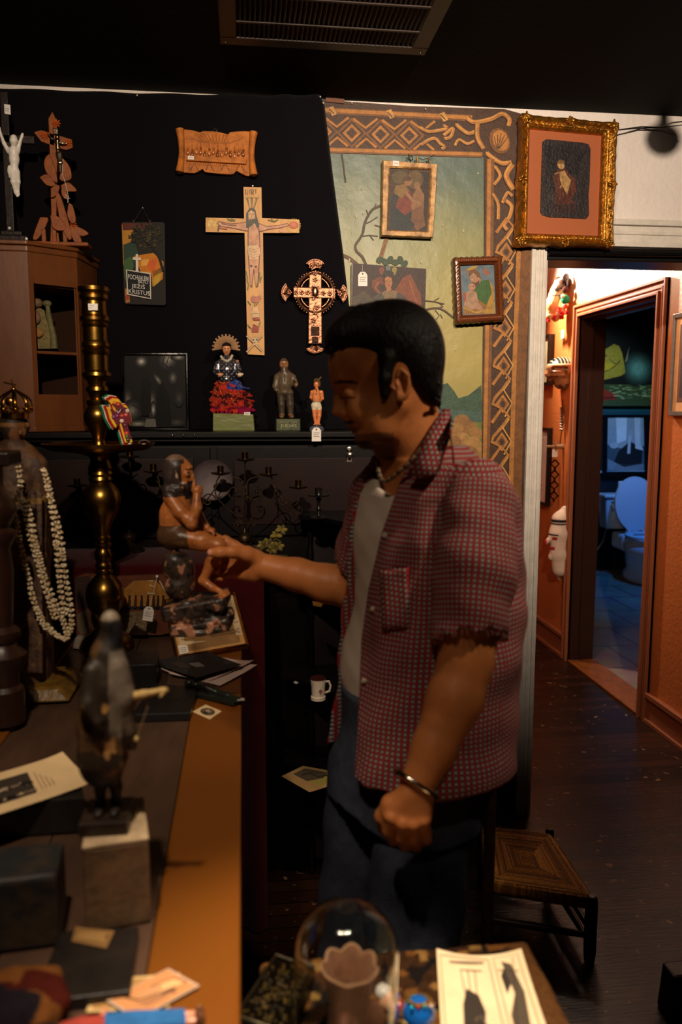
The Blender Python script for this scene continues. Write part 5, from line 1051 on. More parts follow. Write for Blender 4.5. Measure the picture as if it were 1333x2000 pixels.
def judas():
    Y = 2.54; P = lambda x, y, d=0: aY(x, y, Y+d); s = .00167; t = thing('wooden_saint', Vector((P(562, 838).x, Y, SZ)), 'dark carved wooden bearded man standing on a lettered green block', 'statue')
    c = P(562, 830); zt = P(562, 818).z; b = MB(); b.box((P(539, 830).x, Y-.028, SZ), (P(586, 830).x, Y+.03, zt)); b.build('block', mat('dark_green_block', (64, 70, 36), rough=.5, mott=.4, mscale=25, bump=.3), t, smooth=False, bevel=.002)
    m = MB(); text_into(m, 'SAN SIMON', (P(542, 826).x, Y-.0285, P(542, 826.5).z), (1, 0, 0), (0, 0, 1), 5*s, (120, 116, 74), 36*s, bold=.01); text_into(m, 'JUDAS', (P(547, 834).x, Y-.0285, P(547, 834).z), (1, 0, 0), (0, 0, 1), 6*s, (150, 150, 104), 31*s, bold=.015); m.build('lettering', M_paint(), t)
    sd = SD(P(530, 822, -.04), P(588, 694, .03), .0012)
    sd.ell(P(555, 712, -.004), (8.5*s, 8*s, 12.5*s)); sd.ell(P(555, 722, -.010), (6*s, 6*s, 8*s), None, .004); sd.cone(P(555, 720), P(556, 730), 5*s, 6*s, .004); sd.ell(P(555, 713, -.0175), (1.6*s, 2.4*s, 3.4*s), None, .002)
    sd.chain([P(557, 734), P(556, 750), P(556, 764)], [13*s, 13*s, 12*s], .008); sd.ell(P(557, 736), (20*s, 8*s, 9*s), None, .008); sd.chain([P(542, 738), P(538, 755, -.004), P(540, 762, -.008)], [6.5*s, 5.5*s, 3.4*s], .004); sd.chain([P(572, 738), P(577, 750, -.006), P(577, 742, -.024)], [6.5*s, 5.5*s, 3.4*s], .004); sd.ell(P(578, 752, -.016), (3.4*s, 3.6*s, 4.6*s), None, .003)
    sd.chain([P(549, 768), P(550, 790), P(551, 810)], [8.5*s, 7*s, 5.4*s], .003); sd.chain([P(565, 768), P(567, 790), P(568, 810)], [8.5*s, 7*s, 5.4*s], .003); sd.ell(P(550.5, 814, -.010), (5*s, 9*s, 4*s), None, .003); sd.ell(P(570, 814, -.010), (5*s, 9*s, 4*s), None, .003); sd.cone(P(556, 732, -.021), P(557, 764, -.020), 1*s, 1*s, .002, 'sub')
    fx = P(555, 712).x
    solid('figure', sd, mat('dark_carved_wood', attr=True, rough=.4, mott=.4, mscale=50, bump=.3, bscale=100), t, lambda V: clr(V, (None, (92, 76, 56)), (V[:, 2] < P(550, 768).z, (66, 54, 42)), (V[:, 2] > P(550, 727).z, (146, 100, 60)), ((V[:, 2] > P(550, 706).z), (84, 60, 40)), ((V[:, 2] < P(550, 717).z) & (V[:, 2] > P(550, 728).z), (78, 56, 40)), ((np.abs(np.abs(V[:, 0]-fx)-.005) < .002) & (np.abs(V[:, 2]-P(555, 711).z) < .0012) & (V[:, 1] < Y), (40, 26, 18)), (V[:, 2] < P(550, 808).z, (120, 84, 54)), ((np.abs(V[:, 0]-P(577, 0).x) < .008) & (np.abs(V[:, 2]-P(577, 748).z) < .010) & (V[:, 1] < Y-.01), (150, 108, 68))))
judas()
def small_martyr():
    Y = 2.50; P = lambda x, y, d=0: aY(x, y, Y+d); s = .00165; t = thing('small_figurine', Vector((P(620, 838).x, Y, SZ)), 'small figurine of a bound bare man in a white loincloth, with a hanging price tag', 'figurine')
    sd = SD(P(600, 840, -.03), P(642, 732, .03), .001)
    sd.ell(P(618, 751), (5*s, 5.5*s, 7*s)); sd.cone(P(619, 756), P(619, 762), 2.4*s, 2.6*s, .003); sd.chain([P(618, 768), P(618, 778), P(619, 787)], [8.2*s, 7*s, 6.6*s], .005); sd.chain([P(610, 766), P(608, 776, .006), P(613, 784, .014)], [3.8*s, 3*s, 2.4*s], .003); sd.chain([P(628, 766), P(630, 778, .006), P(624, 786, .014)], [3.8*s, 3*s, 2.4*s], .003)
    sd.ell(P(618, 792), (10*s, 7*s, 8*s), None, .003); sd.chain([P(614, 796), P(615, 812, -.002), P(617, 828)], [5*s, 3.8*s, 2.4*s], .002); sd.chain([P(624, 796), P(624, 812, -.002), P(622, 828)], [5*s, 3.8*s, 2.4*s], .002); sd.ell(P(615, 829, -.008), (3*s, 5*s, 2*s), None, .002); sd.ell(P(624, 829, -.008), (3*s, 5*s, 2*s), None, .002)
    fx = P(616, 750).x
    solid('figure', sd, M_gloss(), t, lambda V: clr(V, (None, (212, 128, 78)), ((V[:, 2] < P(618, 784).z) & (V[:, 2] > P(618, 800).z), (214, 196, 168)), ((V[:, 2] > P(618, 746).z), (80, 56, 34)), ((np.abs(V[:, 2]-P(618, 785).z) < .0012), (70, 50, 30)), ((np.abs(np.abs(V[:, 0]-fx)-.003) < .0014) & (np.abs(V[:, 2]-P(616, 750).z) < .0009) & (V[:, 1] < Y), (50, 26, 18)), ((np.abs(V[:, 0]-fx) < .002) & (np.abs(V[:, 2]-P(616, 754).z) < .0009) & (V[:, 1] < Y), (190, 50, 40))))
    b = MB((78, 82, 92)); b.lathe([(14*s, 0), (14.5*s, .008), (11*s, .014), (8*s, .016), (.001, .016)], (P(619, 838).x, Y, SZ), 9, sy=.8); b.build('rock_base', M_paint(), t)
    h = MB((96, 70, 44)); 
    for k in range(9): a_ = k*.7; h.ball(P(619+4*math.cos(a_), 744+3*math.sin(a_), .004*math.sin(k)), (.004, .005, .004), None, 6)
    h.tube([P(620, 746), P(626, 738), P(628, 736)], .0025, 5); h.ball(P(624, 750, .004), (.005, .007, .010)); h.build('hair', M_cloth(), t)
    th = MB((40, 60, 50)); th.tube([P(616, 758, -.01), P(619, 762, -.013), P(618, 770, -.014)], .0012, 5); th.build('cord', M_cloth(), t)
small_martyr()
price_tag(618.5, 835, 2.398, 18, 27, 'white price tag hanging over the cabinet edge beneath the small bound figurine', (620, 828, 2.46))
# ================================================================== COUNTER
CT = 0.90
def quadmap(BL, BR, TR, TL, U=100.0, V=100.0):
    BL, BR, TR, TL = map(Vector, (BL, BR, TR, TL))
    n = (BR-BL).cross(TL-BL).normalized()
    def f(u, v):
        a, b = u/U, v/V; return BL*(1-a)*(1-b)+BR*a*(1-b)+TR*a*b+TL*(1-a)*b
    return f, n
def counter():
    t = thing('wooden_counter', (-.3, 1.1, 0), 'long wooden counter with dark inset top and orange brown edge strip, running towards the back', 'counter')
    edge = mat('counter_edge_wood', (104, 59, 13), rough=.34, mott=.55, mscale=9, mcol=(112, 58, 16), stretch=(1, .25, 1), bump=.25, bscale=45)
    dark = mat('counter_dark_board', (74, 52, 38), rough=.42, mott=.6, mscale=9, mcol=(34, 24, 20), stretch=(1, .25, 1), bump=.3, bscale=50)
    MB().box((-.113, .25, CT-.035), (-.012, 2.125, CT)).build('edge_strip', edge, t, smooth=False, bevel=.004)
    MB().box((-.62, .25, CT-.035), (-.445, 2.125, CT+.002)).build('edge_strip', edge, t, smooth=False, bevel=.004)
    for i in range(2): MB().box((-.4445+i*.166, .25, CT-.035), (-.4445+i*.166+.1645, 2.125, CT-.003)).build('inset_board', dark, t, smooth=False, bevel=.001)
    b = MB(); b.box((-.60, .28, 0), (-.035, 2.10, CT-.036)); b.build('body', mat('dark_red_carcass', (46, 14, 12), rough=.6, bump=.1), t, smooth=False)
    for y in (.45, 1.05, 1.65): MB().box((-.036, y-.2, .12), (-.026, y+.32, .80)).build('side_panel', mat('dark_red_carcass'), t, smooth=False, bevel=.002)
counter()
def side_post():
    t = thing('turned_post', (-.56, 1.50, CT), 'dark turned wooden post rising from the counter at the left edge', 'post')
    pr = []; P = lambda y, r: pr.append((r, aD(20, y, 1.55).z-CT-.003))
    base = Vector((aD(22, 1400, 1.55).x, 1.52, CT+.003)); t.location = base; t['_base'] = tuple(base)
    for y, r in ((1395, .036), (1330, .036), (1322, .028), (1300, .030), (1280, .042), (1262, .044), (1250, .030), (1240, .026), (1228, .034), (1216, .034), (1206, .022), (1180, .024), (1100, .028), (1060, .024), (1046, .030), (1038, .036), (1026, .036), (1018, .024), (1000, .034), (985, .040), (970, .036), (955, .022), (940, .018), (900, .020)): P(y, r)
    MB((52, 28, 18)).lathe(sorted(pr, key=lambda q: q[1]), base, 24).build('spindle', M_wood(), t)
    MB((40, 22, 16)).box((base.x-.05, base.y-.045, pr[-1][1]+base.z-.002), (base.x+.042, base.y+.045, pr[-1][1]+base.z+.024)).build('cap', M_wood(), t, smooth=False, bevel=.004)
side_post()
# ------------------------------------------------------------------ tall brass candlestick
def candlestick():
    Y = 2.02; X = aY(205, 1160, Y).x; t = thing('brass_candlestick', (X, Y, CT+.001), 'tall turned brass altar candlestick with a wide pan, on the far end of the counter', 'candlestick')
    z = lambda y: aY(200, y, Y).z; s = 2.02/1550
    pr = [(52, 1268), (52, 1262), (46, 1250), (30, 1238), (18, 1226), (15, 1214), (24, 1200), (32, 1188), (36, 1172), (36, 1158), (32, 1144), (22, 1131), (14, 1124), (17, 1120), (17, 1117), (13, 1113), (16, 1108), (16, 1105), (13, 1100), (16, 1092), (17, 1084), (14, 1076), (12, 1073), (17, 1068), (17, 1064), (12, 1060), (16, 1056), (16, 1051), (12, 1047), (15, 1034), (20, 1022), (28, 1008), (35, 992), (37, 976), (34, 962), (26, 950), (20, 944), (22, 938), (20, 932), (23, 927), (21, 921), (23, 916), (20, 910), (17, 900), (20, 893), (40, 886), (88, 880), (100, 874), (104, 867), (102, 866), (96, 871), (60, 877), (16, 875), (12, 868), (11, 858), (14, 848), (20, 836), (26, 822), (27, 812), (24, 802), (18, 794), (21, 788), (21, 783), (14, 778), (16, 771), (21, 764), (20, 757), (16, 752), (17, 746), (24, 740), (27, 735), (26, 729), (22, 724), (22, 695), (25, 690), (26, 685), (22, 681), (26, 677), (25, 671), (22, 666), (22, 641), (25, 636), (22, 631), (27, 627), (27, 621), (23, 616), (22, 590), (26, 584), (26, 578), (24, 575), (28, 569), (28, 562), (24, 560), (20, 563), (19, 590)]
    brass = mat('aged_brass', (150, 112, 50), rough=.28, metal=1, mott=.45, mscale=22, mcol=(92, 62, 22), bump=.08, bscale=40)
    zb = z(1268); def_z = lambda y: CT+.001+(z(y)-zb)*(z(562)-CT-.001)/(z(562)-zb)
    body = [(r*s, def_z(y)) for r, y in pr]; i0 = 46; i1 = 58
    def seg(a, c, name): MB().lathe([(r, zz) for r, zz in body[a:c]], (X, Y, 0), 48).build(name, brass, t, angle=30)
    seg(0, 45, 'lower_stem'); seg(44, 53, 'pan'); seg(52, len(body), 'upper_stem')
    mf, n = planeY(Y-27.5*s); a = Art(mf, n); a.slab([(172, 593), (191, 593), (191, 606), (173, 606)], .001, (232, 226, 220)); a.S([(174, 597), (183, 597)], 1, (110, 110, 120)); a.S([(174, 601), (180, 601)], 1, (110, 110, 120)); a.build('sticker', M_paper(), t)
    return X, Y, def_z(874)
CX, CY, PZ = candlestick()
def folk_cross():
    Y = 1.955; P = lambda x, y, d=0: aY(x, y, Y+d); t = thing('folk_cross', Vector((P(245, 872).x, Y, PZ+.004)), 'bright painted folk cross with red, yellow and green edges leaning in the brass pan', 'cross')
    out = [(201, 776), (211, 770), (225, 772), (231, 780), (236, 786), (243, 787), (249, 797), (254, 812), (256, 826), (252, 832), (246, 824), (245, 838), (252, 858), (258, 872), (240, 873), (233, 850), (226, 826), (221, 832), (219, 840), (214, 834), (205, 818), (200, 800), (196, 790), (203, 790), (214, 800), (210, 786)]
    def sc(pts, k, dx): cx, cy = 229, 818; return [(cx+(x-cx)*k+dx, cy+(y-cy)*k) for x, y in pts]
    for k, dx, d, col, th in ((1.0, -3, .016, (12, 96, 70), .014), (.97, 1, .006, (212, 190, 160), .010), (.93, 3, -.002, (160, 24, 24), .008), (.84, 6, -.008, (226, 178, 44), .006), (.70, 9, -.012, (110, 40, 52), .004)):
        MB(col).prism([P(x, y, d) for x, y in sc(out, k, dx)], (0, th, 0)).build('layer', M_gloss(), t, smooth=False)
    f = MB(); rnd = random.Random(8)
    for cx, cy, c in ((224, 786, (230, 120, 30)), (231, 790, (200, 60, 40)), (236, 800, (40, 40, 60)), (238, 812, (190, 50, 40)), (246, 810, (200, 80, 90)), (249, 802, (220, 210, 200)), (229, 812, (110, 40, 110)), (222, 814, (120, 50, 130)), (238, 822, (230, 220, 205)), (244, 830, (80, 30, 80)), (247, 846, (210, 60, 50)), (250, 858, (40, 50, 90)), (254, 868, (226, 214, 200)), (248, 852, (50, 100, 60))):
        for j in range(5): a_ = j*1.26+cx; f.ball(P(cx+2.2*math.cos(a_), cy+2.2*math.sin(a_), -.013), (.0024, .0014, .002), c, 6)
        f.ball(P(cx, cy, -.015), .0014, (230, 190, 60), 6)
    f.build('painted_flowers', M_gloss(), t)
    MB((200, 190, 175)).tube([P(228, 802, -.014), P(231, 807, -.016), P(235, 802, -.014)], .0014, 6).build('garland', M_gloss(), t)
folk_cross()
c_ = MB((190, 180, 165)); c_.tube([Vector((CX+.115+.012*math.cos(a), 1.97, PZ+.012+.006*math.sin(a))) for a in [math.pi*k/10*1.4 for k in range(11)]], .0016, 6)
tag(c_.build('silver_ring', M_metal()), 'small curved silver wire resting on the right rim of brass pan', 'wire')
# ------------------------------------------------------------------ crowned figure with garlands
def crowned_figure():
    D = 1.72; P = lambda x, y, d=0: aD(x, y, D+d); s = D/1550; base = P(40, 1345); base.z = CT+.0025
    t = thing('crowned_santo', base, 'dark robed saint figure with a pierced brass crown at the left edge', 'statue')
    rb = mat('aged_brocade', attr=True, rough=.6, mott=.5, mscale=45, bump=.6, bscale=110)
    sd = SD(P(-60, 1360, -.1), P(120, 800, .14), .003)
    sd.chain([P(28, 880), P(30, 940), P(34, 1060), P(38, 1310)], [28*s, 44*s, 58*s, 66*s], .03); sd.chain([P(55, 890), P(72, 908), P(84, 930)], [20*s, 16*s, 12*s], .02); sd.chain([P(70, 915), P(80, 980), P(86, 1080)], [12*s, 16*s, 14*s], .02); sd.chain([P(0, 890), P(-24, 930), P(-26, 1100)], [20*s, 22*s, 22*s], .02)
    for k in range(9): x = 8+k*11; sd.cone(P(x, 960, -44*s), P(x+4, 1310, -58*s), 4*s, 6*s, .006)
    solid('robe', sd, rb, t, lambda V: clr(V, (None, (84, 56, 40)), (nz3(V, 60, 5) > .25, (108, 78, 48)), (np.abs(V[:, 2]-P(40, 972).z) < .006, (150, 110, 50)), (np.abs(V[:, 2]-P(40, 884).z) < .012, (110, 70, 36))))
    sd = SD(P(-20, 885, -.07), P(76, 790, .08), .0022); sd.ell(P(26, 838), (24*s, 26*s, 32*s)); sd.cone(P(28, 855), P(28, 890), 12*s, 15*s, .01); sd.ell(P(40, 845, -24*s), (4*s, 5*s, 6*s), None, .004); sd.ell(P(24, 832, .01), (28*s, 30*s, 26*s), None, .006)
    for k in range(8): a_ = k*.8; sd.ell(P(26+26*math.cos(a_), 832+14*math.sin(a_), .01-.02*math.sin(a_)), (7*s, 7*s, 12*s), None, .003)
    solid('head', sd, M_paint(), t, lambda V: clr(V, (None, (52, 38, 26)), (((V[:, 0]-P(36, 850, -.02).x)**2+(V[:, 2]-P(36, 850).z)**2 < (17*s)**2) & (V[:, 1] < P(26, 840).y), (130, 84, 48)), ((np.abs(V[:, 2]-P(20, 829).z) < .004), (140, 92, 46))))
    br = mat('pierced_crown_brass', (188, 134, 56), rough=.26, metal=1, mott=.3, mscale=40, bump=.3)
    c = P(30, 818); r = 27*s; m = MB(); m.lathe([(r*.92, 0), (r*.95, .013), (r*.90, .013), (r*.87, 0)], c, 32)
    cr = m.build('crown_band', br, t); m = MB()
    for k in range(8):
        a_ = k*math.pi/4+.3; dx, dy = math.cos(a_), math.sin(a_); pts = []
        for q in range(9): u = q/8; rr = r*(.95+.42*math.sin(u*2.4))*(1-u**2.6*.86); pts.append(c+Vector((dx*rr, dy*rr, .013+u*.048)))
        m.tube(pts, .0042, 8, flat=.5); m.ball(c+Vector((dx*r*1.08, dy*r*1.08, .020)), (.006, .006, .006), n=8)
        for q in range(3): a2 = a_+(q-1)*.22; m.ball(c+Vector((math.cos(a2)*r*1.12, math.sin(a2)*r*1.12, .024+.005*(q == 1))), .0034, n=6)
    for k in range(24): a2 = k*2*math.pi/24; m.ball(c+Vector((math.cos(a2)*r*1.05, math.sin(a2)*r*1.05, .016)), .003, n=6)
    m.ball(c+Vector((0, -r*1.18, .036)), (.010, .005, .010), n=10); m.ball(c+Vector((0, 0, .063)), .006); m.tube([c+Vector((0, 0, .062)), c+Vector((-.004, 0, .084))], .0016, 6); m.tube([c+Vector((-.02, 0, .078)), c+Vector((.004, 0, .072))], .002, 6); m.build('crown_arches', br, t)
    MB((128, 94, 34)).hexa([(base.x-.075, base.y-.10, CT+.003), (base.x+.125, base.y-.10, CT+.003), (base.x+.125, base.y+.07, CT+.003), (base.x-.075, base.y+.07, CT+.003)], [(base.x-.06, base.y-.08, CT+.030), (base.x+.10, base.y-.08, CT+.030), (base.x+.10, base.y+.06, CT+.030), (base.x-.06, base.y+.06, CT+.030)]).build('gilt_base', mat('rubbed_gilt', attr=True, rough=.4, mott=.6, mscale=30, bump=.6, bscale=60), t, bevel=.006)
crowned_figure()
def garlands():
    D = 1.60; P = lambda x, y, d=0: aD(x, y, D+d); s = D/1550; rnd = random.Random(21); base = P(100, 1250); 
    t = thing('flower_garland', base, 'garland of cream dried blossoms draped in long loops over the dark robed saint', 'garland')
    S = [[(28, 895), (36, 915), (40, 945), (34, 972), (24, 985), (32, 1020), (42, 1075), (55, 1130), (70, 1185), (90, 1220), (112, 1240)], [(30, 975), (46, 985), (56, 1030), (68, 1080), (82, 1130), (98, 1180), (108, 1210)], [(50, 978), (62, 1020), (74, 1080), (92, 1140), (112, 1190), (125, 1215), (132, 1240)],
         [(86, 918), (94, 945), (100, 985), (108, 1040), (114, 1100), (118, 1150), (128, 1200)], [(92, 950), (108, 1000), (118, 1050), (126, 1110), (134, 1165), (140, 1215), (130, 1245)], [(72, 1190), (82, 1215), (100, 1235), (128, 1250)]]
    for i, pts in enumerate(S):
        b = MB(); c = bez(pts, 60); acc = 0; last = None
        b.tube([P(x, y, .004) for x, y in c[::3]], .0016, 5, (110, 80, 50))
        for x, y in c:
            if last is not None and math.hypot(x-last[0], y-last[1]) < 6.2: continue
            last = (x, y); j = 0
            for q in range(6):
                a_ = q*1.05+rnd.random(); rr = rnd.uniform(3, 5.6); col = rnd.choice([(226, 206, 168), (212, 190, 148), (196, 168, 124), (234, 218, 186)])
                b.ball(P(x+rr*math.cos(a_), y+.5*rr*math.sin(a_), -.004*math.sin(a_)-.002*i), (rnd.uniform(.0022, .0034),)*2+(rnd.uniform(.002, .003),), col, 6)
            if rnd.random() < .5: b.ball(P(x, y+3, -.001), (.004, .004, .0018), (150, 96, 50), 6)
        b.build('blossom_strand', mat('dried_blossoms', attr=True, rough=.8, bump=.2, bscale=300), t)
garlands()
# ------------------------------------------------------------------ statue held by the man
def seated_statue():
    D = 1.56; P = lambda x, y, d=0: aD(x, y, D+d); s = D/1550
    t = thing('seated_statue', P(390, 1240), 'painted wooden statue of a bearded man seated on a rock, held up by the man', 'statue')
    sd = SD(P(296, 1260, -.09), P(468, 876, .09), .0016)
    # rock stump and layered base
    sd.ell(P(348, 1108, .0), (31*s, 30*s, 30*s)); sd.ell(P(342, 1096, -.012), (20*s, 18*s, 18*s), None, .006); sd.ell(P(350, 1146), (28*s, 28*s, 26*s), None, .005); sd.ell(P(362, 1132), (20*s, 24*s, 40*s), None, .01)
    ax = (P(445, 1154)-P(325, 1178)).normalized(); up = Vector((-ax.z, 0, ax.x)).normalized(); rot = [tuple(ax), tuple(up.cross(ax)), tuple(up)]
    sd.box(P(385, 1180), (62*s, 48*s, 13*s), rot, .006, .006); sd.box(P(386, 1200), (46*s, 40*s, 12*s), rot, .006, .008); sd.box(P(396, 1218), (58*s, 46*s, 14*s), rot, .006, .006); sd.ell(P(448, 1196, -.01), (10*s, 24*s, 9*s), None, .006); sd.ell(P(440, 1160, -.01), (10*s, 20*s, 6*s), None, .006)
    rnd = random.Random(2)
    for k in range(30): sd.ell(P(rnd.uniform(330, 448), rnd.uniform(1165, 1232), -rnd.uniform(34, 46)*s), (rnd.uniform(5, 14)*s, 4*s, rnd.uniform(3, 6)*s), None, .004, rnd.choice(['+', 'sub']))
    # body
    sd.chain([P(350, 972), P(343, 1004), P(338, 1040)], [23*s, 27*s, 27*s], .016); sd.ell(P(338, 1048), (30*s, 28*s, 25*s), None, .01)
    sd.chain([P(352, 1050, -.016), P(395, 1058, -.018), P(428, 1066, -.018)], [21*s, 19*s, 14*s], .006); sd.chain([P(428, 1066, -.018), P(413, 1100, -.012), P(398, 1132, -.01)], [13*s, 12*s, 8*s], .005); sd.chain([P(396, 1134, -.01), P(414, 1148, -.014), P(430, 1154, -.016)], [9*s, 7.5*s, 5*s], .005)
    sd.chain([P(352, 1046, .018), P(400, 1048, .022), P(436, 1060, .022)], [20*s, 17*s, 12*s], .006); sd.chain([P(434, 1062, .022), P(420, 1130, .03)], [12*s, 8*s], .005)
    sd.chain([P(333, 972, -.024), P(352, 1000, -.030), P(374, 1022, -.034)], [14*s, 12.5*s, 11*s], .006); sd.chain([P(374, 1022, -.034), P(384, 992, -.032), P(385, 966, -.028)], [11*s, 10*s, 7.5*s], .005); sd.ell(P(384, 957, -.026), (10*s, 9*s, 8*s), None, .004); sd.chain([P(379, 956, -.026), P(379, 944, -.022), P(379, 936, -.018)], [4*s, 3*s, 2.4*s], .002)
    for k in range(3): sd.chain([P(388, 950+k*4.5, -.03), P(394, 953+k*4.5, -.026)], [3.2*s, 3*s], .001)
    sd.chain([P(362, 980, .026), P(388, 1008, .03), P(404, 1030, .010)], [13*s, 10*s, 7*s], .006); sd.ell(P(412, 1036, .0), (9*s, 9*s, 6*s), None, .004); sd.chain([P(414, 1036, -.004), P(418, 1044, -.01)], [3*s, 2.5*s], .002)
    # head, hair, beard
    sd.cone(P(352, 962), P(356, 945), 12*s, 12*s, .006); sd.ell(P(357, 922), (20*s, 17*s, 25*s), None, .004); sd.ell(P(344, 915, .0), (26*s, 24*s, 28*s), None, .003); sd.ell(P(334, 935, -.004), (15*s, 20*s, 28*s), None, .006); sd.ell(P(345, 956, -.018), (16*s, 9*s, 10*s), None, .004); sd.ell(P(328, 958, -.01), (9*s, 14*s, 12*s), None, .005)
    sd.cone(P(368, 936), P(374, 938), 10*s, 6*s, .004); sd.chain([P(369, 918), P(377, 930)], [3.4*s, 3.6*s], .003); sd.ell(P(364, 956, -.002), (13*s, 13*s, 15*s), None, .005); sd.ell(P(371, 913, -.002), (6*s, 12*s, 3*s), None, .003); sd.ell(P(366, 926, -.014), (5*s, 4*s, 5*s), None, .004)
    for k in range(6): sd.cone(P(344+k*1.5, 922+k*5, -23*s), P(340+k*2.5, 950, -20*s), 2.4*s, 1.8*s, .002)
    hz = lambda x, y: (P(x, y).x, P(x, y).z)
    def cf(V):
        x, y, z = V[:, 0], V[:, 1], V[:, 2]; px = lambda v: P(v, 1000).x; pz = lambda v: P(380, v).z
        n1 = 1.5*nz3(V, 60, 1)+.8*nz3(V, 160, 2)
        sk = (188, 112, 56)
        c = clr(V, (None, sk), (n1 > .8, (204, 132, 74)), (n1 < -.9, (166, 92, 42)))
        rock = ((z < pz(1076)) & (x < px(378))) | (z < pz(1158)) | ((z < pz(1140)) & (x < px(384)))
        c[rock] = (62, 48, 40); c[rock & (n1 > .6)] = (170, 118, 88); c[rock & (n1 < -.5)] = (34, 28, 26)
        loin = (z < pz(1024)) & (z > pz(1078)) & (x < px(366)+.1*(pz(1024)-z)); c[loin] = (86, 58, 36); c[loin & (n1 > .6)] = (110, 76, 44)
        fr = x > px(360)+.25*(z-pz(930)); hair = (z > pz(968)) & (x < px(362)) & ~((x > px(357)) & (z < pz(905)) & (z > pz(952)))
        c[hair] = (58, 46, 42); c[hair & (z > pz(897))] = (120, 92, 72); c[hair & (n1 > .55) & (x > px(345))] = (176, 142, 104)
        c[hair & (z < pz(962)) & (y < P(350, 960, -.022).y)] = (58, 40, 32)
        beard = (z < pz(943)) & (z > pz(974)) & (x > px(352)) & (x < px(377)) & (y > P(370, 950, -.019).y); c[beard] = (40, 30, 28)
        eye = (np.abs(z-pz(922)) < 1.6*s) & (np.abs(x-px(370)) < 3.2*s) & (y < P(370, 920, -.006).y); c[eye] = (36, 22, 16)
        brow = (np.abs(z-pz(916)) < 1.0*s) & (np.abs(x-px(369)) < 4.5*s) & (y < P(370, 920, -.006).y); c[brow] = (60, 36, 22)
        mo = (np.abs(z-pz(941)) < 1.8*s) & (x > px(366)) & (x < px(380)) & (y > P(370, 950, -.017).y); c[mo] = (50, 32, 26)
        return c
    solid('carved_figure', sd, mat('worn_polychrome', attr=True, rough=.36, mott=.25, mscale=60, bump=.25, bscale=120), t, cf)
    return t
seated_statue()
# ------------------------------------------------------------------ framed certificate and loose papers
def certificate():
    BL = aZ(345, 1288, CT+.009); BR = aZ(486, 1262, CT+.009); TL = aY(321, 1172, 2.02); TR = aY(458, 1158, 2.105)
    f, n = quadmap(BL, BR, TR, TL)
    if n.dot(Vector((0, -1, 0))) < 0: n = -n
    t = thing('framed_certificate', (BL+BR)/2, 'thin gold framed handwritten certificate leaning back under the held statue', 'picture')
    b = ring_frame(f, n, [(0, 0), (100, 0), (100, 100), (0, 100)], [(3.5, 4), (96.5, 4), (96.5, 96), (3.5, 96)], [(0, -.010), (0, .003), (.3, .006), (.6, .004), (.8, .006), (1, .002), (1, -.004)], (176, 124, 58)); b.build('frame', M_metal(), t, smooth=False)
    for ex in (1.6, 98.4):
        k = MB((210, 160, 90)); k.tube([f(ex, 1)+n*.0055, f(ex, 99)+n*.0055], .0012, 6)
        for i in range(46): k.ball(f(ex, i/46*100)+n*.006, .0018, n=6)
        k.build('beading', M_metal(), t)
    a = Art(f, n, base=.0); a.slab([(3, 3), (97, 3), (97, 97), (3, 97)], .003, (150, 110, 66)); a.P([(3, 3), (97, 3), (97, 97), (3, 97)], (196, 146, 86)); a.P([(8, 20), (96, 22), (96, 97), (8, 97)], (206, 180, 140)); a.P([(22, 33), (78, 38), (74, 80), (18, 76)], (112, 104, 88))
    rnd = random.Random(6)
    for q in range(60): x, y = rnd.uniform(22, 76), rnd.uniform(35, 74); a.E(x, y, rnd.uniform(.5, 2.4), rnd.uniform(.4, 1.6), rnd.choice([(60, 56, 48), (150, 142, 120), (84, 78, 66)]))
    for x, y in ((36, 44), (44, 46), (52, 50), (60, 48), (40, 52)): a.P([(x-4, y-3), (x, y+4), (x+4, y+1), (x+3, y-4)], (38, 34, 30))
    def scr(x0, x1, y): 
        pts = []; x = x0
        while x < x1: pts.append((x, y+rnd.uniform(-1.4, 1.6))); x += 1.3
        a.S(pts, .7, (70, 50, 36))
    for i, y in enumerate((86, 79, 72, 65, 58, 51, 44)): scr(80 if i else 70, 95-rnd.uniform(0, 4), y)
    for y in (31, 27): scr(50, 94, y)
    scr(10, 30, 28)
    a.P([(5, 6), (17, 6), (17, 18), (5, 20)], (230, 220, 206)); 
    for y in (9, 12, 15): a.S([(6, y), (15, y)], .8, (90, 84, 80))
    a.build('document', M_paper(), t)
    MB((40, 26, 18)).prism([f(40, 60)-n*.011, f(60, 60)-n*.011, Vector((BR.x-.02, 2.075, CT+.002)), Vector((BR.x-.05, 2.075, CT+.002))], (0, .003, 0)).build('easel_back', M_wood(), t, smooth=False)
certificate()
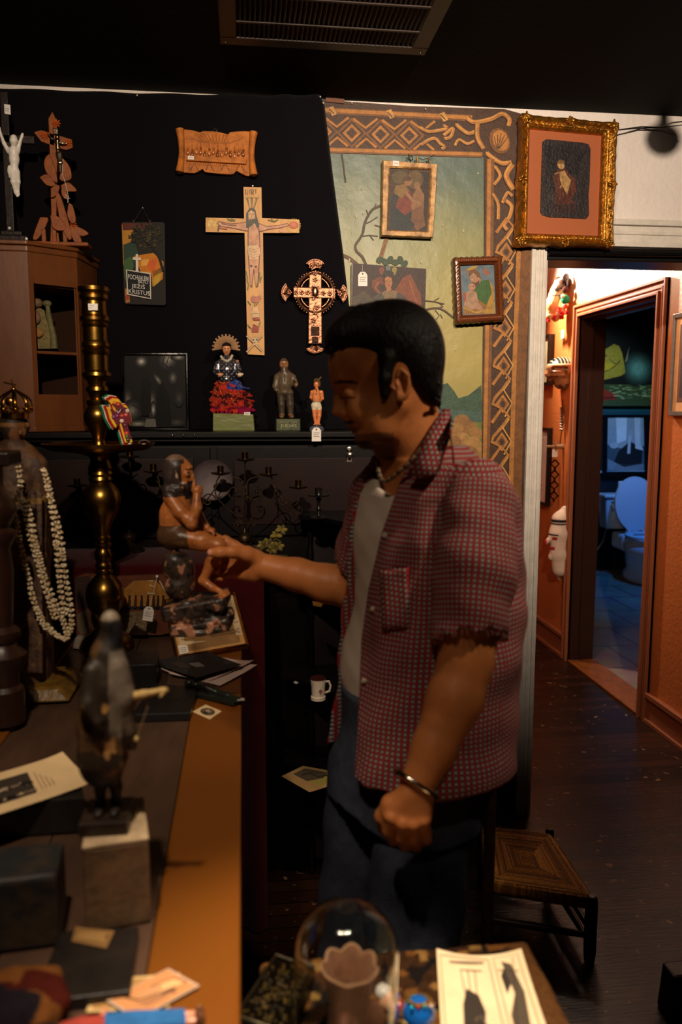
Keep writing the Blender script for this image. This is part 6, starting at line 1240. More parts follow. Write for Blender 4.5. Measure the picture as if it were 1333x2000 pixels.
def curl_sheet(name, pts, z, lift, col, label, cat, group=None, art=None, thick=.0006):
    """paper lying on a surface: pixel quad, with lifted corners"""
    q = [aZ(p[0], p[1], z) for p in pts]; N = 10; V = []
    def f(u, v):
        a, b = u/100, v/100; p = q[0]*(1-a)*(1-b)+q[1]*a*(1-b)+q[2]*a*b+q[3]*(1-a)*b
        L = lift[0]*(1-a)*(1-b)+lift[1]*a*(1-b)+lift[2]*a*b+lift[3]*(1-a)*b; return p+Vector((0, 0, L*(abs(2*a-1)**2*.7+abs(2*b-1)**2*.3)))
    V = [f(100*i/N, 100*j/N) for j in range(N+1) for i in range(N+1)]
    F = [(j*(N+1)+i, j*(N+1)+i+1, (j+1)*(N+1)+i+1, (j+1)*(N+1)+i) for j in range(N) for i in range(N)]
    nn = (q[1]-q[0]).cross(q[3]-q[0]); 
    if nn.z < 0: F = [g[::-1] for g in F]
    m = MB(col).add(V, F); m.add([v-Vector((0, 0, thick)) for v in V], [g[::-1] for g in F])
    rim = [i for i in range(N+1)]+[(j*(N+1)+N) for j in range(1, N+1)]+[N*(N+1)+i for i in range(N-1, -1, -1)]+[j*(N+1) for j in range(N-1, 0, -1)]
    k = len(m.v)//2; m.f += [(rim[i], rim[(i+1) % len(rim)], rim[(i+1) % len(rim)]+k, rim[i]+k) for i in range(len(rim))]; m.c += [col]*len(rim)
    if art is None: return tag(m.build(name, M_paper()), label, cat, group)
    base = (q[0]+q[2])/2; t = thing(name, base, label, cat, group); m.build('sheet', M_paper(), t); a = Art(f, (0, 0, 1)); art(a); a.build('print', M_paper(), t); return t
curl_sheet('paper_sheet', [(303, 1309), (430, 1341), (503, 1303), (400, 1282)], CT+.002, (.010, .002, .006, 0), (206, 178, 166), 'loose white paper sheet on the counter, lowest of the fanned pile under the certificate', 'paper', 'loose sheets under the certificate')
curl_sheet('paper_sheet', [(330, 1318), (412, 1330), (496, 1296), (410, 1280)], CT+.004, (.004, .001, .008, 0), (196, 166, 154), 'loose white paper sheet, upper of the fanned pile under the certificate', 'paper', 'loose sheets under the certificate')
curl_sheet('dark_photograph', [(296, 1296), (384, 1325), (472, 1300), (400, 1270)], CT+.013, (.006, .001, .003, 0), (36, 30, 30), 'dark glossy photograph lying on the white papers below the certificate', 'photograph', None, lambda a: (a.P([(38, 40), (60, 36), (66, 50), (44, 56)], (120, 110, 104)), a.P([(20, 20), (50, 16), (56, 30), (24, 36)], (52, 42, 38))))
curl_sheet('photo_card', [(376, 1390), (410, 1405), (433, 1389), (402, 1376)], CT+.0015, (0, 0, 0, 0), (208, 178, 130), 'small cream card with an oval portrait, on the counter edge strip', 'card', None, lambda a: (a.E(52, 50, 36, 34, (50, 40, 32)), a.E(52, 50, 30, 28, (96, 80, 62)), a.E(50, 56, 12, 12, (170, 140, 104)), a.P([(34, 26), (66, 26), (60, 44), (42, 44)], (40, 32, 28))))
def dark_figurine():
    t = thing('lying_figurine', aZ(425, 1372, CT+.001), 'dark green black carved figurine lying on its plinth across the counter', 'figurine')
    a0 = aZ(364, 1352, CT); b0 = aZ(470, 1378, CT); s = .0012; sd = SD((min(a0.x, b0.x)-.03, min(a0.y, b0.y)-.05, CT), (max(a0.x, b0.x)+.05, max(a0.y, b0.y)+.06, CT+.06), .0012)
    L = lambda u, w=0, h=0: a0+(b0-a0)*u+Vector((w*.2, w, h)); 
    sd.chain([L(.30, .0, .018), L(.5, 0, .016), L(.75, 0, .014), L(.98, 0, .011)], [.011, .010, .007, .005], .006); sd.ell(L(.08, .0, .020), (.011, .010, .010)); sd.ell(L(.02, 0, .020), (.006, .008, .007), None, .004); sd.chain([L(.2, 0, .02), L(.3, .012, .018)], [.008, .009], .005); sd.chain([L(.3, -.008, .022), L(.42, -.012, .026), L(.55, -.006, .02)], [.005, .004, .0035], .003)
    ax = (b0-a0).normalized(); rot = [tuple(ax), (-ax.y, ax.x, 0), (0, 0, 1)]; sd.box(L(.62, 0, .0065), (.052, .016, .005), rot, .001, .002)
    solid('carving', sd, mat('dark_bronze', (38, 42, 36), rough=.32, bump=.3, bscale=90, metal=.3), t)
    q = MB((170, 160, 150)); c = L(1.02, 0, .013); q.box(c-Vector((.008, .006, 0)), c+Vector((.006, .006, .0012))); q.build('paper_label', M_paper(), t)
dark_figurine()
def zbox(name, fpx, z0, z1, col, label, cat, m=None, bevel=.002, taper=0):
    """box given by the picture positions of its footprint corners at height z0"""
    P = [aZ(x, y, z0) for x, y in fpx]; c = sum(P, Vector())/len(P)
    if (P[1]-P[0]).cross(P[2]-P[0]).z < 0: P = P[::-1]
    b = MB(col).hexa(P, [Vector((c.x+(p.x-c.x)*(1-taper), c.y+(p.y-c.y)*(1-taper), z1)) for p in P])
    o = b.build(name, m or M_wood(), smooth=False, bevel=bevel)
    if label: tag(o, label, cat)
    return o
zbox('black_book', [(258, 1412), (372, 1408), (388, 1356), (300, 1350)], CT-.002, CT+.016, (22, 20, 20), 'flat black book on the counter beside the dark lying figurine', 'book', bevel=.003)
zbox('black_box', [(232, 1346), (306, 1344), (312, 1316), (244, 1316)], CT-.002, CT+.052, (24, 20, 18), 'small open black box standing before the carved scene panel', 'box')
# carved scene panel with small figures
def scene_panel():
    Y = 2.106
    mf, n = planeY(Y); t = thing('carved_picture', Vector((aY(235, 1280, Y).x, Y, CT)), 'rough orange brown wooden picture with yellow hill and tiny figures, behind the brass candlestick', 'picture')
    a = Art(mf, n); Q = [(146, 1128), (168, 1120), (214, 1126), (322, 1122), (330, 1150), (332, 1236), (316, 1240), (150, 1244)]
    a.slab(Q, .014, (92, 48, 26)); a.P(Q, (104, 52, 28)); a.P([(225, 1164), (262, 1134), (304, 1133), (320, 1150), (331, 1166), (326, 1186), (228, 1186)], (176, 118, 46)); a.P([(228, 1184), (326, 1184), (326, 1192), (228, 1190)], (44, 34, 40))
    a.P([(238, 1196), (300, 1192), (306, 1228), (298, 1236), (276, 1240), (252, 1236), (236, 1230)], (122, 100, 70)); a.P([(150, 1200), (172, 1190), (178, 1226), (172, 1236), (158, 1240), (152, 1230)], (112, 96, 74)); a.P([(146, 1128), (176, 1124), (180, 1186), (150, 1190)], (62, 40, 34)); a.P([(180, 1126), (192, 1126), (196, 1160), (182, 1160)], (140, 110, 76))
    for i in range(60): x, y = random.uniform(240, 302), random.uniform(1198, 1232); a.E(x, y, random.uniform(.8, 2.2), random.uniform(.6, 1.6), random.choice([(150, 130, 96), (96, 76, 52), (170, 150, 110)]))
    for pts in ([(290, 1134), (300, 1134)], [(312, 1134), (322, 1152), (327, 1160)], [(288, 1158), (304, 1159)], [(292, 1142), (302, 1146)]): a.S(pts, 2.4, (216, 196, 160))
    a.build('board', M_paint(), t); f = MB()
    for i, x in enumerate((238, 252, 264, 276, 288, 299, 308, 318)):
        P = lambda x_, y_, d=0: aY(x_, y_, Y-.004+d); f.tube([P(x, 1187), P(x+1, 1168)], [.0038, .0026], 7, ((40, 32, 34), (54, 40, 30), (70, 44, 34))[i % 3]); f.ball(P(x+1, 1164), .003, (60, 44, 34), 7)
    f.build('little_figures', M_paint(), t)
    b = MB((46, 26, 18)); b.prism([aY(250, 1240, Y-.02), aY(262, 1222, Y-.02), aY(288, 1240, Y-.02)], (0, .016, 0)); b.build('wedge', M_wood(), t)
    MB((240, 234, 226)).ball(aY(307, 1126, Y-.005), .004, n=8).build('pin', M_gloss(), t)
scene_panel()
price_tag(292, 1185, 2.05, 20, 28, 'white price tag hanging by a thread from the carved scene panel', (307, 1127, 2.09), tilt=8)
zbox('stone_fragment', [(140, 1268), (168, 1272), (176, 1262), (150, 1256)], CT, CT+.03, (150, 140, 124), 'small pale stone fragment at the foot of the carved panel', 'stone', M_paint(), bevel=.006, taper=.4)
# ------------------------------------------------------------------ foreground archer figure on its block
def archer():
    z1 = 1.005; zbl = lambda x, y: aZ(x, y, z1)
    t0 = thing('wooden_block', aZ(225, 1800, CT), 'weathered wooden block with pale top carrying the blurred archer figure', 'block')
    A = aZ(160, 1655, z1); B = aZ(291, 1636, z1); C = aZ(281, 1556, z1); Dp = aZ(176, 1566, z1)
    wb = mat('weathered_block', (112, 84, 56), rough=.6, mott=.7, mscale=20, mcol=(44, 34, 26), bump=.5, bscale=50)
    lo = [Vector((p.x, p.y, CT-.002)) for p in (A, B, C, Dp)]; MB().hexa(lo, [Vector((p.x, p.y, z1-.004)) for p in (A, B, C, Dp)]).build('block_body', wb, t0, smooth=False, bevel=.003)
    MB((190, 164, 128)).hexa([Vector((p.x, p.y, z1-.004)) for p in (A, B, C, Dp)], [Vector((p.x, p.y, z1)) for p in (A, B, C, Dp)]).build('pale_top', M_paint(), t0, smooth=False, bevel=.001)
    D = .955; P = lambda x, y, d=0: aD(x, y, D+d); s = D/1550
    t = thing('archer_figure', Vector((P(215, 1600).x, P(215, 1600).y, z1)), 'blurred dark carved figure stretching out one pale arm with a thread, on weathered block', 'statue')
    pc = Vector((P(212, 1600).x, (A.y+Dp.y)/2, z1+.0006)); MB((46, 34, 26)).box(pc-Vector((.030, .034, 0)), pc+Vector((.026, .030, .016))).build('plinth', M_wood(), t, smooth=False, bevel=.002)
    top = pc.z+.016; sd = SD((P(120, 1400).x, pc.y-.08, top-.004), (P(345, 1400).x, pc.y+.08, P(220, 1165).z), .0016)
    Q = lambda x, y, d=0: Vector((P(x, y).x, pc.y+d, P(x, y).z))
    sd.ell(Q(222, 1208), (19*s, 20*s, 26*s)); sd.ell(Q(234, 1225, -.002), (11*s, 14*s, 24*s), None, .004); sd.cone(Q(218, 1230), Q(216, 1258), 14*s, 16*s, .006)
    sd.chain([Q(214, 1275), Q(212, 1330), Q(206, 1400), Q(202, 1470)], [30*s, 40*s, 44*s, 46*s], .02); sd.chain([Q(236, 1290, -.01), Q(248, 1350, -.012), Q(262, 1450, -.01)], [20*s, 18*s, 8*s], .01); sd.chain([Q(202, 1470), Q(200, 1495)], [44*s, 40*s], .01)
    sd.chain([Q(190, 1290, -.02), Q(186, 1350, -.03), Q(204, 1380, -.036)], [14*s, 13*s, 10*s], .01)
    sd.chain([Q(204, 1496, .0), Q(196, 1540), Q(196, 1575)], [15*s, 11*s, 9*s], .004); sd.chain([Q(222, 1490, .0), Q(226, 1540), Q(226, 1575)], [15*s, 11*s, 9*s], .004); f0 = Vector((Q(196, 1575).x, pc.y-.004, top+.004)); sd.cone(Q(196, 1570), f0, 9*s, .006, .004); f1 = Vector((Q(226, 1575).x, pc.y-.004, top+.004)); sd.cone(Q(226, 1570), f1, 9*s, .006, .004)
    for f_ in (f0, f1): sd.ell(f_+Vector((0, -.008, -.001)), (.006, .012, .0045), None, .003)
    for k in range(8): sd.cone(Q(176+k*9, 1300, -32*s), Q(168+k*11, 1480, -42*s), 3*s, 4*s, .004)
    def cf(V):
        x, z = V[:, 0], V[:, 2]; n1 = 1.5*nz3(V, 45, 3)+.6*nz3(V, 130, 4); rt = x > Q(222, 0 or 1300).x
        return clr(V, (None, (52, 40, 28)), (n1 > .6, (96, 68, 36)), (rt & (z > Q(0, 1420).z) & (z < Q(0, 1255).z), (126, 112, 96)), ((n1 > .5) & (x > Q(210, 1300).x) & (x < Q(232, 1300).x), (190, 140, 80)), ((z > Q(0, 1198).z), (150, 134, 112)), (rt & (z > Q(0, 1250).z) & (z < Q(0, 1202).z), (30, 28, 32)), ((z < Q(0, 1500).z), (36, 26, 20)), ((z < Q(0, 1480).z) & (z > Q(0, 1500).z) & (n1 > .1), (120, 76, 34)))
    solid('figure', sd, mat('worn_polychrome_dark', attr=True, rough=.55, mott=.4, mscale=40, bump=.4, bscale=80), t, cf)
    sd = SD(Q(245, 1375, -.04), Q(345, 1300, .04), .0012); sd.chain([Q(252, 1350, -.012), Q(285, 1342, -.016), Q(318, 1336, -.018)], [10*s, 7*s, 6*s], .004); sd.ell(Q(325, 1335, -.018), (8*s, 6*s, 6*s), None, .003); sd.chain([Q(326, 1338, -.02), Q(318, 1344, -.024)], [2.6*s, 2.4*s], .002)
    solid('outstretched_arm', sd, M_paint(), t, lambda V: clr(V, (None, (206, 170, 104))))
    MB((170, 140, 96)).tube([Q(294, 1343, -.016), Q(292, 1370, -.016), Q(280, 1405, -.016), Q(272, 1432, -.014)], .0007, 5).build('thread', M_cloth(), t); MB((200, 170, 110)).ball(Q(270, 1434, -.012), .004, n=8).build('bead', M_gloss(), t)
archer()
# ------------------------------------------------------------------ left foreground boxes, print, cards, doll
zbox('dark_chest', [(-60, 1640), (168, 1625), (150, 1545), (-60, 1580)], CT, CT+.052, (38, 32, 28), 'dark low wooden chest under the printed sheet at the left edge', 'chest')
curl_sheet('printed_sheet', [(-40, 1603), (181, 1532), (123, 1475), (-40, 1521)], CT+.055, (0, .004, .006, 0), (222, 190, 142), 'large cream sheet with a small dark engraving, lying on the dark chest', 'print', None,
    lambda a: (a.P([(2, 20), (52, 22), (52, 80), (2, 80)], (60, 50, 42)), [a.E(8+(i*37) % 42, 28+(i*23) % 46, 2+i % 3, 3+i % 4, ((190, 168, 134), (120, 102, 80), (34, 28, 24))[i % 3], rot=i*40) for i in range(40)], [a.S([(58+4*i, 25), (58+4*i, 72-i*9)], .5, (150, 124, 90)) for i in range(4)]))
zbox('carved_box', [(-60, 1870), (118, 1846), (132, 1768), (-60, 1790)], CT, CT+.085, (40, 36, 32), 'dark blue black carved box in the left foreground', 'box', mat('blue_black_box', (34, 36, 38), rough=.4, mott=.6, mscale=18, mcol=(84, 62, 34), bump=.5, bscale=40), bevel=.005)
zbox('dark_board', [(60, 1985), (255, 1960), (272, 1830), (120, 1840)], CT-.002, CT+.012, (30, 24, 20), 'dark flat board on the counter below the weathered block', 'board')
curl_sheet('torn_label', [(140, 1838), (208, 1852), (224, 1818), (148, 1812)], CT+.0135, (0, 0, 0, .002), (120, 88, 48), 'torn brown paper label lying on the dark board', 'label', None, lambda a: (a.P([(10, 20), (90, 26), (84, 80), (14, 70)], (140, 106, 60)), a.E(86, 60, 4, 6, (60, 44, 28))))
curl_sheet('photo_card', [(168, 1977), (330, 1968), (352, 1900), (190, 1914)], CT+.0015, (0, 0, 0, 0), (190, 160, 106), 'cream bordered postcard on the counter, lower of the two by the blue doll', 'card', None, lambda a: (a.P([(6, 8), (94, 8), (94, 92), (6, 92)], (150, 112, 62)), a.S([(20, 40), (50, 46), (80, 42)], 2, (150, 114, 70))))
curl_sheet('photo_card', [(208, 1954), (268, 1992), (390, 1925), (329, 1891)], CT+.005, (0, 0, 0, 0), (180, 160, 142), 'tilted pale postcard with a brown sketch, upper of the two by the blue doll', 'card', None,
    lambda a: (a.P([(3, 3), (97, 3), (97, 97), (3, 97)], (180, 124, 78)), a.P([(30, 55), (66, 50), (72, 92), (40, 94)], (206, 156, 104)), a.S([(28, 56), (40, 90), (70, 94), (74, 60)], 4, (70, 42, 28)), a.P([(56, 20), (80, 26), (82, 60), (66, 56)], (150, 104, 72)), a.P([(24, 30), (50, 34), (60, 60), (34, 70)], (176, 128, 88)), a.S([(20, 20), (50, 26), (64, 60), (84, 70)], 4, (64, 40, 28)), a.P([(60, 62), (70, 50), (76, 66), (66, 80)], (96, 66, 50))))
def doll():
    z = CT+.010; t = thing('blue_doll', aZ(310, 1990, CT), 'small doll in blue trousers lying face up at the bottom edge of the counter', 'doll')
    Q = lambda x, y, h=0: aZ(x, y, z+h); b = MB((44, 96, 150)); b.tube([Q(205, 2004), Q(262, 1996), Q(320, 1990), Q(362, 1984)], [.011, .010, .008, .0065], 12); b.tube([Q(212, 2022), Q(280, 2010), Q(330, 2000), Q(364, 1996)], [.011, .010, .008, .0065], 12); b.build('trousers', M_cloth(), t)
    for (x0, y0), (x1, y1) in (((362, 1984), (386, 1980)), ((364, 1996), (388, 1993))): MB((196, 130, 96)).tube([Q(x0, y0), Q(x1, y1)], [.0045, .003], 10).build('leg', M_gloss(), t); m = MB((96, 60, 40)); m.ball(Q(x1+4, y1, .002), (.005, .004, .009), n=10); m.build('shoe', M_gloss(), t)
    MB((150, 60, 50)).tube([Q(120, 2030), Q(160, 2020), Q(205, 2012)], [.014, .015, .013], 12).build('torso', M_cloth(), t); MB((206, 138, 104)).tube([Q(196, 2000), Q(200, 1985), Q(206, 1972)], [.004, .0035, .003], 8).build('arm', M_gloss(), t); MB((206, 138, 104)).ball(Q(95, 2036, .004), .016).build('head', M_gloss(), t); MB((40, 26, 20)).ball(Q(88, 2036, .006), .017).build('hair', M_cloth(), t)
doll()
def red_bundle():
    b = SD((-.36, .60, CT), (-.15, .86, CT+.07), .0025); rnd = random.Random(14)
    c = aZ(60, 1985, CT+.01); b.ell(c-Vector((.02, -.01, 0)), (.055, .05, .030)); 
    for k in range(10): b.cone(c+Vector((rnd.uniform(-.06, .0), rnd.uniform(-.05, .04), .018)), c+Vector((rnd.uniform(-.02, .03), rnd.uniform(-.03, .05), .010)), .012, .008, .008)
    o = solid('folded_textile', b, M_cloth(), None, lambda V: clr(V, (None, (66, 20, 12)), (nz3(V, 30, 1) > .25, (104, 62, 26)), (nz3(V, 24, 5) < -.2, (26, 20, 26)))); tag(o, 'crumpled dark red and gold textile in the bottom left corner', 'textile')
red_bundle()
# ================================================================== THE MAN
def person():
    M = aD; ux = _R.normalized(); uy = _U.normalized(); uz = _F.normalized()
    root = M(815, 1480, 1.37); root.z = 0
    T = thing('person', root, 'man in red checked shirt over white tee, looking down at the statue he holds', 'person')
    Wd = Vector((ux*.535-uz*.845)); Wd.z = 0; Wd.normalize(); Fd = Vector((Wd.y, -Wd.x, 0)).normalized()
    if Fd.dot(ux) > 0: Fd = -Fd
    def camrot(a): c, q = math.cos(R(a)), math.sin(R(a)); return [tuple(ux*c+uy*q), tuple(uy*c-ux*q), tuple(uz)]
    def loft(sd, st, k=.02, op='+', yoff=0):
        """stations: (z, cx, cy, halfwidth along shoulders, half depth)"""
        st = sorted(st); zs = [q[0] for q in st]; A = np.array(st)
        lo = (A[:, 1].min()-.3, A[:, 2].min()-.3, zs[0]-.01); hi = (A[:, 1].max()+.3, A[:, 2].max()+.3, zs[-1]+.01)
        sl, X = sd.sl(lo, hi); z = X[2]; zf = z.ravel()
        I = lambda j: np.interp(zf, zs, A[:, j])[None, None, :].astype(np.float32)
        dx = X[0]-I(1); dy = X[1]-I(2); a, b = I(3), I(4); u = (dx*Wd.x+dy*Wd.y)/a; v = (dx*Fd.x+dy*Fd.y)/b
        r = (np.abs(u)**2.3+np.abs(v)**2.3)**(1/2.3); d = (r-1)*np.minimum(a, b)*.95
        d = np.maximum(d, np.maximum(zs[0]-z, z-zs[-1])); sd.comb(sl, d.astype(np.float32), k, op)
    def st(px, py, d, a, b): p = M(px, py, d); return (p.z, p.x, p.y, a, b)
    skin = mat('warm_skin', attr=True, rough=.46, mott=.10, mscale=70, bump=.12, bscale=260, spec=.35)
    # ---------------- body: one continuous surface
    body = SD((-.32, .85, .70), (.80, 1.80, 1.76), .003); s = 1.33/1550
    h = lambda x, y, o=0.0: M(x, y, 1.33+o)
    E = lambda c, r, a=0, k=.012, op='+': body.ell(c, [q*s for q in r], camrot(a), k, op)
    E(h(764, 688), (98, 88, 84)); E(h(742, 745), (72, 78, 66), 12, .03); E(h(724, 802), (42, 64, 48), 20, .03); E(h(682, 710), (36, 36, 54), 0, .03)
    for o in (-.034, .034): body.chain([h(774, 790, o*1.5), h(748, 838, o*1.15), h(716, 856, o*.4)], [24*s, 22*s, 17*s], .02)
    E(h(713, 858), (17, 15, 22), 0, .014); E(h(664, 736), (14, 30, 42), 0, .02); E(h(662, 750), (10, 6, 38), 0, .01)
    body.chain([h(667, 757), h(661, 780), h(659, 799)], [7*s, 8*s, 9*s], .008); E(h(657, 805), (8.5, 7, 9.5), 0, .004); body.chain([h(672, 800), h(680, 818)], [12*s, 10*s], .01)
    for o in (-.011, .011): E(h(671, 808, o), (8, 7, 6), 0, .004); E(h(668, 813, o*.7), (3.4, 2, 3), 0, .002, 'sub')
    E(h(688, 829), (12, 6, 22), 25, .006); E(h(695, 842), (10, 6, 19), 25, .005); E(h(679, 836), (12, 1.5, 22), -28, .002, 'sub'); E(h(692, 851), (7, 3, 16), 0, .004, 'sub')
    for o in (-.036, .036):
        E(h(672, 769, o), (11, 9, 13), 0, .008, 'sub'); E(h(681, 769, o*.86), (11, 10, 13), 0, .003); E(h(675, 776, o*.98), (9, 1.2, 12), 8, .001, 'sub'); E(h(700, 800, o), (20, 22, 14), 0, .02)
    for o, sg in ((-.079, -1), (.079, 1)):
        E(h(787, 750, o), (15, 31, 9), 8, .006); E(h(784, 751, o+sg*.004), (9, 20, 5), 8, .003, 'sub'); E(h(781, 777, o), (9, 9, 6), 0, .004); E(h(776, 753, o+sg*.002), (4, 7, 4), 0, .002)
        body.chain([h(776, 734, o+sg*.004), h(786, 722, o+sg*.006), h(798, 732, o+sg*.006), h(800, 752, o+sg*.005), h(793, 772, o+sg*.003)], [2.6*s, 3*s, 3.4*s, 3*s, 2.6*s], .002)
    body.chain([h(795, 780, .01), h(800, 850, .02), M(815, 930, 1.365)], [60*s, 58*s, 66*s], .02)
    body.chain([h(752, 880, .015), M(772, 925, 1.355)], [16*s, 18*s], .02)
    tors = [st(812, 905, 1.37, .06, .055), st(836, 935, 1.37, .12, .070), st(844, 965, 1.37, .150, .085), st(846, 1040, 1.37, .150, .096), st(844, 1150, 1.37, .140, .098), st(836, 1260, 1.37, .132, .098), st(818, 1400, 1.38, .130, .094), st(804, 1470, 1.38, .112, .085)]
    loft(body, tors, .02)
    # near (left) arm hanging
    sh, el, wr = M(926, 985, 1.245), M(911, 1290, 1.20), M(818, 1528, 1.155)
    body.chain([sh, M(928, 1120, 1.215), el], [.054, .046, .040], .02); body.chain([el, M(888, 1366, 1.185), M(848, 1462, 1.165), wr], [.041, .041, .032, .0262], .012)
    # left hand: back of the hand towards us, fingers curled under
    s2 = 1.14/1550; q = lambda x, y, o=0.0: M(x, y, 1.145+o)
    for x0, y0, x1, y1 in ((800, 1550, 764, 1592), (810, 1552, 785, 1604), (820, 1552, 807, 1607), (829, 1550, 828, 1600)): body.cone(q(x0, y0), q(x1, y1, .0), .0155, .0118, .004); body.ell(q(x1, y1+2, -.006), (.0105, .010, .0085), None, .003)
    body.ell(q(806, 1570, .012), (.028, .034, .014), camrot(-20), .006)
    fingers = ([(768, 1596, -.004), (760, 1622, .010), (768, 1640, .034), (782, 1634, .050)], [(788, 1606, -.006), (784, 1634, .008), (792, 1652, .034), (802, 1644, .050)], [(808, 1608, -.005), (808, 1636, .008), (814, 1652, .032), (818, 1644, .048)], [(826, 1600, -.002), (832, 1624, .010), (834, 1640, .028), (832, 1634, .042)])
    for i, f in enumerate(fingers): body.chain([q(*p) for p in f], [.0115-(i == 3)*.0015, .0098-(i == 3)*.001, .0088-(i == 3)*.001, .0078-(i == 3)*.0008], .003)
    body.chain([q(792, 1556, .004), q(764, 1570, .006), q(748, 1594, .018), q(752, 1616, .034), q(762, 1628, .044)], [.0155, .0135, .0115, .0098, .0085], .006)
    # far (right) arm reaching to the statue
    sh2, el2, wr2 = M(748, 975, 1.50), M(690, 1150, 1.54), M(512, 1106, 1.555)
    body.chain([sh2, el2], [.050, .040], .02); body.chain([el2, M(640, 1140, 1.545), M(580, 1122, 1.55), wr2], [.040, .037, .031, .0255], .012)
    g = lambda x, y, d: M(x, y, d)
    for y0, y1, dd in ((1092, 1068, 1.568), (1100, 1084, 1.578), (1110, 1102, 1.582), (1118, 1118, 1.578)): body.cone(g(500, y0+4, 1.56), g(458, y1, dd), .0165, .0128, .010)
    body.chain([g(500, 1090, 1.545), g(482, 1082, 1.532), g(455, 1078, 1.516), g(430, 1079, 1.508), g(413, 1079, 1.507)], [.0175, .015, .0112, .0105, .0085], .006)
    body.chain([g(458, 1066, 1.568), g(440, 1055, 1.572), g(430, 1060, 1.570), g(428, 1070, 1.562)], [.011, .0098, .009, .0078], .003)
    body.chain([g(458, 1084, 1.580), g(432, 1084, 1.592), g(418, 1094, 1.580), g(426, 1098, 1.562)], [.0112, .0098, .009, .008], .002)
    body.chain([g(458, 1102, 1.584), g(430, 1104, 1.594), g(414, 1112, 1.582), g(424, 1116, 1.562)], [.0108, .0096, .0088, .0078], .002)
    body.chain([g(460, 1118, 1.580), g(438, 1124, 1.590), g(424, 1128, 1.578), g(432, 1130, 1.564)], [.0098, .0084, .0076, .0068], .002)
    def sc(V):
        def D(p): return np.sqrt(((V-np.array(p))**2).sum(1))
        c = np.tile(np.array([196., 120., 66.]), (len(V), 1)); n = nz3(V, 40, 1)[:, None]; c *= 1+.05*n
        rel = V-np.array(CAMP); d = rel@np.array(_F); px = 666.5+FPX*(rel@np.array(_R))/d; py = 1000-FPX*(rel@np.array(_U))/d
        face = (d > 1.22) & (d < 1.44) & (py < 900) & (py > 560)
        beard = face & (px > 668) & (px < 770) & (py > 828+.0*(px)) & (py > 850-.35*(px-690)*((px > 690))) & (py > 846)
        c[beard] = c[beard]*.62
        c[face & (np.hypot((px-679)/15, (py-825)/4.2) < 1)] = (58, 36, 26); c[face & (np.hypot((px-712)/17, (py-868)/8) < 1)] = (44, 28, 22)
        lip = face & (np.hypot((px-683)/9, (py-834)/3.0) < 1); c[lip] = (122, 66, 46); lip = face & (np.hypot((px-688)/8, (py-842)/3.2) < 1); c[lip] = (128, 70, 50)
        br = face & (px < 700) & (np.abs(py-(746+.0*(px)-.02*(px-672)+.006*(px-672)**2*.5)) < 3.0) & (px > 653); c[br] = (26, 18, 14)
        la = face & (px < 694) & (px > 664) & (np.abs(py-(777-.004*(px-678)**2)) < 1.6); c[la] = (24, 16, 14)
        for t_, r_ in ((g(407, 1079, 1.500), .0065), (g(428, 1098, 1.553), .006), (g(426, 1117, 1.553), .006)): c[D(t_) < r_] = (232, 160, 136)
        return np.clip(c, 0, 255)
    solid('body', body, skin, T, sc, smooth_it=2)
    # ---------------- hair
    hair = SD(tuple(np.minimum(h(600, 860, -.12), h(900, 860, .12))-.06), tuple(np.maximum(h(900, 560, .12), h(600, 560, .12))+.06), .0028)
    H = lambda c, r, a=0, k=.012, op='+': hair.ell(c, [q_*s for q_ in r], camrot(a), k, op)
    H(h(768, 678), (99, 92, 90)); H(h(700, 656), (62, 52, 74), 30, .02); H(h(672, 668), (36, 34, 62), 40, .015); H(h(822, 722), (44, 74, 72), 0, .02); H(h(836, 762), (26, 36, 56), 0, .012)
    for o in (-.070, .070): H(h(752, 735, o*.95), (12, 42, 10), 0, .01)
    H(h(700, 768), (72, 60, 120), 14, .010, 'sub'); H(h(640, 760), (60, 50, 120), 0, .006, 'sub')
    for o in (-.098, .098): H(h(788, 768, o), (22, 48, 26), 6, .004, 'sub')
    for o in (-.068, .068): hair.chain([h(758, 700, o), h(752, 740, o*1.02), h(749, 772, o)], [15*s, 12*s, 7*s], .006)
    rnd = random.Random(31)
    for k in range(150):
        x = rnd.uniform(650, 850); o = rnd.uniform(-.06, .06); y = 684-96*math.sqrt(max(0, 1-((x-764)/112)**2))*math.sqrt(max(.05, 1-(o/.085)**2))
        hair.cone(h(x, y+6, o), h(x-rnd.uniform(8, 20), y+rnd.uniform(0, 10), o*1.02), 3.4*s, 1.4*s, .003)
    for k in range(22): x = rnd.uniform(690, 800); hair.cone(h(x, 606, rnd.uniform(-.05, .04)), h(x-rnd.uniform(4, 16), 588+abs(x-756)*.18, rnd.uniform(-.05, .04)), 6*s, 2*s, .006)
    for k in range(34): x = rnd.uniform(632, 680); hair.cone(h(x+18, 664, rnd.uniform(-.05, .05)), h(x-4, 690+rnd.uniform(-8, 4), rnd.uniform(-.05, .05)), 4*s, 1.2*s, .004)
    for k in range(40): y = rnd.uniform(640, 790); hair.cone(h(852, y, rnd.uniform(-.05, .0)), h(862, y+12, rnd.uniform(-.05, .0)), 3.2*s, 1.4*s, .004)
    solid('hair', hair, mat('black_hair', (16, 11, 9), rough=.5, bump=.9, bscale=240, stretch=(1, 1, .3), spec=.3), T, smooth_it=1)
    # ---------------- white tee
    tee = SD((-.05, .95, .80), (.75, 1.75, 1.45), .0035)
    tst = [(z, x, y, a+.012, b+.016) for z, x, y, a, b in tors[1:]]
    loft(tee, tst, .0); tee.ell(M(752, 1290, 1.41), (.070, .070, .075), None, .05); tee.ell(M(766, 1040, 1.40), (.055, .055, .07), None, .04)
    tee.ell(M(798, 900, 1.32), (.075, .065, .062), None, .006, 'sub')
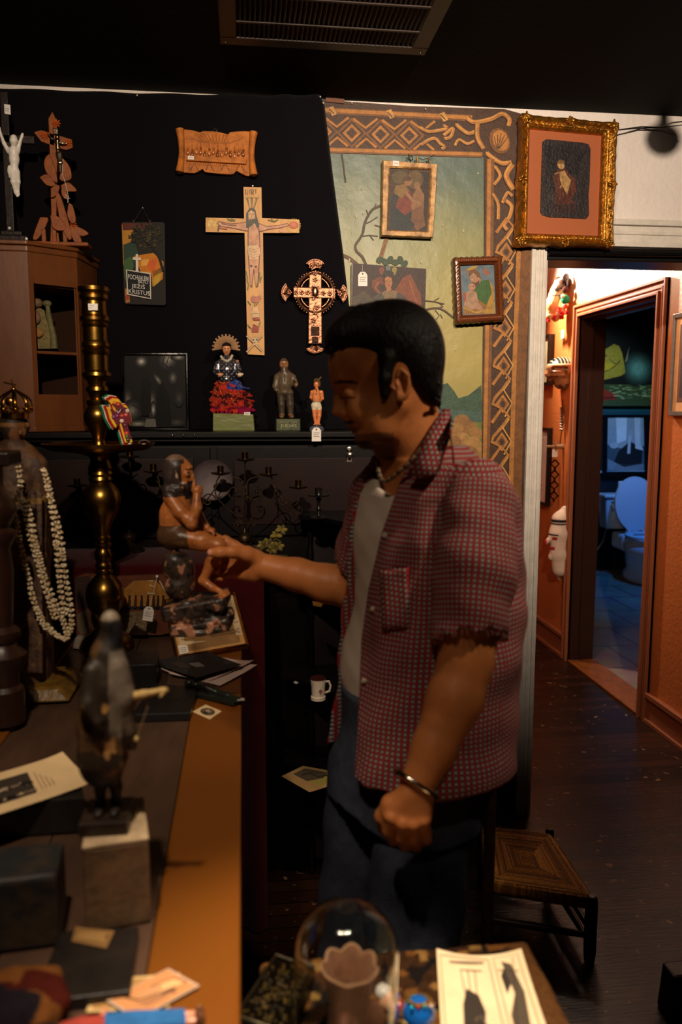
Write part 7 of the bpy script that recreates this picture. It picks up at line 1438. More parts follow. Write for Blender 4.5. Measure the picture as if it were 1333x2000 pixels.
    sl, X = tee.full(); tee.g += (.0007*np.sin(X[2]*95+X[0]*60)*np.sin(X[0]*40-X[1]*50+X[2]*20)).astype(np.float32)
    solid('white_tee', tee, mat('white_knit', (226, 206, 186), rough=.85, bump=.2, bscale=500), T, smooth_it=2)
    # ---------------- checked shirt
    def plaid():
        m, N, L, b = nodes_of('red_check_cloth'); uv = N.new('ShaderNodeUVMap'); uv.uv_map = 'UVMap'; sp = N.new('ShaderNodeSeparateXYZ'); L.new(uv.outputs[0], sp.inputs[0])
        def band(o, lo):
            f = N.new('ShaderNodeMath'); f.operation = 'FRACT'; L.new(o, f.inputs[0]); g_ = N.new('ShaderNodeMapRange'); g_.inputs['From Min'].default_value = lo-.08; g_.inputs['From Max'].default_value = lo+.08; L.new(f.outputs[0], g_.inputs[0]); return g_.outputs[0]
        a, c = band(sp.outputs['X'], .45), band(sp.outputs['Y'], .45)
        m1 = N.new('ShaderNodeMix'); m1.data_type = 'RGBA'; L.new(a, m1.inputs[0]); m1.inputs[6].default_value = (*lin((52, 30, 40)), 1); m1.inputs[7].default_value = (*lin((176, 42, 38)), 1)
        m2 = N.new('ShaderNodeMix'); m2.data_type = 'RGBA'; L.new(a, m2.inputs[0]); m2.inputs[6].default_value = (*lin((160, 160, 150)), 1); m2.inputs[7].default_value = (*lin((120, 40, 44)), 1)
        m3 = N.new('ShaderNodeMix'); m3.data_type = 'RGBA'; L.new(c, m3.inputs[0]); L.new(m1.outputs[2], m3.inputs[6]); L.new(m2.outputs[2], m3.inputs[7]); L.new(m3.outputs[2], b.inputs['Base Color'])
        b.inputs['Roughness'].default_value = .9; b.inputs['Specular IOR Level'].default_value = .15
        n = N.new('ShaderNodeTexNoise'); n.inputs['Scale'].default_value = 30; n.inputs['Detail'].default_value = 4; tc = N.new('ShaderNodeTexCoord'); L.new(tc.outputs['Object'], n.inputs['Vector'])
        bp = N.new('ShaderNodeBump'); bp.inputs['Strength'].default_value = .35; bp.inputs['Distance'].default_value = .006; L.new(n.outputs['Fac'], bp.inputs['Height']); L.new(bp.outputs[0], b.inputs['Normal']); return m
    pm = plaid(); PR = .0076; ctr = M(848, 1150, 1.37)
    def uv_t(V): u = (V[:, 0]-ctr.x)*Wd.x+(V[:, 1]-ctr.y)*Wd.y; v = (V[:, 0]-ctr.x)*Fd.x+(V[:, 1]-ctr.y)*Fd.y; return np.stack([np.arctan2(v, -u+1e-9)*.150/PR+.012*nz3(V, 14, 3)/PR*.3, (V[:, 2]+.004*nz3(V, 12, 5))/PR], 1)
    shirt = SD((-.10, .90, .72), (.84, 1.80, 1.52), .0036)
    sst = [st(826, 872, 1.375, .072, .070), st(838, 918, 1.375, .128, .090), st(846, 955, 1.37, .162, .108), st(848, 1040, 1.37, .167, .128), st(846, 1150, 1.37, .167, .134), st(840, 1260, 1.37, .165, .138), st(824, 1400, 1.37, .163, .142), st(818, 1472, 1.37, .166, .148)]
    loft(shirt, sst, .0); shirt.ell(M(930, 962, 1.245), (.056, .056, .056), None, .03); shirt.ell(M(760, 968, 1.49), (.06, .06, .06), None, .03)
    # front opening between near edge and far edge, widest at the top
    zs = [M(720, y, 1.25).z for y in (1560, 1400, 1250, 1150, 1040, 950, 890, 850)]; un = [-.032, -.030, -.034, -.022, .014, .046, .075, .09]; uf = [-.128, -.128, -.124, -.118, -.112, -.09, -.08, -.07]
    sl, X = shirt.full(); dx = X[0]-ctr.x; dy = X[1]-ctr.y; u = dx*Wd.x+dy*Wd.y; v = dx*Fd.x+dy*Fd.y; z1 = X[2].ravel()
    f_ = -.098; rx, ry, rz = X[0]-CAMP.x, X[1]-CAMP.y, X[2]-CAMP.z; dd_ = rx*_F.x+ry*_F.y+rz*_F.z
    pxx = 666.5+FPX*(rx*_R.x+ry*_R.y+rz*_R.z)/dd_; pyy = 1000-FPX*(rx*_U.x+ry*_U.y+rz*_U.z)/dd_
    edge = np.interp(pyy.ravel(), [840, 900, 950, 1040, 1150, 1250, 1400, 1560], [830, 800, 778, 746, 720, 706, 700, 690]).reshape(pyy.shape)
    cut = np.maximum(np.maximum((pxx-edge)*.00085, f_-u), .015-v); CUT = -cut.astype(np.float32)
    shirt.g += (.0022*np.sin(X[2]*34+u*28+v*10)+.0016*np.sin(X[2]*70-u*55)+.0014*np.sin(u*90+X[2]*12)).astype(np.float32)
    for a_, b_, r_ in (((742, 1060), (722, 1300), .010), ((800, 1000), (790, 1120), .008), ((860, 1000), (846, 1240), .012), ((850, 1240), (800, 1520), .012), ((740, 1300), (730, 1520), .010), ((985, 1250), (965, 1520), .010)):
        shirt.cone(M(a_[0], a_[1], 1.20), M(b_[0], b_[1], 1.20), r_*1.6, r_*1.6, .02, 'sub')
    shirt.g[:] = np.maximum(shirt.g, CUT)
    shirt.ell(M(805, 862, 1.34), (.068, .060, .052), None, .006, 'sub'); shirt.ell(M(812, 832, 1.34), (.064, .060, .05), None, .006, 'sub')
    sh_o = solid('shirt', shirt, pm, T, None, uv_t, smooth_it=2)
    # sleeves
    def sleeve(A, B, C, r, name, px0):
        sv = SD(tuple(np.minimum(np.minimum(A, B), C)-.10), tuple(np.maximum(np.maximum(A, B), C)+.10), .0034); sv.chain([A, B, C], r, .02)
        ax = (C-A).normalized(); e1 = ax.cross(Vector((0, 0, 1))).normalized(); e2 = ax.cross(e1); sl, X = sv.full()
        w = (X[0]-C.x)*ax.x+(X[1]-C.y)*ax.y+(X[2]-C.z)*ax.z; p1 = (X[0]-C.x)*e1.x+(X[1]-C.y)*e1.y+(X[2]-C.z)*e1.z; p2 = (X[0]-C.x)*e2.x+(X[1]-C.y)*e2.y+(X[2]-C.z)*e2.z
        an = np.arctan2(p2, p1); sv.g = np.maximum(sv.g, (w-.004*np.sin(an*9)-.003*np.sin(an*23)-.012*np.sin(an+1)).astype(np.float32))
        rr = np.sqrt(p1**2+p2**2)-(r[-1]-.011); sv.g = np.maximum(sv.g, -np.maximum(rr, -w-.035).astype(np.float32))
        sv.g += (.0016*np.sin(w*95+an*2)+.0022*np.sin(an*4+w*14)).astype(np.float32)
        def uvs(V):
            q1 = (V-np.array(C))@np.array(e1); q2 = (V-np.array(C))@np.array(e2); w_ = (V-np.array(C))@np.array(ax); return np.stack([np.arctan2(q2, q1)*.060/PR, (w_+.003*nz3(V, 14, 8))/PR], 1)
        o = solid(name, sv, pm, T, None, uvs, smooth_it=2)
        fr = MB((170, 120, 110)); rnd2 = random.Random(px0)
        for k in range(46): a_ = k*2*math.pi/46; p = C+e1*math.cos(a_)*(r[-1]-.002)+e2*math.sin(a_)*(r[-1]-.002)+ax*(.012*math.sin(a_+1)-.002); L_ = rnd2.uniform(.004, .012); fr.tube([p, p+ax*L_+e1*rnd2.uniform(-.003, .003)+e2*rnd2.uniform(-.003, .003)], [.0007, .0004], 4)
        fr.build('frayed_threads', M_cloth(), o); return o
    sleeve(M(932, 978, 1.245), M(927, 1110, 1.215), M(915, 1248, 1.200), [.060, .060, .057], 'sleeve', 1)
    sleeve(M(752, 975, 1.475), M(728, 1070, 1.52), M(712, 1110, 1.54), [.068, .066, .062], 'sleeve', 2)
    # details laid on the shirt surface
    bpy.context.view_layer.update(); dg = bpy.context.evaluated_depsgraph_get()
    def on(px, py, lift=.003, obj=sh_o):
        d = ray(px, py).normalized(); im = obj.matrix_world.inverted(); ok, loc, nor, i = obj.evaluated_get(dg).ray_cast(im @ CAMP, im.to_3x3() @ d)
        return (obj.matrix_world @ loc) - d*lift if ok else M(px, py, 1.22)
    def patch(name, rows, lift, m, uvscale=True, th=.002):
        """grid of pixel points laid on the shirt"""
        P = [[on(x, y, l if l is not None else lift) if l is None or l >= 0 else M(x, y, -l) for x, y, l in r_] for r_ in rows]; nx = len(P[0]); b = MB((150, 40, 40))
        b.add([p for r_ in P for p in r_], [(j*nx+i, j*nx+i+1, (j+1)*nx+i+1, (j+1)*nx+i) for j in range(len(P)-1) for i in range(nx-1)])
        o = b.build(name, m, T); ul = o.data.uv_layers.new(name='UVMap')
        for li in o.data.loops: v = b.v[li.vertex_index]; ul.data[li.index].uv = (v[0]/PR*1.2, v[2]/PR)
        so = o.modifiers.new('thick', 'SOLIDIFY'); so.thickness = th; so.offset = 0; return o
    def grid(c00, c10, c11, c01, nx, ny): 
        return [[(c00[0]*(1-a)*(1-b)+c10[0]*a*(1-b)+c11[0]*a*b+c01[0]*(1-a)*b, c00[1]*(1-a)*(1-b)+c10[1]*a*(1-b)+c11[1]*a*b+c01[1]*(1-a)*b, None) for a in [i/nx for i in range(nx+1)]] for b in [j/ny for j in range(ny+1)]]
    pk = patch('chest_pocket', grid((742, 1114), (799, 1108), (797, 1226), (748, 1232), 6, 10), .004, pm)
    # collar: stands round the neck and folds down to a point (near side), far side piece
    def cw(x, y, d): return M(x, y, d)
    cb = MB((150, 40, 40)); A = [cw(864, 800, 1.36), cw(850, 822, 1.295), cw(832, 856, 1.262), cw(812, 896, 1.250), cw(796, 930, 1.248)]; B = [cw(880, 812, 1.36), cw(874, 840, 1.280), cw(862, 876, 1.240), cw(856, 905, 1.222), cw(850, 926, 1.215)]
    Cc = [a*.5+b*.5+(a-M(800, 860, 1.36)).normalized()*.008 for a, b in zip(A, B)]; Bl = [on(885, 822, .004), on(880, 850, .004), on(868, 885, .005), on(860, 912, .006), on(852, 928, .008)]
    n5 = 5; cb.add(A+Cc+B+Bl, [(r_*n5+i, r_*n5+i+1, (r_+1)*n5+i+1, (r_+1)*n5+i) for r_ in range(3) for i in range(4)])
    co = cb.build('collar', pm, T); ul = co.data.uv_layers.new(name='UVMap')
    for li in co.data.loops: v = cb.v[li.vertex_index]; ul.data[li.index].uv = (v[0]/PR*1.1, v[2]/PR)
    so = co.modifiers.new('thick', 'SOLIDIFY'); so.thickness = .003; so.offset = 0
    cb = MB((150, 40, 40)); A = [cw(770, 862, 1.42), cw(750, 884, 1.42), cw(738, 905, 1.41)]; B = [cw(752, 868, 1.45), cw(728, 896, 1.44), cw(712, 940, 1.425)]; cb.add(A+B, [(0, 1, 4, 3), (1, 2, 5, 4)])
    co = cb.build('collar', pm, T); ul = co.data.uv_layers.new(name='UVMap')
    for li in co.data.loops: v = cb.v[li.vertex_index]; ul.data[li.index].uv = (v[0]/PR, v[2]/PR)
    so = co.modifiers.new('thick', 'SOLIDIFY'); so.thickness = .003
    sm = MB((90, 34, 34)); sm.tube([on(x, y, .001) for x, y in ((880, 850), (886, 890), (890, 930), (884, 980), (868, 1040), (858, 1100))], .0012, 6); sm.tube([on(x, y, .001) for x, y in ((745, 1113), (770, 1110), (798, 1107))], .0011, 6); sm.build('seam', M_cloth(), T)
    for x, y in ((752, 1046), (729, 1190), (712, 1330)): MB((206, 186, 160)).ball(on(x, y, .003), (.005, .0035, .005), n=12).build('button', M_gloss(), T)
    # ---------------- necklace, bracelet, ring
    nk = MB((120, 86, 60)); pts = [M(x, y, d) for x, y, d in bez([(845, 852, 1.262), (818, 884, 1.256), (795, 908, 1.262), (770, 930, 1.275), (752, 940, 1.290), (742, 928, 1.315), (738, 905, 1.345)], 40)]
    for i, p in enumerate(pts): nk.ball(p, (.0042, .0042, .0036), ((120, 90, 62), (62, 44, 34), (150, 120, 90))[i % 3], 7)
    nk.build('bead_necklace', M_gloss(), T)
    br = MB((214, 200, 180)); ax = (q(806, 1570)-M(846, 1462, 1.165)).normalized(); c0 = M(813, 1530, 1.153); e1 = (ux-ax*ux.dot(ax)).normalized(); e2 = ax.cross(e1); e2 = e2 if e2.dot(uz) > 0 else -e2
    pts = [c0+(e1*math.cos(a)*.0345+e2*math.sin(a)*.031)+ax*(.006*math.cos(a)) for a in [R(-215+k*9) for k in range(33)]]
    br.tube(pts, .0042, 10); br.ball(pts[0], .0062); br.ball(pts[-1], .0062); br.build('silver_bracelet', mat('polished_silver', (220, 206, 186), rough=.12, metal=1), T)
    MB((220, 210, 196)).tube([g(434, 1052, 1.570)+Vector((.0098*math.cos(a), .0098*math.sin(a), 0)) for a in [k*math.pi/8 for k in range(17)]], .0014, 6).build('finger_ring', mat('polished_silver'), T)
    # ---------------- jeans and shoes
    dn = mat('blue_denim', attr=True, rough=.85, mott=.25, mscale=60, bump=.3, bscale=300, spec=.15)
    hc = M(815, 1480, 1.37); je = SD((hc.x-.36, hc.y-.42, .02), (hc.x+.36, hc.y+.34, 1.02), .0042)
    loft(je, [st(826, 1296, 1.375, .150, .121), st(822, 1345, 1.375, .152, .122), st(814, 1420, 1.375, .146, .116), st(806, 1500, 1.375, .150, .116), st(792, 1560, 1.375, .142, .112)], .0)
    for sg, kx in ((1, .0), (-1, .0)):
        Hh = hc-Vector((.034, 0, 0))+Wd*(.072*sg)+Vector((0, 0, -.06)); K = Vector((Hh.x, Hh.y, .47))+Fd*.035+Wd*.01*sg; An = Vector((K.x, K.y, .07))-Fd*.03
        je.chain([Hh, K, An], [.083, .074, .078], .03)
        for k in range(5): zc_ = .50-.03*k; je.cone(Vector((K.x, K.y, zc_))-Fd*.06-Wd*.05, Vector((K.x, K.y, zc_-.02))-Fd*.06+Wd*.05, .014, .014, .02)
        for k in range(4): zc_ = .20-.035*k; je.ell(Vector((An.x, An.y, zc_)), (.090, .090, .014), None, .02)
    sl, X = je.full(); je.g += (.003*np.sin(X[2]*42+X[0]*30)*np.sin(X[0]*38+X[1]*30)).astype(np.float32); je.g[:] = np.maximum(je.g, (.035-X[2]).astype(np.float32))
    solid('jeans', je, dn, T, lambda V: np.clip(np.array([62., 66., 78.])*(1+.25*nz3(V*np.array([1, 1, .4]), 9, 2)[:, None]+.1*nz3(V, 60, 4)[:, None]), 0, 255), smooth_it=2)
    for sg in (1, -1):
        c = hc-Vector((.024, 0, 0))+Wd*(.082*sg)+Fd*.045; ex = Fd; ey = Wd; sd = SD((c.x-.22, c.y-.22, 0), (c.x+.22, c.y+.22, .14), .004); rot = [tuple(ex), tuple(ey), (0, 0, 1)]
        sd.ell((c.x, c.y, .045), (.135, .045, .040), rot, .01); sd.ell((c.x-ex.x*.05, c.y-ex.y*.05, .07), (.06, .042, .05), rot, .02); sd.box((c.x, c.y, .014), (.14, .048, .013), rot, .01, .006)
        sl, X = sd.full(); sd.g[:] = np.maximum(sd.g, (.001-X[2]).astype(np.float32)); solid('shoe', sd, mat('black_leather', (24, 20, 18), rough=.4), T)
person()
# ================================================================== CEILING VENT
def vent():
    t = thing('ceiling_vent', (.24, 2.08, HC-.012), 'large dark slatted air vent set in the brown ceiling', 'vent')
    A = aZ(430, 78, HC); B = aZ(828, 104, HC); y1 = A.y; y0 = 1.72; x0, x1 = A.x, B.x; m = mat('vent_metal', (58, 44, 38), rough=.45, bump=.1)
    b = MB(); w = .045
    for lo, hi in (((x0, y1-w, HC-.012), (x1, y1, HC-.001)), ((x0, y0, HC-.012), (x1, y0+w, HC-.001)), ((x0, y0+w, HC-.012), (x0+w, y1-w, HC-.001)), ((x1-w, y0+w, HC-.012), (x1, y1-w, HC-.001))): b.box(lo, hi)
    b.build('frame', m, t, smooth=False, bevel=.003)
    MB((10, 8, 8)).box((x0+w, y0+w, HC-.002), (x1-w, y1-w, HC-.0005)).build('backing', mat('vent_dark', (12, 10, 9), rough=.8), t, smooth=False)
    n = 38; ym = (y0+y1)/2+.04
    for i in range(n):
        x = x0+w+.006+(x1-x0-2*w-.012)*i/(n-1); s_ = MB(); s_.prism([Vector((x-.004, y0+w, HC-.003)), Vector((x+.004, y0+w, HC-.011)), Vector((x+.005, y0+w, HC-.0105)), Vector((x-.003, y0+w, HC-.0025))], (0, y1-y0-2*w, 0)); s_.build('slat', m, t, smooth=False)
    for yy in (ym, ym+.13): MB().box((x0+w, yy-.004, HC-.0125), (x1-w, yy+.004, HC-.0105)).build('crossbar', m, t, smooth=False)
    for p in ((x0+.015, y1-.015), (x1-.015, y1-.015)): MB((120, 110, 100)).ball((p[0], p[1], HC-.012), .003, n=8).build('screw', M_metal(), t)
vent()
# ================================================================== RUSH CHAIR BEHIND THE MAN
def rush_chair():
    z = .18; S = [aZ(x, y, z) for x, y in ((958, 1727), (1152, 1757), (1072, 1636), (946, 1622))]     # near left, near right, far right, far left
    nl, nr, fr, fl = S; c = (nl+nr+fr+fl)/4; t = thing('rush_chair', Vector((c.x, c.y, 0)), 'low dark wooden chair with a worn woven rush seat, behind the legs of the man', 'chair')
    wd = mat('chair_wood', (58, 34, 20), rough=.4, mott=.4, mscale=20, bump=.2)
    P = lambda a, b: nl*(1-a)*(1-b)+nr*a*(1-b)+fr*a*b+fl*(1-a)*b
    rm = mat('woven_rush', attr=True, rough=.7, mott=.4, mscale=120, bump=.7, bscale=300, stretch=(1, 1, 1)); b = MB()
    rnd = random.Random(17); cc = (.5, .5); Z = Vector((0, 0, 1)); n = 24
    for k in range(n):            # strands run parallel to each edge, mitred towards the centre
        f = (k+.5)/n*.5; dz = .010*math.cos(f*2*math.pi*.5)-.006*f
        for q in ([(f, f), (1-f, f)], [(1-f, f), (1-f, 1-f)], [(1-f, 1-f), (f, 1-f)], [(f, 1-f), (f, f)]):
            a0, a1 = [P(*w_)+Z*(dz+.002*rnd.random()) for w_ in q]; b.tube([a0, (a0+a1)/2+Z*.001, a1], .0046, 6, rnd.choice([(206, 136, 58), (176, 112, 46), (224, 152, 70), (140, 88, 36)]))
    for e0, e1 in (((0, 0), (1, 0)), ((1, 0), (1, 1)), ((1, 1), (0, 1)), ((0, 1), (0, 0))):
        for k in range(44):
            u = (k+.5)/44; p = P(e0[0]+(e1[0]-e0[0])*u, e0[1]+(e1[1]-e0[1])*u); o = (p-c); o.z = 0; o.normalize(); b.tube([p+Z*.012-o*.010, p+Z*.008+o*.008, p-Z*.008+o*.012, p-Z*.024+o*.002, p-Z*.026-o*.02], .0042, 5, rnd.choice([(206, 136, 58), (160, 102, 40), (190, 124, 54)]))
    b.build('rush_seat', rm, t)
    for p, h_, r_ in ((nl, .72, .016), (fl, .72, .015), (nr, .195, .017), (fr, .205, .014)):
        o = (p-c); o.z = 0; o.normalize(); q = p+o*.008; MB().lathe([(r_*.8, 0), (r_, .03), (r_, h_-.03), (r_*.9, h_-.006), (r_*.5, h_)], (q.x, q.y, 0), 16).build('leg', wd, t)
    pass
    for a_, b_, zz in ((nl, nr, .075), (nr, fr, .10), (nr, fr, .06), (fr, fl, .08), (fl, nl, .09), (fl, nl, .50), (fl, nl, .66)): MB().tube([Vector((a_.x, a_.y, zz)), Vector(((a_.x+b_.x)/2, (a_.y+b_.y)/2, zz)), Vector((b_.x, b_.y, zz))], [.008, .011, .008], 10).build('stretcher', wd, t)
rush_chair()
# ================================================================== THINGS ON THE HALL WALL (seen side-on)
def wallX(px, py, off=0.0): return aX(px, py, XH-off)
def hall_things():
    X = lambda px, py, off=0.0: wallX(px, py, off)
    def frame(name, y0, y1, z0, z1, th, label, fc, mc, art=None, mat_w=.05):
        t = thing(name, Vector((XH-.02, (y0+y1)/2, z0)), label, 'picture'); w_ = .02; b = MB(fc)
        for lo, hi in (((XH-th, y0, z0), (XH-.001, y0+w_, z1)), ((XH-th, y1-w_, z0), (XH-.001, y1, z1)), ((XH-th, y0+w_, z0), (XH-.001, y1-w_, z0+w_)), ((XH-th, y0+w_, z1-w_), (XH-.001, y1-w_, z1))): b.box(lo, hi)
        b.build('frame', M_gloss(), t, smooth=False, bevel=.002); m = MB(mc); m.box((XH-th*.6, y0+w_, z0+w_), (XH-.002, y1-w_, z1-w_)); m.build('mat_board', M_paper(), t, smooth=False)
        if art: a = MB(); art(a, XH-th*.6-.0006, y0, y1, z0, z1); a.build('print', M_paper(), t, smooth=False)
        return t
    # lower certificate: near edge at px 1072, upper print: near edge at px 1074
    p = X(1072, 836, .03); q = X(1070, 990, .03); zt, zb = p.z, q.z
    def cert(a, x, y0, y1, z0, z1):
        yn = y0+.13
        a.box((x-.0005, yn, z0+.17), (x, yn+.16, z1-.13), (50, 44, 40)); a.box((x-.0008, yn+.03, z0+.2), (x, yn+.12, z1-.2), (150, 140, 126)); 
        for k, (zz, c) in enumerate(((z1-.08, (120, 110, 100)), (z0+.12, (120, 110, 100)), (z0+.09, (130, 120, 108)))): a.box((x-.0005, yn-.02, zz), (x, yn+.18, zz+.006), c)
    frame('framed_certificate', p.y, p.y+.50, zb, zt, .03, 'black framed certificate with white mat, low on the orange hall wall by the door trim', (20, 16, 14), (226, 206, 190), cert)
    p = X(1073, 652, .04); q = X(1072, 752, .04)
    frame('framed_print', p.y, p.y+.55, q.z, p.z, .04, 'thick black framed pale print high on the orange hall wall behind the striped mask', (22, 16, 14), (226, 214, 170))
    # near right frame, cut by the picture edge
    p = X(1316, 614, .02); q = X(1315, 812, .02)
    def desert(a, x, y0, y1, z0, z1): a.box((x-.0008, y0+.06, z0+.06), (x, y1-.055, z1-.05), (104, 60, 34)); a.box((x-.0012, y0+.08, z0+.08), (x, y1-.075, z1-.2), (66, 40, 28))
    frame('framed_print', 3.02, p.y, q.z, p.z, .022, 'grey framed tan print at the right edge, beside the bathroom door casing', (110, 104, 96), (214, 158, 104), desert)
    # --- horned dog-like carved mask with red pompoms
    c = X(1096, 590, .05); s = .0030; t = thing('animal_mask', Vector((XH-.02, c.y, X(1085, 630, .03).z)), 'carved pale animal mask with dark ears and red pompoms, high on the hall wall', 'mask')
    P = lambda x, y, o=.05: Vector((XH-o, 0, 0))+Vector((0, aX(x, y, XH-o).y, aX(x, y, XH-o).z))
    mid = P(1095, 590); Yc = mid.y; zz = lambda y: P(1085, y).z; U = .0028
    sd = SD((XH-.16, Yc-.13, zz(632)), (XH+.0, Yc+.15, zz(540)), .0022)
    sd.ell((XH-.05, Yc, zz(566)), (.045, .060, .055)); sd.chain([(XH-.075, Yc, zz(575)), (XH-.105, Yc, zz(600)), (XH-.11, Yc, zz(618))], [.040, .034, .026], .02); sd.chain([(XH-.045, Yc, zz(612)), (XH-.075, Yc, zz(625))], [.03, .02], .02)
    sd.ell((XH-.110, Yc-.03, zz(575)), (.010, .010, .006), None, .002, 'sub'); sd.cone((XH-.135, Yc-.02, zz(616)), (XH-.06, Yc-.045, zz(618)), .004, .004, .003, 'sub')
    solid('carved_face', sd, M_gloss(), t, lambda V: clr(V, (None, (222, 168, 112)), (nz3(V, 30, 4) > .35, (190, 132, 84)), ((V[:, 2] > zz(572)) & (np.abs(V[:, 1]-Yc) > .034), (60, 36, 24)), (np.hypot(V[:, 0]-XH+.088, (V[:, 2]-zz(572))) < .012, (40, 26, 20)), ((np.abs(V[:, 2]-zz(583)) < .004), (120, 70, 50))))
    for dy in (-.055, .055): MB((36, 22, 18)).ball((XH-.045, Yc+dy, zz(552)), (.022, .012, .034), n=12, rot=Matrix.Rotation(R(20), 3, 'Y')).build('ear', M_gloss(), t)
    b = MB(); rr = random.Random(2)
    b.ball((XH-.05, Yc-.075, zz(592)), (.028, .024, .028), (30, 110, 80), 10); b.ball((XH-.055, Yc-.08, zz(574)), (.020, .018, .020), (60, 30, 24), 10); b.ball((XH-.045, Yc-.07, zz(602)), (.020, .02, .014), (226, 200, 150), 10); b.ball((XH-.07, Yc-.085, zz(586)), (.012, .012, .012), (222, 206, 180), 8); b.ball((XH-.03, Yc-.075, zz(560)), (.018, .018, .026), (46, 30, 22), 8); b.build('yarn_tassel', M_cloth(), t)
    for dx, dy, y in ((-.055, -.085, 606), (-.085, -.075, 610), (-.04, -.07, 616), (-.07, -.08, 618), (-.11, .03, 622), (-.12, .06, 618), (-.09, -.02, 624), (-.05, -.03, 624), (-.10, .05, 626)):
        m = MB((196, 30, 30)); c0 = Vector((XH+dx, Yc+dy, zz(y)))
        for k in range(14): v = Vector((rr.uniform(-1, 1), rr.uniform(-1, 1), rr.uniform(-1, 1))).normalized()*.009; m.ball(c0+v, .0065, rr.choice([(200, 34, 32), (170, 22, 26), (216, 60, 50)]), 6)
        m.build('pompom', M_cloth(), t)
    tg = MB((238, 226, 214)); a0 = aX(1098, 645, XH-.01); tg.box((XH-.004, a0.y-.022, a0.z-.05), (XH-.002, a0.y+.022, a0.z)); tag(tg.build('price_tag', M_paper(), smooth=False), 'white price tag hanging below the mask with red pompoms', 'price tag')
    # --- striped mask
    Yc = aX(1091, 726, XH-.05).y; zz = lambda y: aX(1088, y, XH-.05).z; t = thing('striped_mask', Vector((XH-.02, Yc, zz(757))), 'carved mask with a black and cream striped cap, jutting from the hall wall', 'mask')
    sd = SD((XH-.17, Yc-.14, zz(768)), (XH, Yc+.14, zz(688)), .0022); sd.ell((XH-.03, Yc, zz(722)), (.090, .085, .075)); sd.ell((XH-.02, Yc, zz(745)), (.055, .06, .05), None, .02); sd.chain([(XH-.105, Yc, zz(718)), (XH-.115, Yc, zz(730)), (XH-.10, Yc, zz(740))], [.015, .018, .014], .01); sd.chain([(XH-.06, Yc-.05, zz(732)), (XH-.10, Yc-.03, zz(728))], [.014, .01], .006); sd.cone((XH-.10, Yc-.05, zz(721)), (XH-.03, Yc-.09, zz(722)), .013, .012, .006, 'sub'); sd.cone((XH-.09, Yc-.03, zz(749)), (XH-.04, Yc-.06, zz(752)), .008, .008, .004, 'sub')
    solid('carved_face', sd, M_gloss(), t, lambda V: clr(V, (None, (150, 96, 60)), (nz3(V, 40, 4) > .3, (98, 58, 36)), ((V[:, 2] > zz(735)) & (V[:, 2] < zz(729)) & (V[:, 0] < XH-.04), (206, 150, 104)), ((V[:, 2] > zz(712)), (24, 28, 26)), ((V[:, 2] > zz(712)) & (np.sin(V[:, 0]*330) > .75), (206, 190, 150)), ((np.abs(V[:, 2]-zz(713)) < .004), (220, 190, 150))))
    # --- spring handle hanging tool, chain, hook
    def YZ(x, y, o=.02): return aX(x, y, XH-o)
    t = thing('hanging_spring', YZ(1099, 862), 'metal spring handled rod hanging by a cord on the orange hall wall', 'tool')
    b = MB((170, 150, 130)); pts = [YZ(1098, 795+46*k/80)+Vector((.010*math.cos(k*1.4), .010*math.sin(k*1.4), 0)) for k in range(81)]; b.tube(pts, .0026, 6); b.tube([YZ(1102, 790), YZ(1101, 808)], .006, 6); b.tube([YZ(1103, 800), YZ(1104, 815), YZ(1100, 830)], .003, 6); b.build('spring', M_metal(), t); MB((60, 44, 36)).tube([YZ(1098, 840), YZ(1094, 872)], .003, 6).build('rod', M_metal(), t)
    MB((30, 20, 16)).tube([YZ(1100, 795), YZ(1100, 780)], .003, 6).build('cord', M_cloth(), t)
    t = thing('wall_hook', YZ(1095, 876), 'turned wooden wall hook sticking out of the hall wall above the chain', 'hook')
    MB((150, 110, 76)).lathe([(.004, -.045), (.009, -.03), (.007, .0), (.012, .03), (.016, .05), (.016, .062)], (XH-.063, YZ(1095, 872).y, YZ(1095, 872).z), 12, axis=(1, 0, 0)).build('peg', M_gloss(), t)
    MB((200, 180, 160)).tube([YZ(1088, 862, .06), YZ(1086, 870, .075), YZ(1086, 880, .07), YZ(1090, 876, .06)], .004, 8).build('ring', M_metal(), t)
    t = thing('black_chain', YZ(1085, 970), 'black wrought chain of diamond links hanging on the hall wall above the white mask', 'chain')
    for k in range(4):
        zc_, zd = YZ(1085, 898+k*21, .03).z, YZ(1085, 898+k*21+16, .03).z; yc_ = YZ(1085, 900, .03).y; h_ = (zc_-zd)/2; zm = (zc_+zd)/2
        MB((30, 22, 20)).tube([Vector((XH-.03, yc_, zm+h_)), Vector((XH-.055, yc_+.01, zm)), Vector((XH-.03, yc_, zm-h_)), Vector((XH-.008, yc_-.01, zm)), Vector((XH-.03, yc_, zm+h_))], .0055, 7).build('link', M_metal(), t)
        MB((30, 22, 20)).tube([Vector((XH-.03, yc_, zm-h_+.004)), Vector((XH-.03, yc_, zm-h_-.014))], .006, 7).build('joint', M_metal(), t)
    a0 = YZ(1085, 878, .07); m = MB((226, 210, 190)); m.box((a0.x-.018, a0.y-.002, a0.z-.045), (a0.x+.016, a0.y, a0.z)); tag(m.build('price_tag', M_paper(), smooth=False), 'white price tag hanging from the wooden wall hook above the chain', 'price tag')
    # --- white pointed mask with black and red marks
    Yc = aX(1095, 1050, XH-.04).y; zz = lambda y: aX(1090, y, XH-.04).z; t = thing('white_mask', Vector((XH-.02, Yc, zz(1118))), 'tall white pointed mask with long nose, black bands and red marks', 'mask')
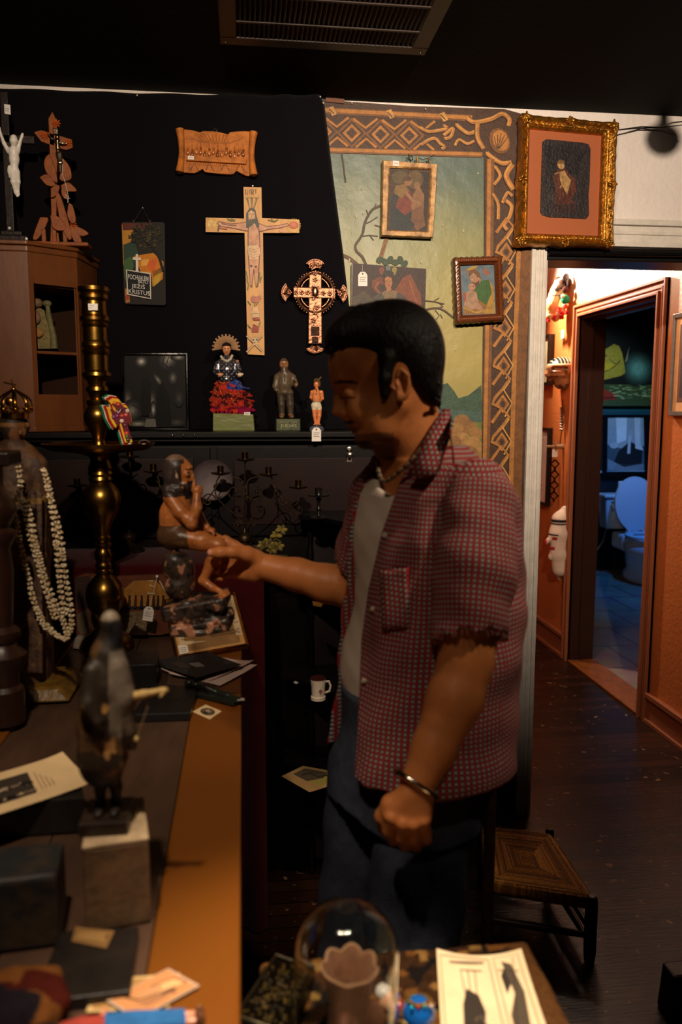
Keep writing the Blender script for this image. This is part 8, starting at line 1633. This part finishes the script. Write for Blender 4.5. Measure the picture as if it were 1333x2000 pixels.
    sd = SD((XH-.17, Yc-.13, zz(1128)), (XH+.002, Yc+.13, zz(980)), .0024); sd.chain([(XH-.02, Yc, zz(992)), (XH-.045, Yc, zz(1012)), (XH-.05, Yc, zz(1040)), (XH-.045, Yc, zz(1080)), (XH-.035, Yc, zz(1110))], [.018, .045, .055, .050, .046], .02)
    sd.chain([(XH-.085, Yc, zz(1045)), (XH-.125, Yc, zz(1055)), (XH-.13, Yc, zz(1058))], [.018, .012, .008], .01); sd.ell((XH-.095, Yc, zz(1085)), (.016, .016, .022), None, .008); sd.ell((XH-.095, Yc, zz(1068)), (.012, .02, .008), None, .004)
    solid('face', sd, mat('white_mask_cloth', attr=True, rough=.8, bump=.4, bscale=60), t, lambda V: clr(V, (None, (226, 200, 176)), ((np.abs(V[:, 2]-zz(1014)) < .008), (20, 18, 18)), ((np.abs(V[:, 2]-zz(1020)) < .004), (20, 18, 18)), ((np.abs(V[:, 2]-zz(1041)) < .004) & (V[:, 0] < XH-.075), (24, 20, 20)), ((np.abs(V[:, 2]-zz(1048)) < .009) & (V[:, 0] < XH-.078) & (V[:, 0] > XH-.10), (180, 30, 30)), ((V[:, 0] < XH-.128), (196, 40, 36)), ((np.abs(V[:, 2]-zz(1068)) < .009) & (V[:, 0] < XH-.086), (170, 34, 34))))
    a0 = aX(1094, 1118, XH-.012); m = MB((226, 206, 190)); m.box((XH-.018, a0.y-.022, a0.z-.045), (XH-.016, a0.y+.022, a0.z+.002)); tag(m.build('price_tag', M_paper(), smooth=False), 'white price tag hanging under the tall white mask', 'price tag')
hall_things()
# ================================================================== BATHROOM
def bathroom():
    Yw = 6.999; mf, n = planeY(Yw-.035)
    t = thing('wall_mural', mf(1230, 795), 'large dark painting of a yellow wrapped shape and red cushion on the bathroom wall', 'painting')
    a = Art(mf, n); Q = [(1120, 540), (1345, 540), (1345, 793), (1120, 793)]; a.slab(Q, .03, (8, 9, 8)); a.P(Q, (9, 12, 10)); a.P([(1120, 750), (1345, 752), (1345, 793), (1120, 793)], (66, 84, 48)); 
    for k in range(8): a.E(1248, 720, 34-k*3.4, 36-k*3.6, tuple(int(v*(k+1)/8+w_*(7-k)/8) for v, w_ in zip((110, 170, 160), (9, 14, 12))), n=18)
    a.P([(1140, 712), (1170, 690), (1200, 672), (1210, 676), (1216, 690), (1220, 712), (1222, 728), (1214, 734), (1180, 742), (1140, 748)], (178, 158, 52)); a.P([(1160, 700), (1180, 692), (1188, 694), (1166, 708)], (96, 74, 26)); a.S(bez([(1150, 736), (1180, 726), (1200, 716), (1212, 704)]), 3, (104, 84, 30)); a.S([(1190, 700), (1204, 712)], 2, (120, 98, 34)); a.P([(1150, 716), (1176, 706), (1204, 712), (1190, 722), (1160, 730)], (206, 176, 44)); a.P([(1221, 708), (1230, 676), (1226, 704)], (150, 150, 110))
    a.P([(1140, 758), (1172, 756), (1190, 764), (1206, 772), (1204, 780), (1150, 786), (1140, 786)], (160, 48, 30)); a.S([(1140, 778), (1170, 778), (1204, 776)], 3, (90, 26, 20)); rr = random.Random(5)
    for k in range(70): a.S([(lambda x, y: (x, y))(*z_) for z_ in ((lambda x, y: [(x, y), (x+rr.uniform(4, 12), y+rr.uniform(-1, 1))])(rr.uniform(1190, 1270), rr.uniform(752, 778)))], rr.uniform(1, 2), rr.choice([(150, 180, 130), (110, 140, 90), (186, 200, 150), (60, 80, 50)]))
    a.build('canvas', M_paint(), t)
    t = thing('framed_photograph', mf(1228, 925), 'framed pale photograph in black frame below the painting, above the toilet', 'photograph')
    O = [(1178, 810), (1280, 810), (1281, 928), (1176, 928)]; I = [(1188, 814), (1258, 814), (1260, 921), (1186, 921)]
    b = MB((14, 16, 18)); ring_frame(mf, n, O, I, [(0, -.03), (0, .012), (.9, .012), (1, .004), (1, -.01)], (14, 16, 18), b); b.build('frame', M_gloss(), t, smooth=False)
    a = Art(mf, n, base=-.002); a.slab(I, .004, (120, 130, 130)); a.P(I, (150, 160, 160)); a.P([(1186, 868), (1230, 880), (1260, 870), (1260, 921), (1186, 921)], (70, 84, 90)); a.P([(1210, 880), (1232, 862), (1256, 876), (1254, 905), (1220, 912), (1200, 902)], (22, 26, 30)); a.P([(1240, 814), (1252, 814), (1252, 866), (1258, 880), (1242, 876)], (196, 200, 198)); a.P([(1204, 814), (1226, 814), (1224, 860), (1206, 866)], (206, 214, 214)); a.P([(1229, 850), (1234, 850), (1232, 886), (1226, 886)], (180, 186, 186)); a.P([(1188, 896), (1220, 912), (1258, 906), (1258, 920), (1188, 918)], (130, 140, 146)); a.E(1200, 870, 8, 6, (176, 180, 180))
    for k in range(14): a.S([(1206+k*3.6, 906), (1202+k*4.2, 919)], .8, (60, 66, 72))
    a.build('photograph', M_paper(), t)
    # toilet
    por = mat('toilet_porcelain', (214, 216, 218), rough=.18, coat=.3); D = 6.55; s = 6.6/1550
    tb = aY(1212, 1100, 6.80); t = thing('toilet', Vector((aZ(1250, 1150, .006).x, 6.5, .008)), 'white toilet with raised lid standing in the bathroom', 'toilet')
    tk = lambda px, py, Y: aY(px, py, Y)
    x0 = tk(1184, 980, 6.78).x; x1 = x0+.44; zt = tk(1200, 966, 6.78).z; zb = zt-.32
    b = MB(); b.hexa([(x0+.03, 6.80, zb), (x1-.03, 6.80, zb), (x1-.03, 6.955, zb), (x0+.03, 6.955, zb)], [(x0, 6.78, zt-.03), (x1, 6.78, zt-.03), (x1, 6.955, zt-.03), (x0, 6.955, zt-.03)]); b.build('tank', por, t, smooth=False, bevel=.015)
    MB().box((x0-.015, 6.765, zt-.03), (x1+.015, 6.96, zt)).build('tank_lid', por, t, smooth=False, bevel=.008); MB((210, 210, 210)).tube([Vector((x0+.05, 6.765, zt-.07)), Vector((x0+.05, 6.755, zt-.07)), Vector((x0+.11, 6.75, zt-.08))], .007, 8).build('flush_lever', mat('polished_silver', (220, 206, 186), rough=.12, metal=1), t)
    xc = (x0+x1)/2; sd = SD((xc-.30, 6.0, .0), (xc+.30, 6.9, .46), .006); sd.ell((xc, 6.40, .31), (.185, .25, .13)); sd.ell((xc, 6.45, .20), (.14, .22, .14), None, .05); sd.ell((xc, 6.50, .05), (.13, .23, .10), None, .06); sd.box((xc, 6.72, .33), (.13, .12, .075), None, .03, .04); sd.ell((xc, 6.38, .46), (.140, .190, .13), None, .01, 'sub')
    sl, X = sd.full(); sd.g[:] = np.maximum(sd.g, np.maximum((X[2]-.405), (.008-X[2])).astype(np.float32)); solid('bowl', sd, por, t, smooth_it=2)
    b = MB(); rg = []; N = 40
    for k in range(N): a_ = 2*math.pi*k/N; rg.append((math.cos(a_), math.sin(a_)*(1.0 if math.sin(a_) < 0 else .9)))
    V = [Vector((xc+.19*x, 6.40+.25*y, .412)) for x, y in rg]+[Vector((xc+.19*x, 6.40+.25*y, .432)) for x, y in rg]+[Vector((xc+.125*x, 6.39+.18*y, .432)) for x, y in rg]+[Vector((xc+.125*x, 6.39+.18*y, .412)) for x, y in rg]
    b.add(V, [(r_*N+i, r_*N+(i+1) % N, ((r_+1) % 4)*N+(i+1) % N, ((r_+1) % 4)*N+i) for r_ in range(4) for i in range(N)]); b.build('seat_ring', por, t, bevel=.004)
    b = MB(); V = []; 
    for yy, sc_ in ((0, .94), (0, 1), (.022, 1), (.03, .9)): V += [Vector((xc+.19*x*sc_, 6.63+yy+.10*((.25+.25*y)*1.0), .43+(.255+.255*y)*1.0*sc_+.255*(1-sc_))) for x, y in rg]
    b.add(V, [(r_*N+i, r_*N+(i+1) % N, (r_+1)*N+(i+1) % N, (r_+1)*N+i) for r_ in range(3) for i in range(N)]+[tuple(range(N))[::-1], tuple(range(3*N, 4*N))]); b.build('lid', por, t)
    for dx in (-.07, .07): MB().box((xc+dx-.015, 6.60, .41), (xc+dx+.015, 6.65, .45)).build('hinge', por, t, smooth=False, bevel=.004)
    MB((200, 200, 200)).tube([Vector((x0+.06, 6.86, zb+.01)), Vector((x0+.02, 6.85, .30)), Vector((x0-.02, 6.88, .22)), Vector((x0+.02, 6.95, .18)), Vector((x0+.02, 6.99, .18))], .006, 8).build('supply_hose', M_metal(), t)
    c = Vector((tk(1222, 960, 6.85).x, 6.86, zt+.0005)); tag(MB((210, 212, 214)).lathe([(.022, .0), (.058, .0), (.06, .004), (.06, .104), (.058, .108), (.022, .108), (.02, .104), (.02, .004)], c, 28).build('toilet_roll', M_paper()), 'paper roll standing on the toilet tank beside the raised lid', 'toilet roll')
bathroom()
# ================================================================== FOREGROUND TABLE
def foreground():
    TZ = .80; c = [aZ(450, 1893, TZ), aZ(1035, 1868, TZ), aZ(1165, 2200, TZ), aZ(380, 2300, TZ)]
    c = [Vector((.005, .94, TZ)), Vector((aZ(1040, 1872, TZ).x, .94, TZ)), Vector((.38, .42, TZ)), Vector((.005, .42, TZ))]
    t = thing('small_table', Vector((.19, .68, 0)), 'small table under a dark patterned woven cover in the bottom foreground', 'table')
    MB((40, 24, 16)).box((.02, .44, TZ-.05), (.345, .92, TZ-.012)).build('table_top', M_wood(), t, smooth=False)
    for x in (.04, .325):
        for y in (.46, .90): MB((40, 24, 16)).box((x-.015, y-.015, 0), (x+.015, y+.015, TZ-.05)).build('leg', M_wood(), t, smooth=False)
    b = SD((-.02, .38, TZ-.10), (.42, .98, TZ+.012), .004); b.box((.188, .68, TZ-.030), (.178, .262, .030), None, .008)
    sl, X = b.full(); b.g += (.0018*np.sin(X[0]*70)*np.sin(X[1]*64)).astype(np.float32)
    solid('woven_cover', b, mat('woven_cover', attr=True, rough=.95, mott=.4, mscale=90, bump=.8, bscale=260, spec=.05), t, lambda V: clr(V, (None, (54, 34, 20)), (nz3(V, 55, 2) > .25, (104, 66, 30)), (nz3(V, 70, 6) > .4, (24, 20, 18)), (nz3(V, 60, 9) > .5, (130, 96, 50)), (V[:, 0] > .335, (92, 60, 32))))
    # glass dome with a ceramic cup of petals inside
    Yd = .775; p = aY(676, 1775, Yd); R_ = 107*Yd/1550*1.06; hgt = p.z-TZ; x = aY(676, 1890, Yd).x
    t = thing('glass_dome', Vector((x, Yd, TZ+.003)), 'clear glass dome cloche in the bottom foreground', 'glass dome')
    pr = [(R_, 0), (R_, hgt-R_*1.02)]+[(R_*math.cos(a), hgt-R_+R_*math.sin(a)) for a in [k*math.pi/2/14 for k in range(1, 14)]]+[(.0005, hgt)]
    pi_ = [(max(.0004, r_-.0016), min(z_, hgt-.0016)) for r_, z_ in pr][::-1]
    gl = mat('clear_glass', (245, 250, 250), rough=.01, trans=1.0, ior=1.46, spec=.6); MB((250, 250, 250)).lathe(pr+pi_, (x, Yd, TZ+.003), 64).build('glass', gl, t, angle=80)
    t = thing('ceramic_blossom_cup', Vector((x+.004, Yd, TZ+.0035)), 'brown ceramic cup with a scalloped petal mouth inside the glass dome', 'cup')
    N = 48; rows = [(.012, 0, 0), (.020, .004, 0), (.024, .03, .04), (.021, .06, .05), (.024, .085, .10), (.029, .101, .16), (.028, .102, .16), (.022, .088, .10), (.018, .06, .05), (.016, .03, 0), (.002, .026, 0)]; V = []; b = MB((112, 76, 50))
    for r_, z_, am in rows:
        for k in range(N): a = 2*math.pi*k/N; f_ = 1+am*abs(math.sin(a*3.5))-am*.5; V.append((x+.004+r_*f_*math.cos(a), Yd+r_*f_*math.sin(a), TZ+.0035+z_+.006*am*abs(math.sin(a*3.5))/.16*(z_ > .08)))
    b.add(V, [(j*N+k, j*N+(k+1) % N, (j+1)*N+(k+1) % N, (j+1)*N+k) for j in range(len(rows)-1) for k in range(N)]); b.add([V[k] for k in range(N)], [tuple(range(N))[::-1]]); b.build('cup', mat('brown_glaze', (160, 112, 84), rough=.35, mott=.5, mscale=50, mcol=(70, 44, 28)), t)
    pe = MB((196, 150, 112)); pe.tube([Vector(V[5*N+k])+Vector((0, 0, .001)) for k in range(N)]+[Vector(V[5*N])], .0013, 6); pe.build('petal_rim', M_gloss(), t)
    for k in range(3):
        m = MB((150, 100, 78)); a = -1.9+k*1.5; c0 = Vector((x+.004+.026*math.cos(a), Yd+.026*math.sin(a), TZ+.055)); m.ball(c0, (.014, .008, .020), n=12, rot=Matrix.Rotation(a, 3, 'Z')); m.build('side_petal', M_gloss(), t)
    # booklet
    zz = TZ+.006
    def art(a):
        a.S([(4, 8), (60, 8), (60, 95), (4, 95)], 1, (120, 104, 80), closed=True); ink = (52, 44, 36)
        a.P([(22, 30), (28, 20), (42, 24), (46, 44), (42, 60), (30, 66), (24, 50)], ink); a.S([(28, 60), (26, 84), (50, 84)], 1.2, ink); a.S([(34, 62), (34, 84)], 1, ink); a.S([(40, 60), (42, 84)], 1, ink); a.S([(14, 90), (54, 92)], 1.4, ink); a.S([(30, 30), (22, 14), (40, 14)], 1.4, ink); a.S([(40, 40), (54, 14)], 1, (120, 104, 84)); a.E(34, 44, 5, 10, (90, 76, 60))
        a.S([(66, 8), (94, 8), (94, 96), (66, 96)], .8, (150, 130, 100), closed=True); a.P([(70, 20), (80, 12), (86, 30), (90, 60), (84, 88), (74, 92), (80, 60), (70, 40)], (80, 68, 54)); a.P([(76, 28), (83, 34), (85, 56), (80, 50)], (196, 170, 130)); a.P([(72, 60), (79, 70), (76, 86), (70, 78)], ink); a.E(82, 70, 3, 9, ink); a.S([(70, 14), (88, 94)], .8, ink); a.S([(68, 84), (90, 80)], .8, ink)
    curl_sheet('open_booklet', [(866, 2075), (1090, 2075), (1018, 1872), (853, 1872)], zz, (.004, .004, .014, .014), (232, 206, 164), 'open cream booklet page with two ink drawings on the patterned cover', 'booklet', None, art)
    # ornate book and bauble
    q = [aZ(x_, y_, TZ+.006) for x_, y_ in ((452, 2010), (560, 2050), (612, 1905), (540, 1878))]; t = thing('ornate_book', (q[0]+q[2])/2, 'dark book with a tarnished silver gilt embossed cover beside the glass dome', 'book')
    b = MB((60, 56, 48)); b.hexa(q, [v+Vector((0, 0, .014)) for v in q]) if (q[1]-q[0]).cross(q[3]-q[0]).z > 0 else b.hexa(q[::-1], [v+Vector((0, 0, .014)) for v in q[::-1]]); b.build('cover', M_metal(), t, smooth=False, bevel=.003)
    o = MB(); rr = random.Random(12)
    def bi(u, v): return q[0]*(1-u)*(1-v)+q[1]*u*(1-v)+q[2]*u*v+q[3]*(1-u)*v+Vector((0, 0, .0145))
    for k in range(150): o.ball(bi(rr.uniform(.12, .88), rr.uniform(.1, .9)), (.0028, .0022, .0012), rr.choice([(150, 128, 70), (120, 112, 96), (176, 150, 84)]), 6)
    for f_ in (.05, .95): o.tube([bi(f_, .04), bi(f_, .96)], .0016, 6, (150, 140, 110)); o.tube([bi(.05, f_), bi(.95, f_)], .0016, 6, (150, 140, 110))
    o.build('embossed_ornament', M_metal(), t)
    c = aZ(818, 1985, TZ+.018); t = thing('beaded_bauble', Vector((c.x, c.y, TZ+.001)), 'shiny blue bauble wrapped in gold sequins beside the glass dome', 'bauble')
    MB((24, 80, 150)).ball(Vector((c.x, c.y, TZ+.021)), (.019, .019, .019), n=20).build('blue_ball', mat('blue_gloss', (18, 84, 160), rough=.12, coat=.5), t); g = MB((214, 176, 66))
    for k in range(60): a = k*.62; r_ = .018+.0015*math.sin(k); ph = math.sin(k*.21)*1.1; g.ball(Vector((c.x+.0195*math.cos(a)*math.cos(ph), c.y+.0195*math.sin(a)*math.cos(ph), TZ+.021+.0195*math.sin(ph))), .0028, rr.choice([(224, 190, 80), (200, 150, 50), (240, 214, 130)]), 6)
    for k in range(4): g.ball(Vector((c.x-.01+k*.007, c.y-.012, TZ+.039)), .0022, ((40, 170, 170), (190, 40, 30), (40, 170, 170), (230, 200, 180))[k], 8)
    g.build('gold_sequins', M_metal(), t)
    m = MB((206, 150, 120)); c2 = aZ(762, 1960, TZ+.012); m.ball(Vector((c2.x, c2.y, TZ+.016)), (.013, .011, .014), (206, 150, 116), 12); m.ball(Vector((c2.x-.004, c2.y+.004, TZ+.024)), (.012, .010, .009), (190, 180, 170), 10); m.ball(Vector((c2.x+.01, c2.y-.004, TZ+.010)), (.008, .010, .009), (150, 50, 40), 8); tag(m.build('little_trinket', M_gloss()), 'small pink and red trinket between the glass dome and the blue bauble', 'trinket')
foreground()

t_ = MB((62, 36, 24)); p_ = aZ(1322, 1940, .06); t_.hexa([(p_.x-.03, p_.y-.03, 0), (p_.x+.05, p_.y-.03, 0), (p_.x+.05, p_.y+.04, 0), (p_.x-.03, p_.y+.04, 0)], [(p_.x-.02, p_.y-.02, .12), (p_.x+.06, p_.y-.02, .12), (p_.x+.06, p_.y+.04, .12), (p_.x-.02, p_.y+.04, .12)])
tag(t_.build('wooden_stool_block', M_wood(), bevel=.008, smooth=False), 'dark wooden block standing on the floor at the bottom right edge', 'block')
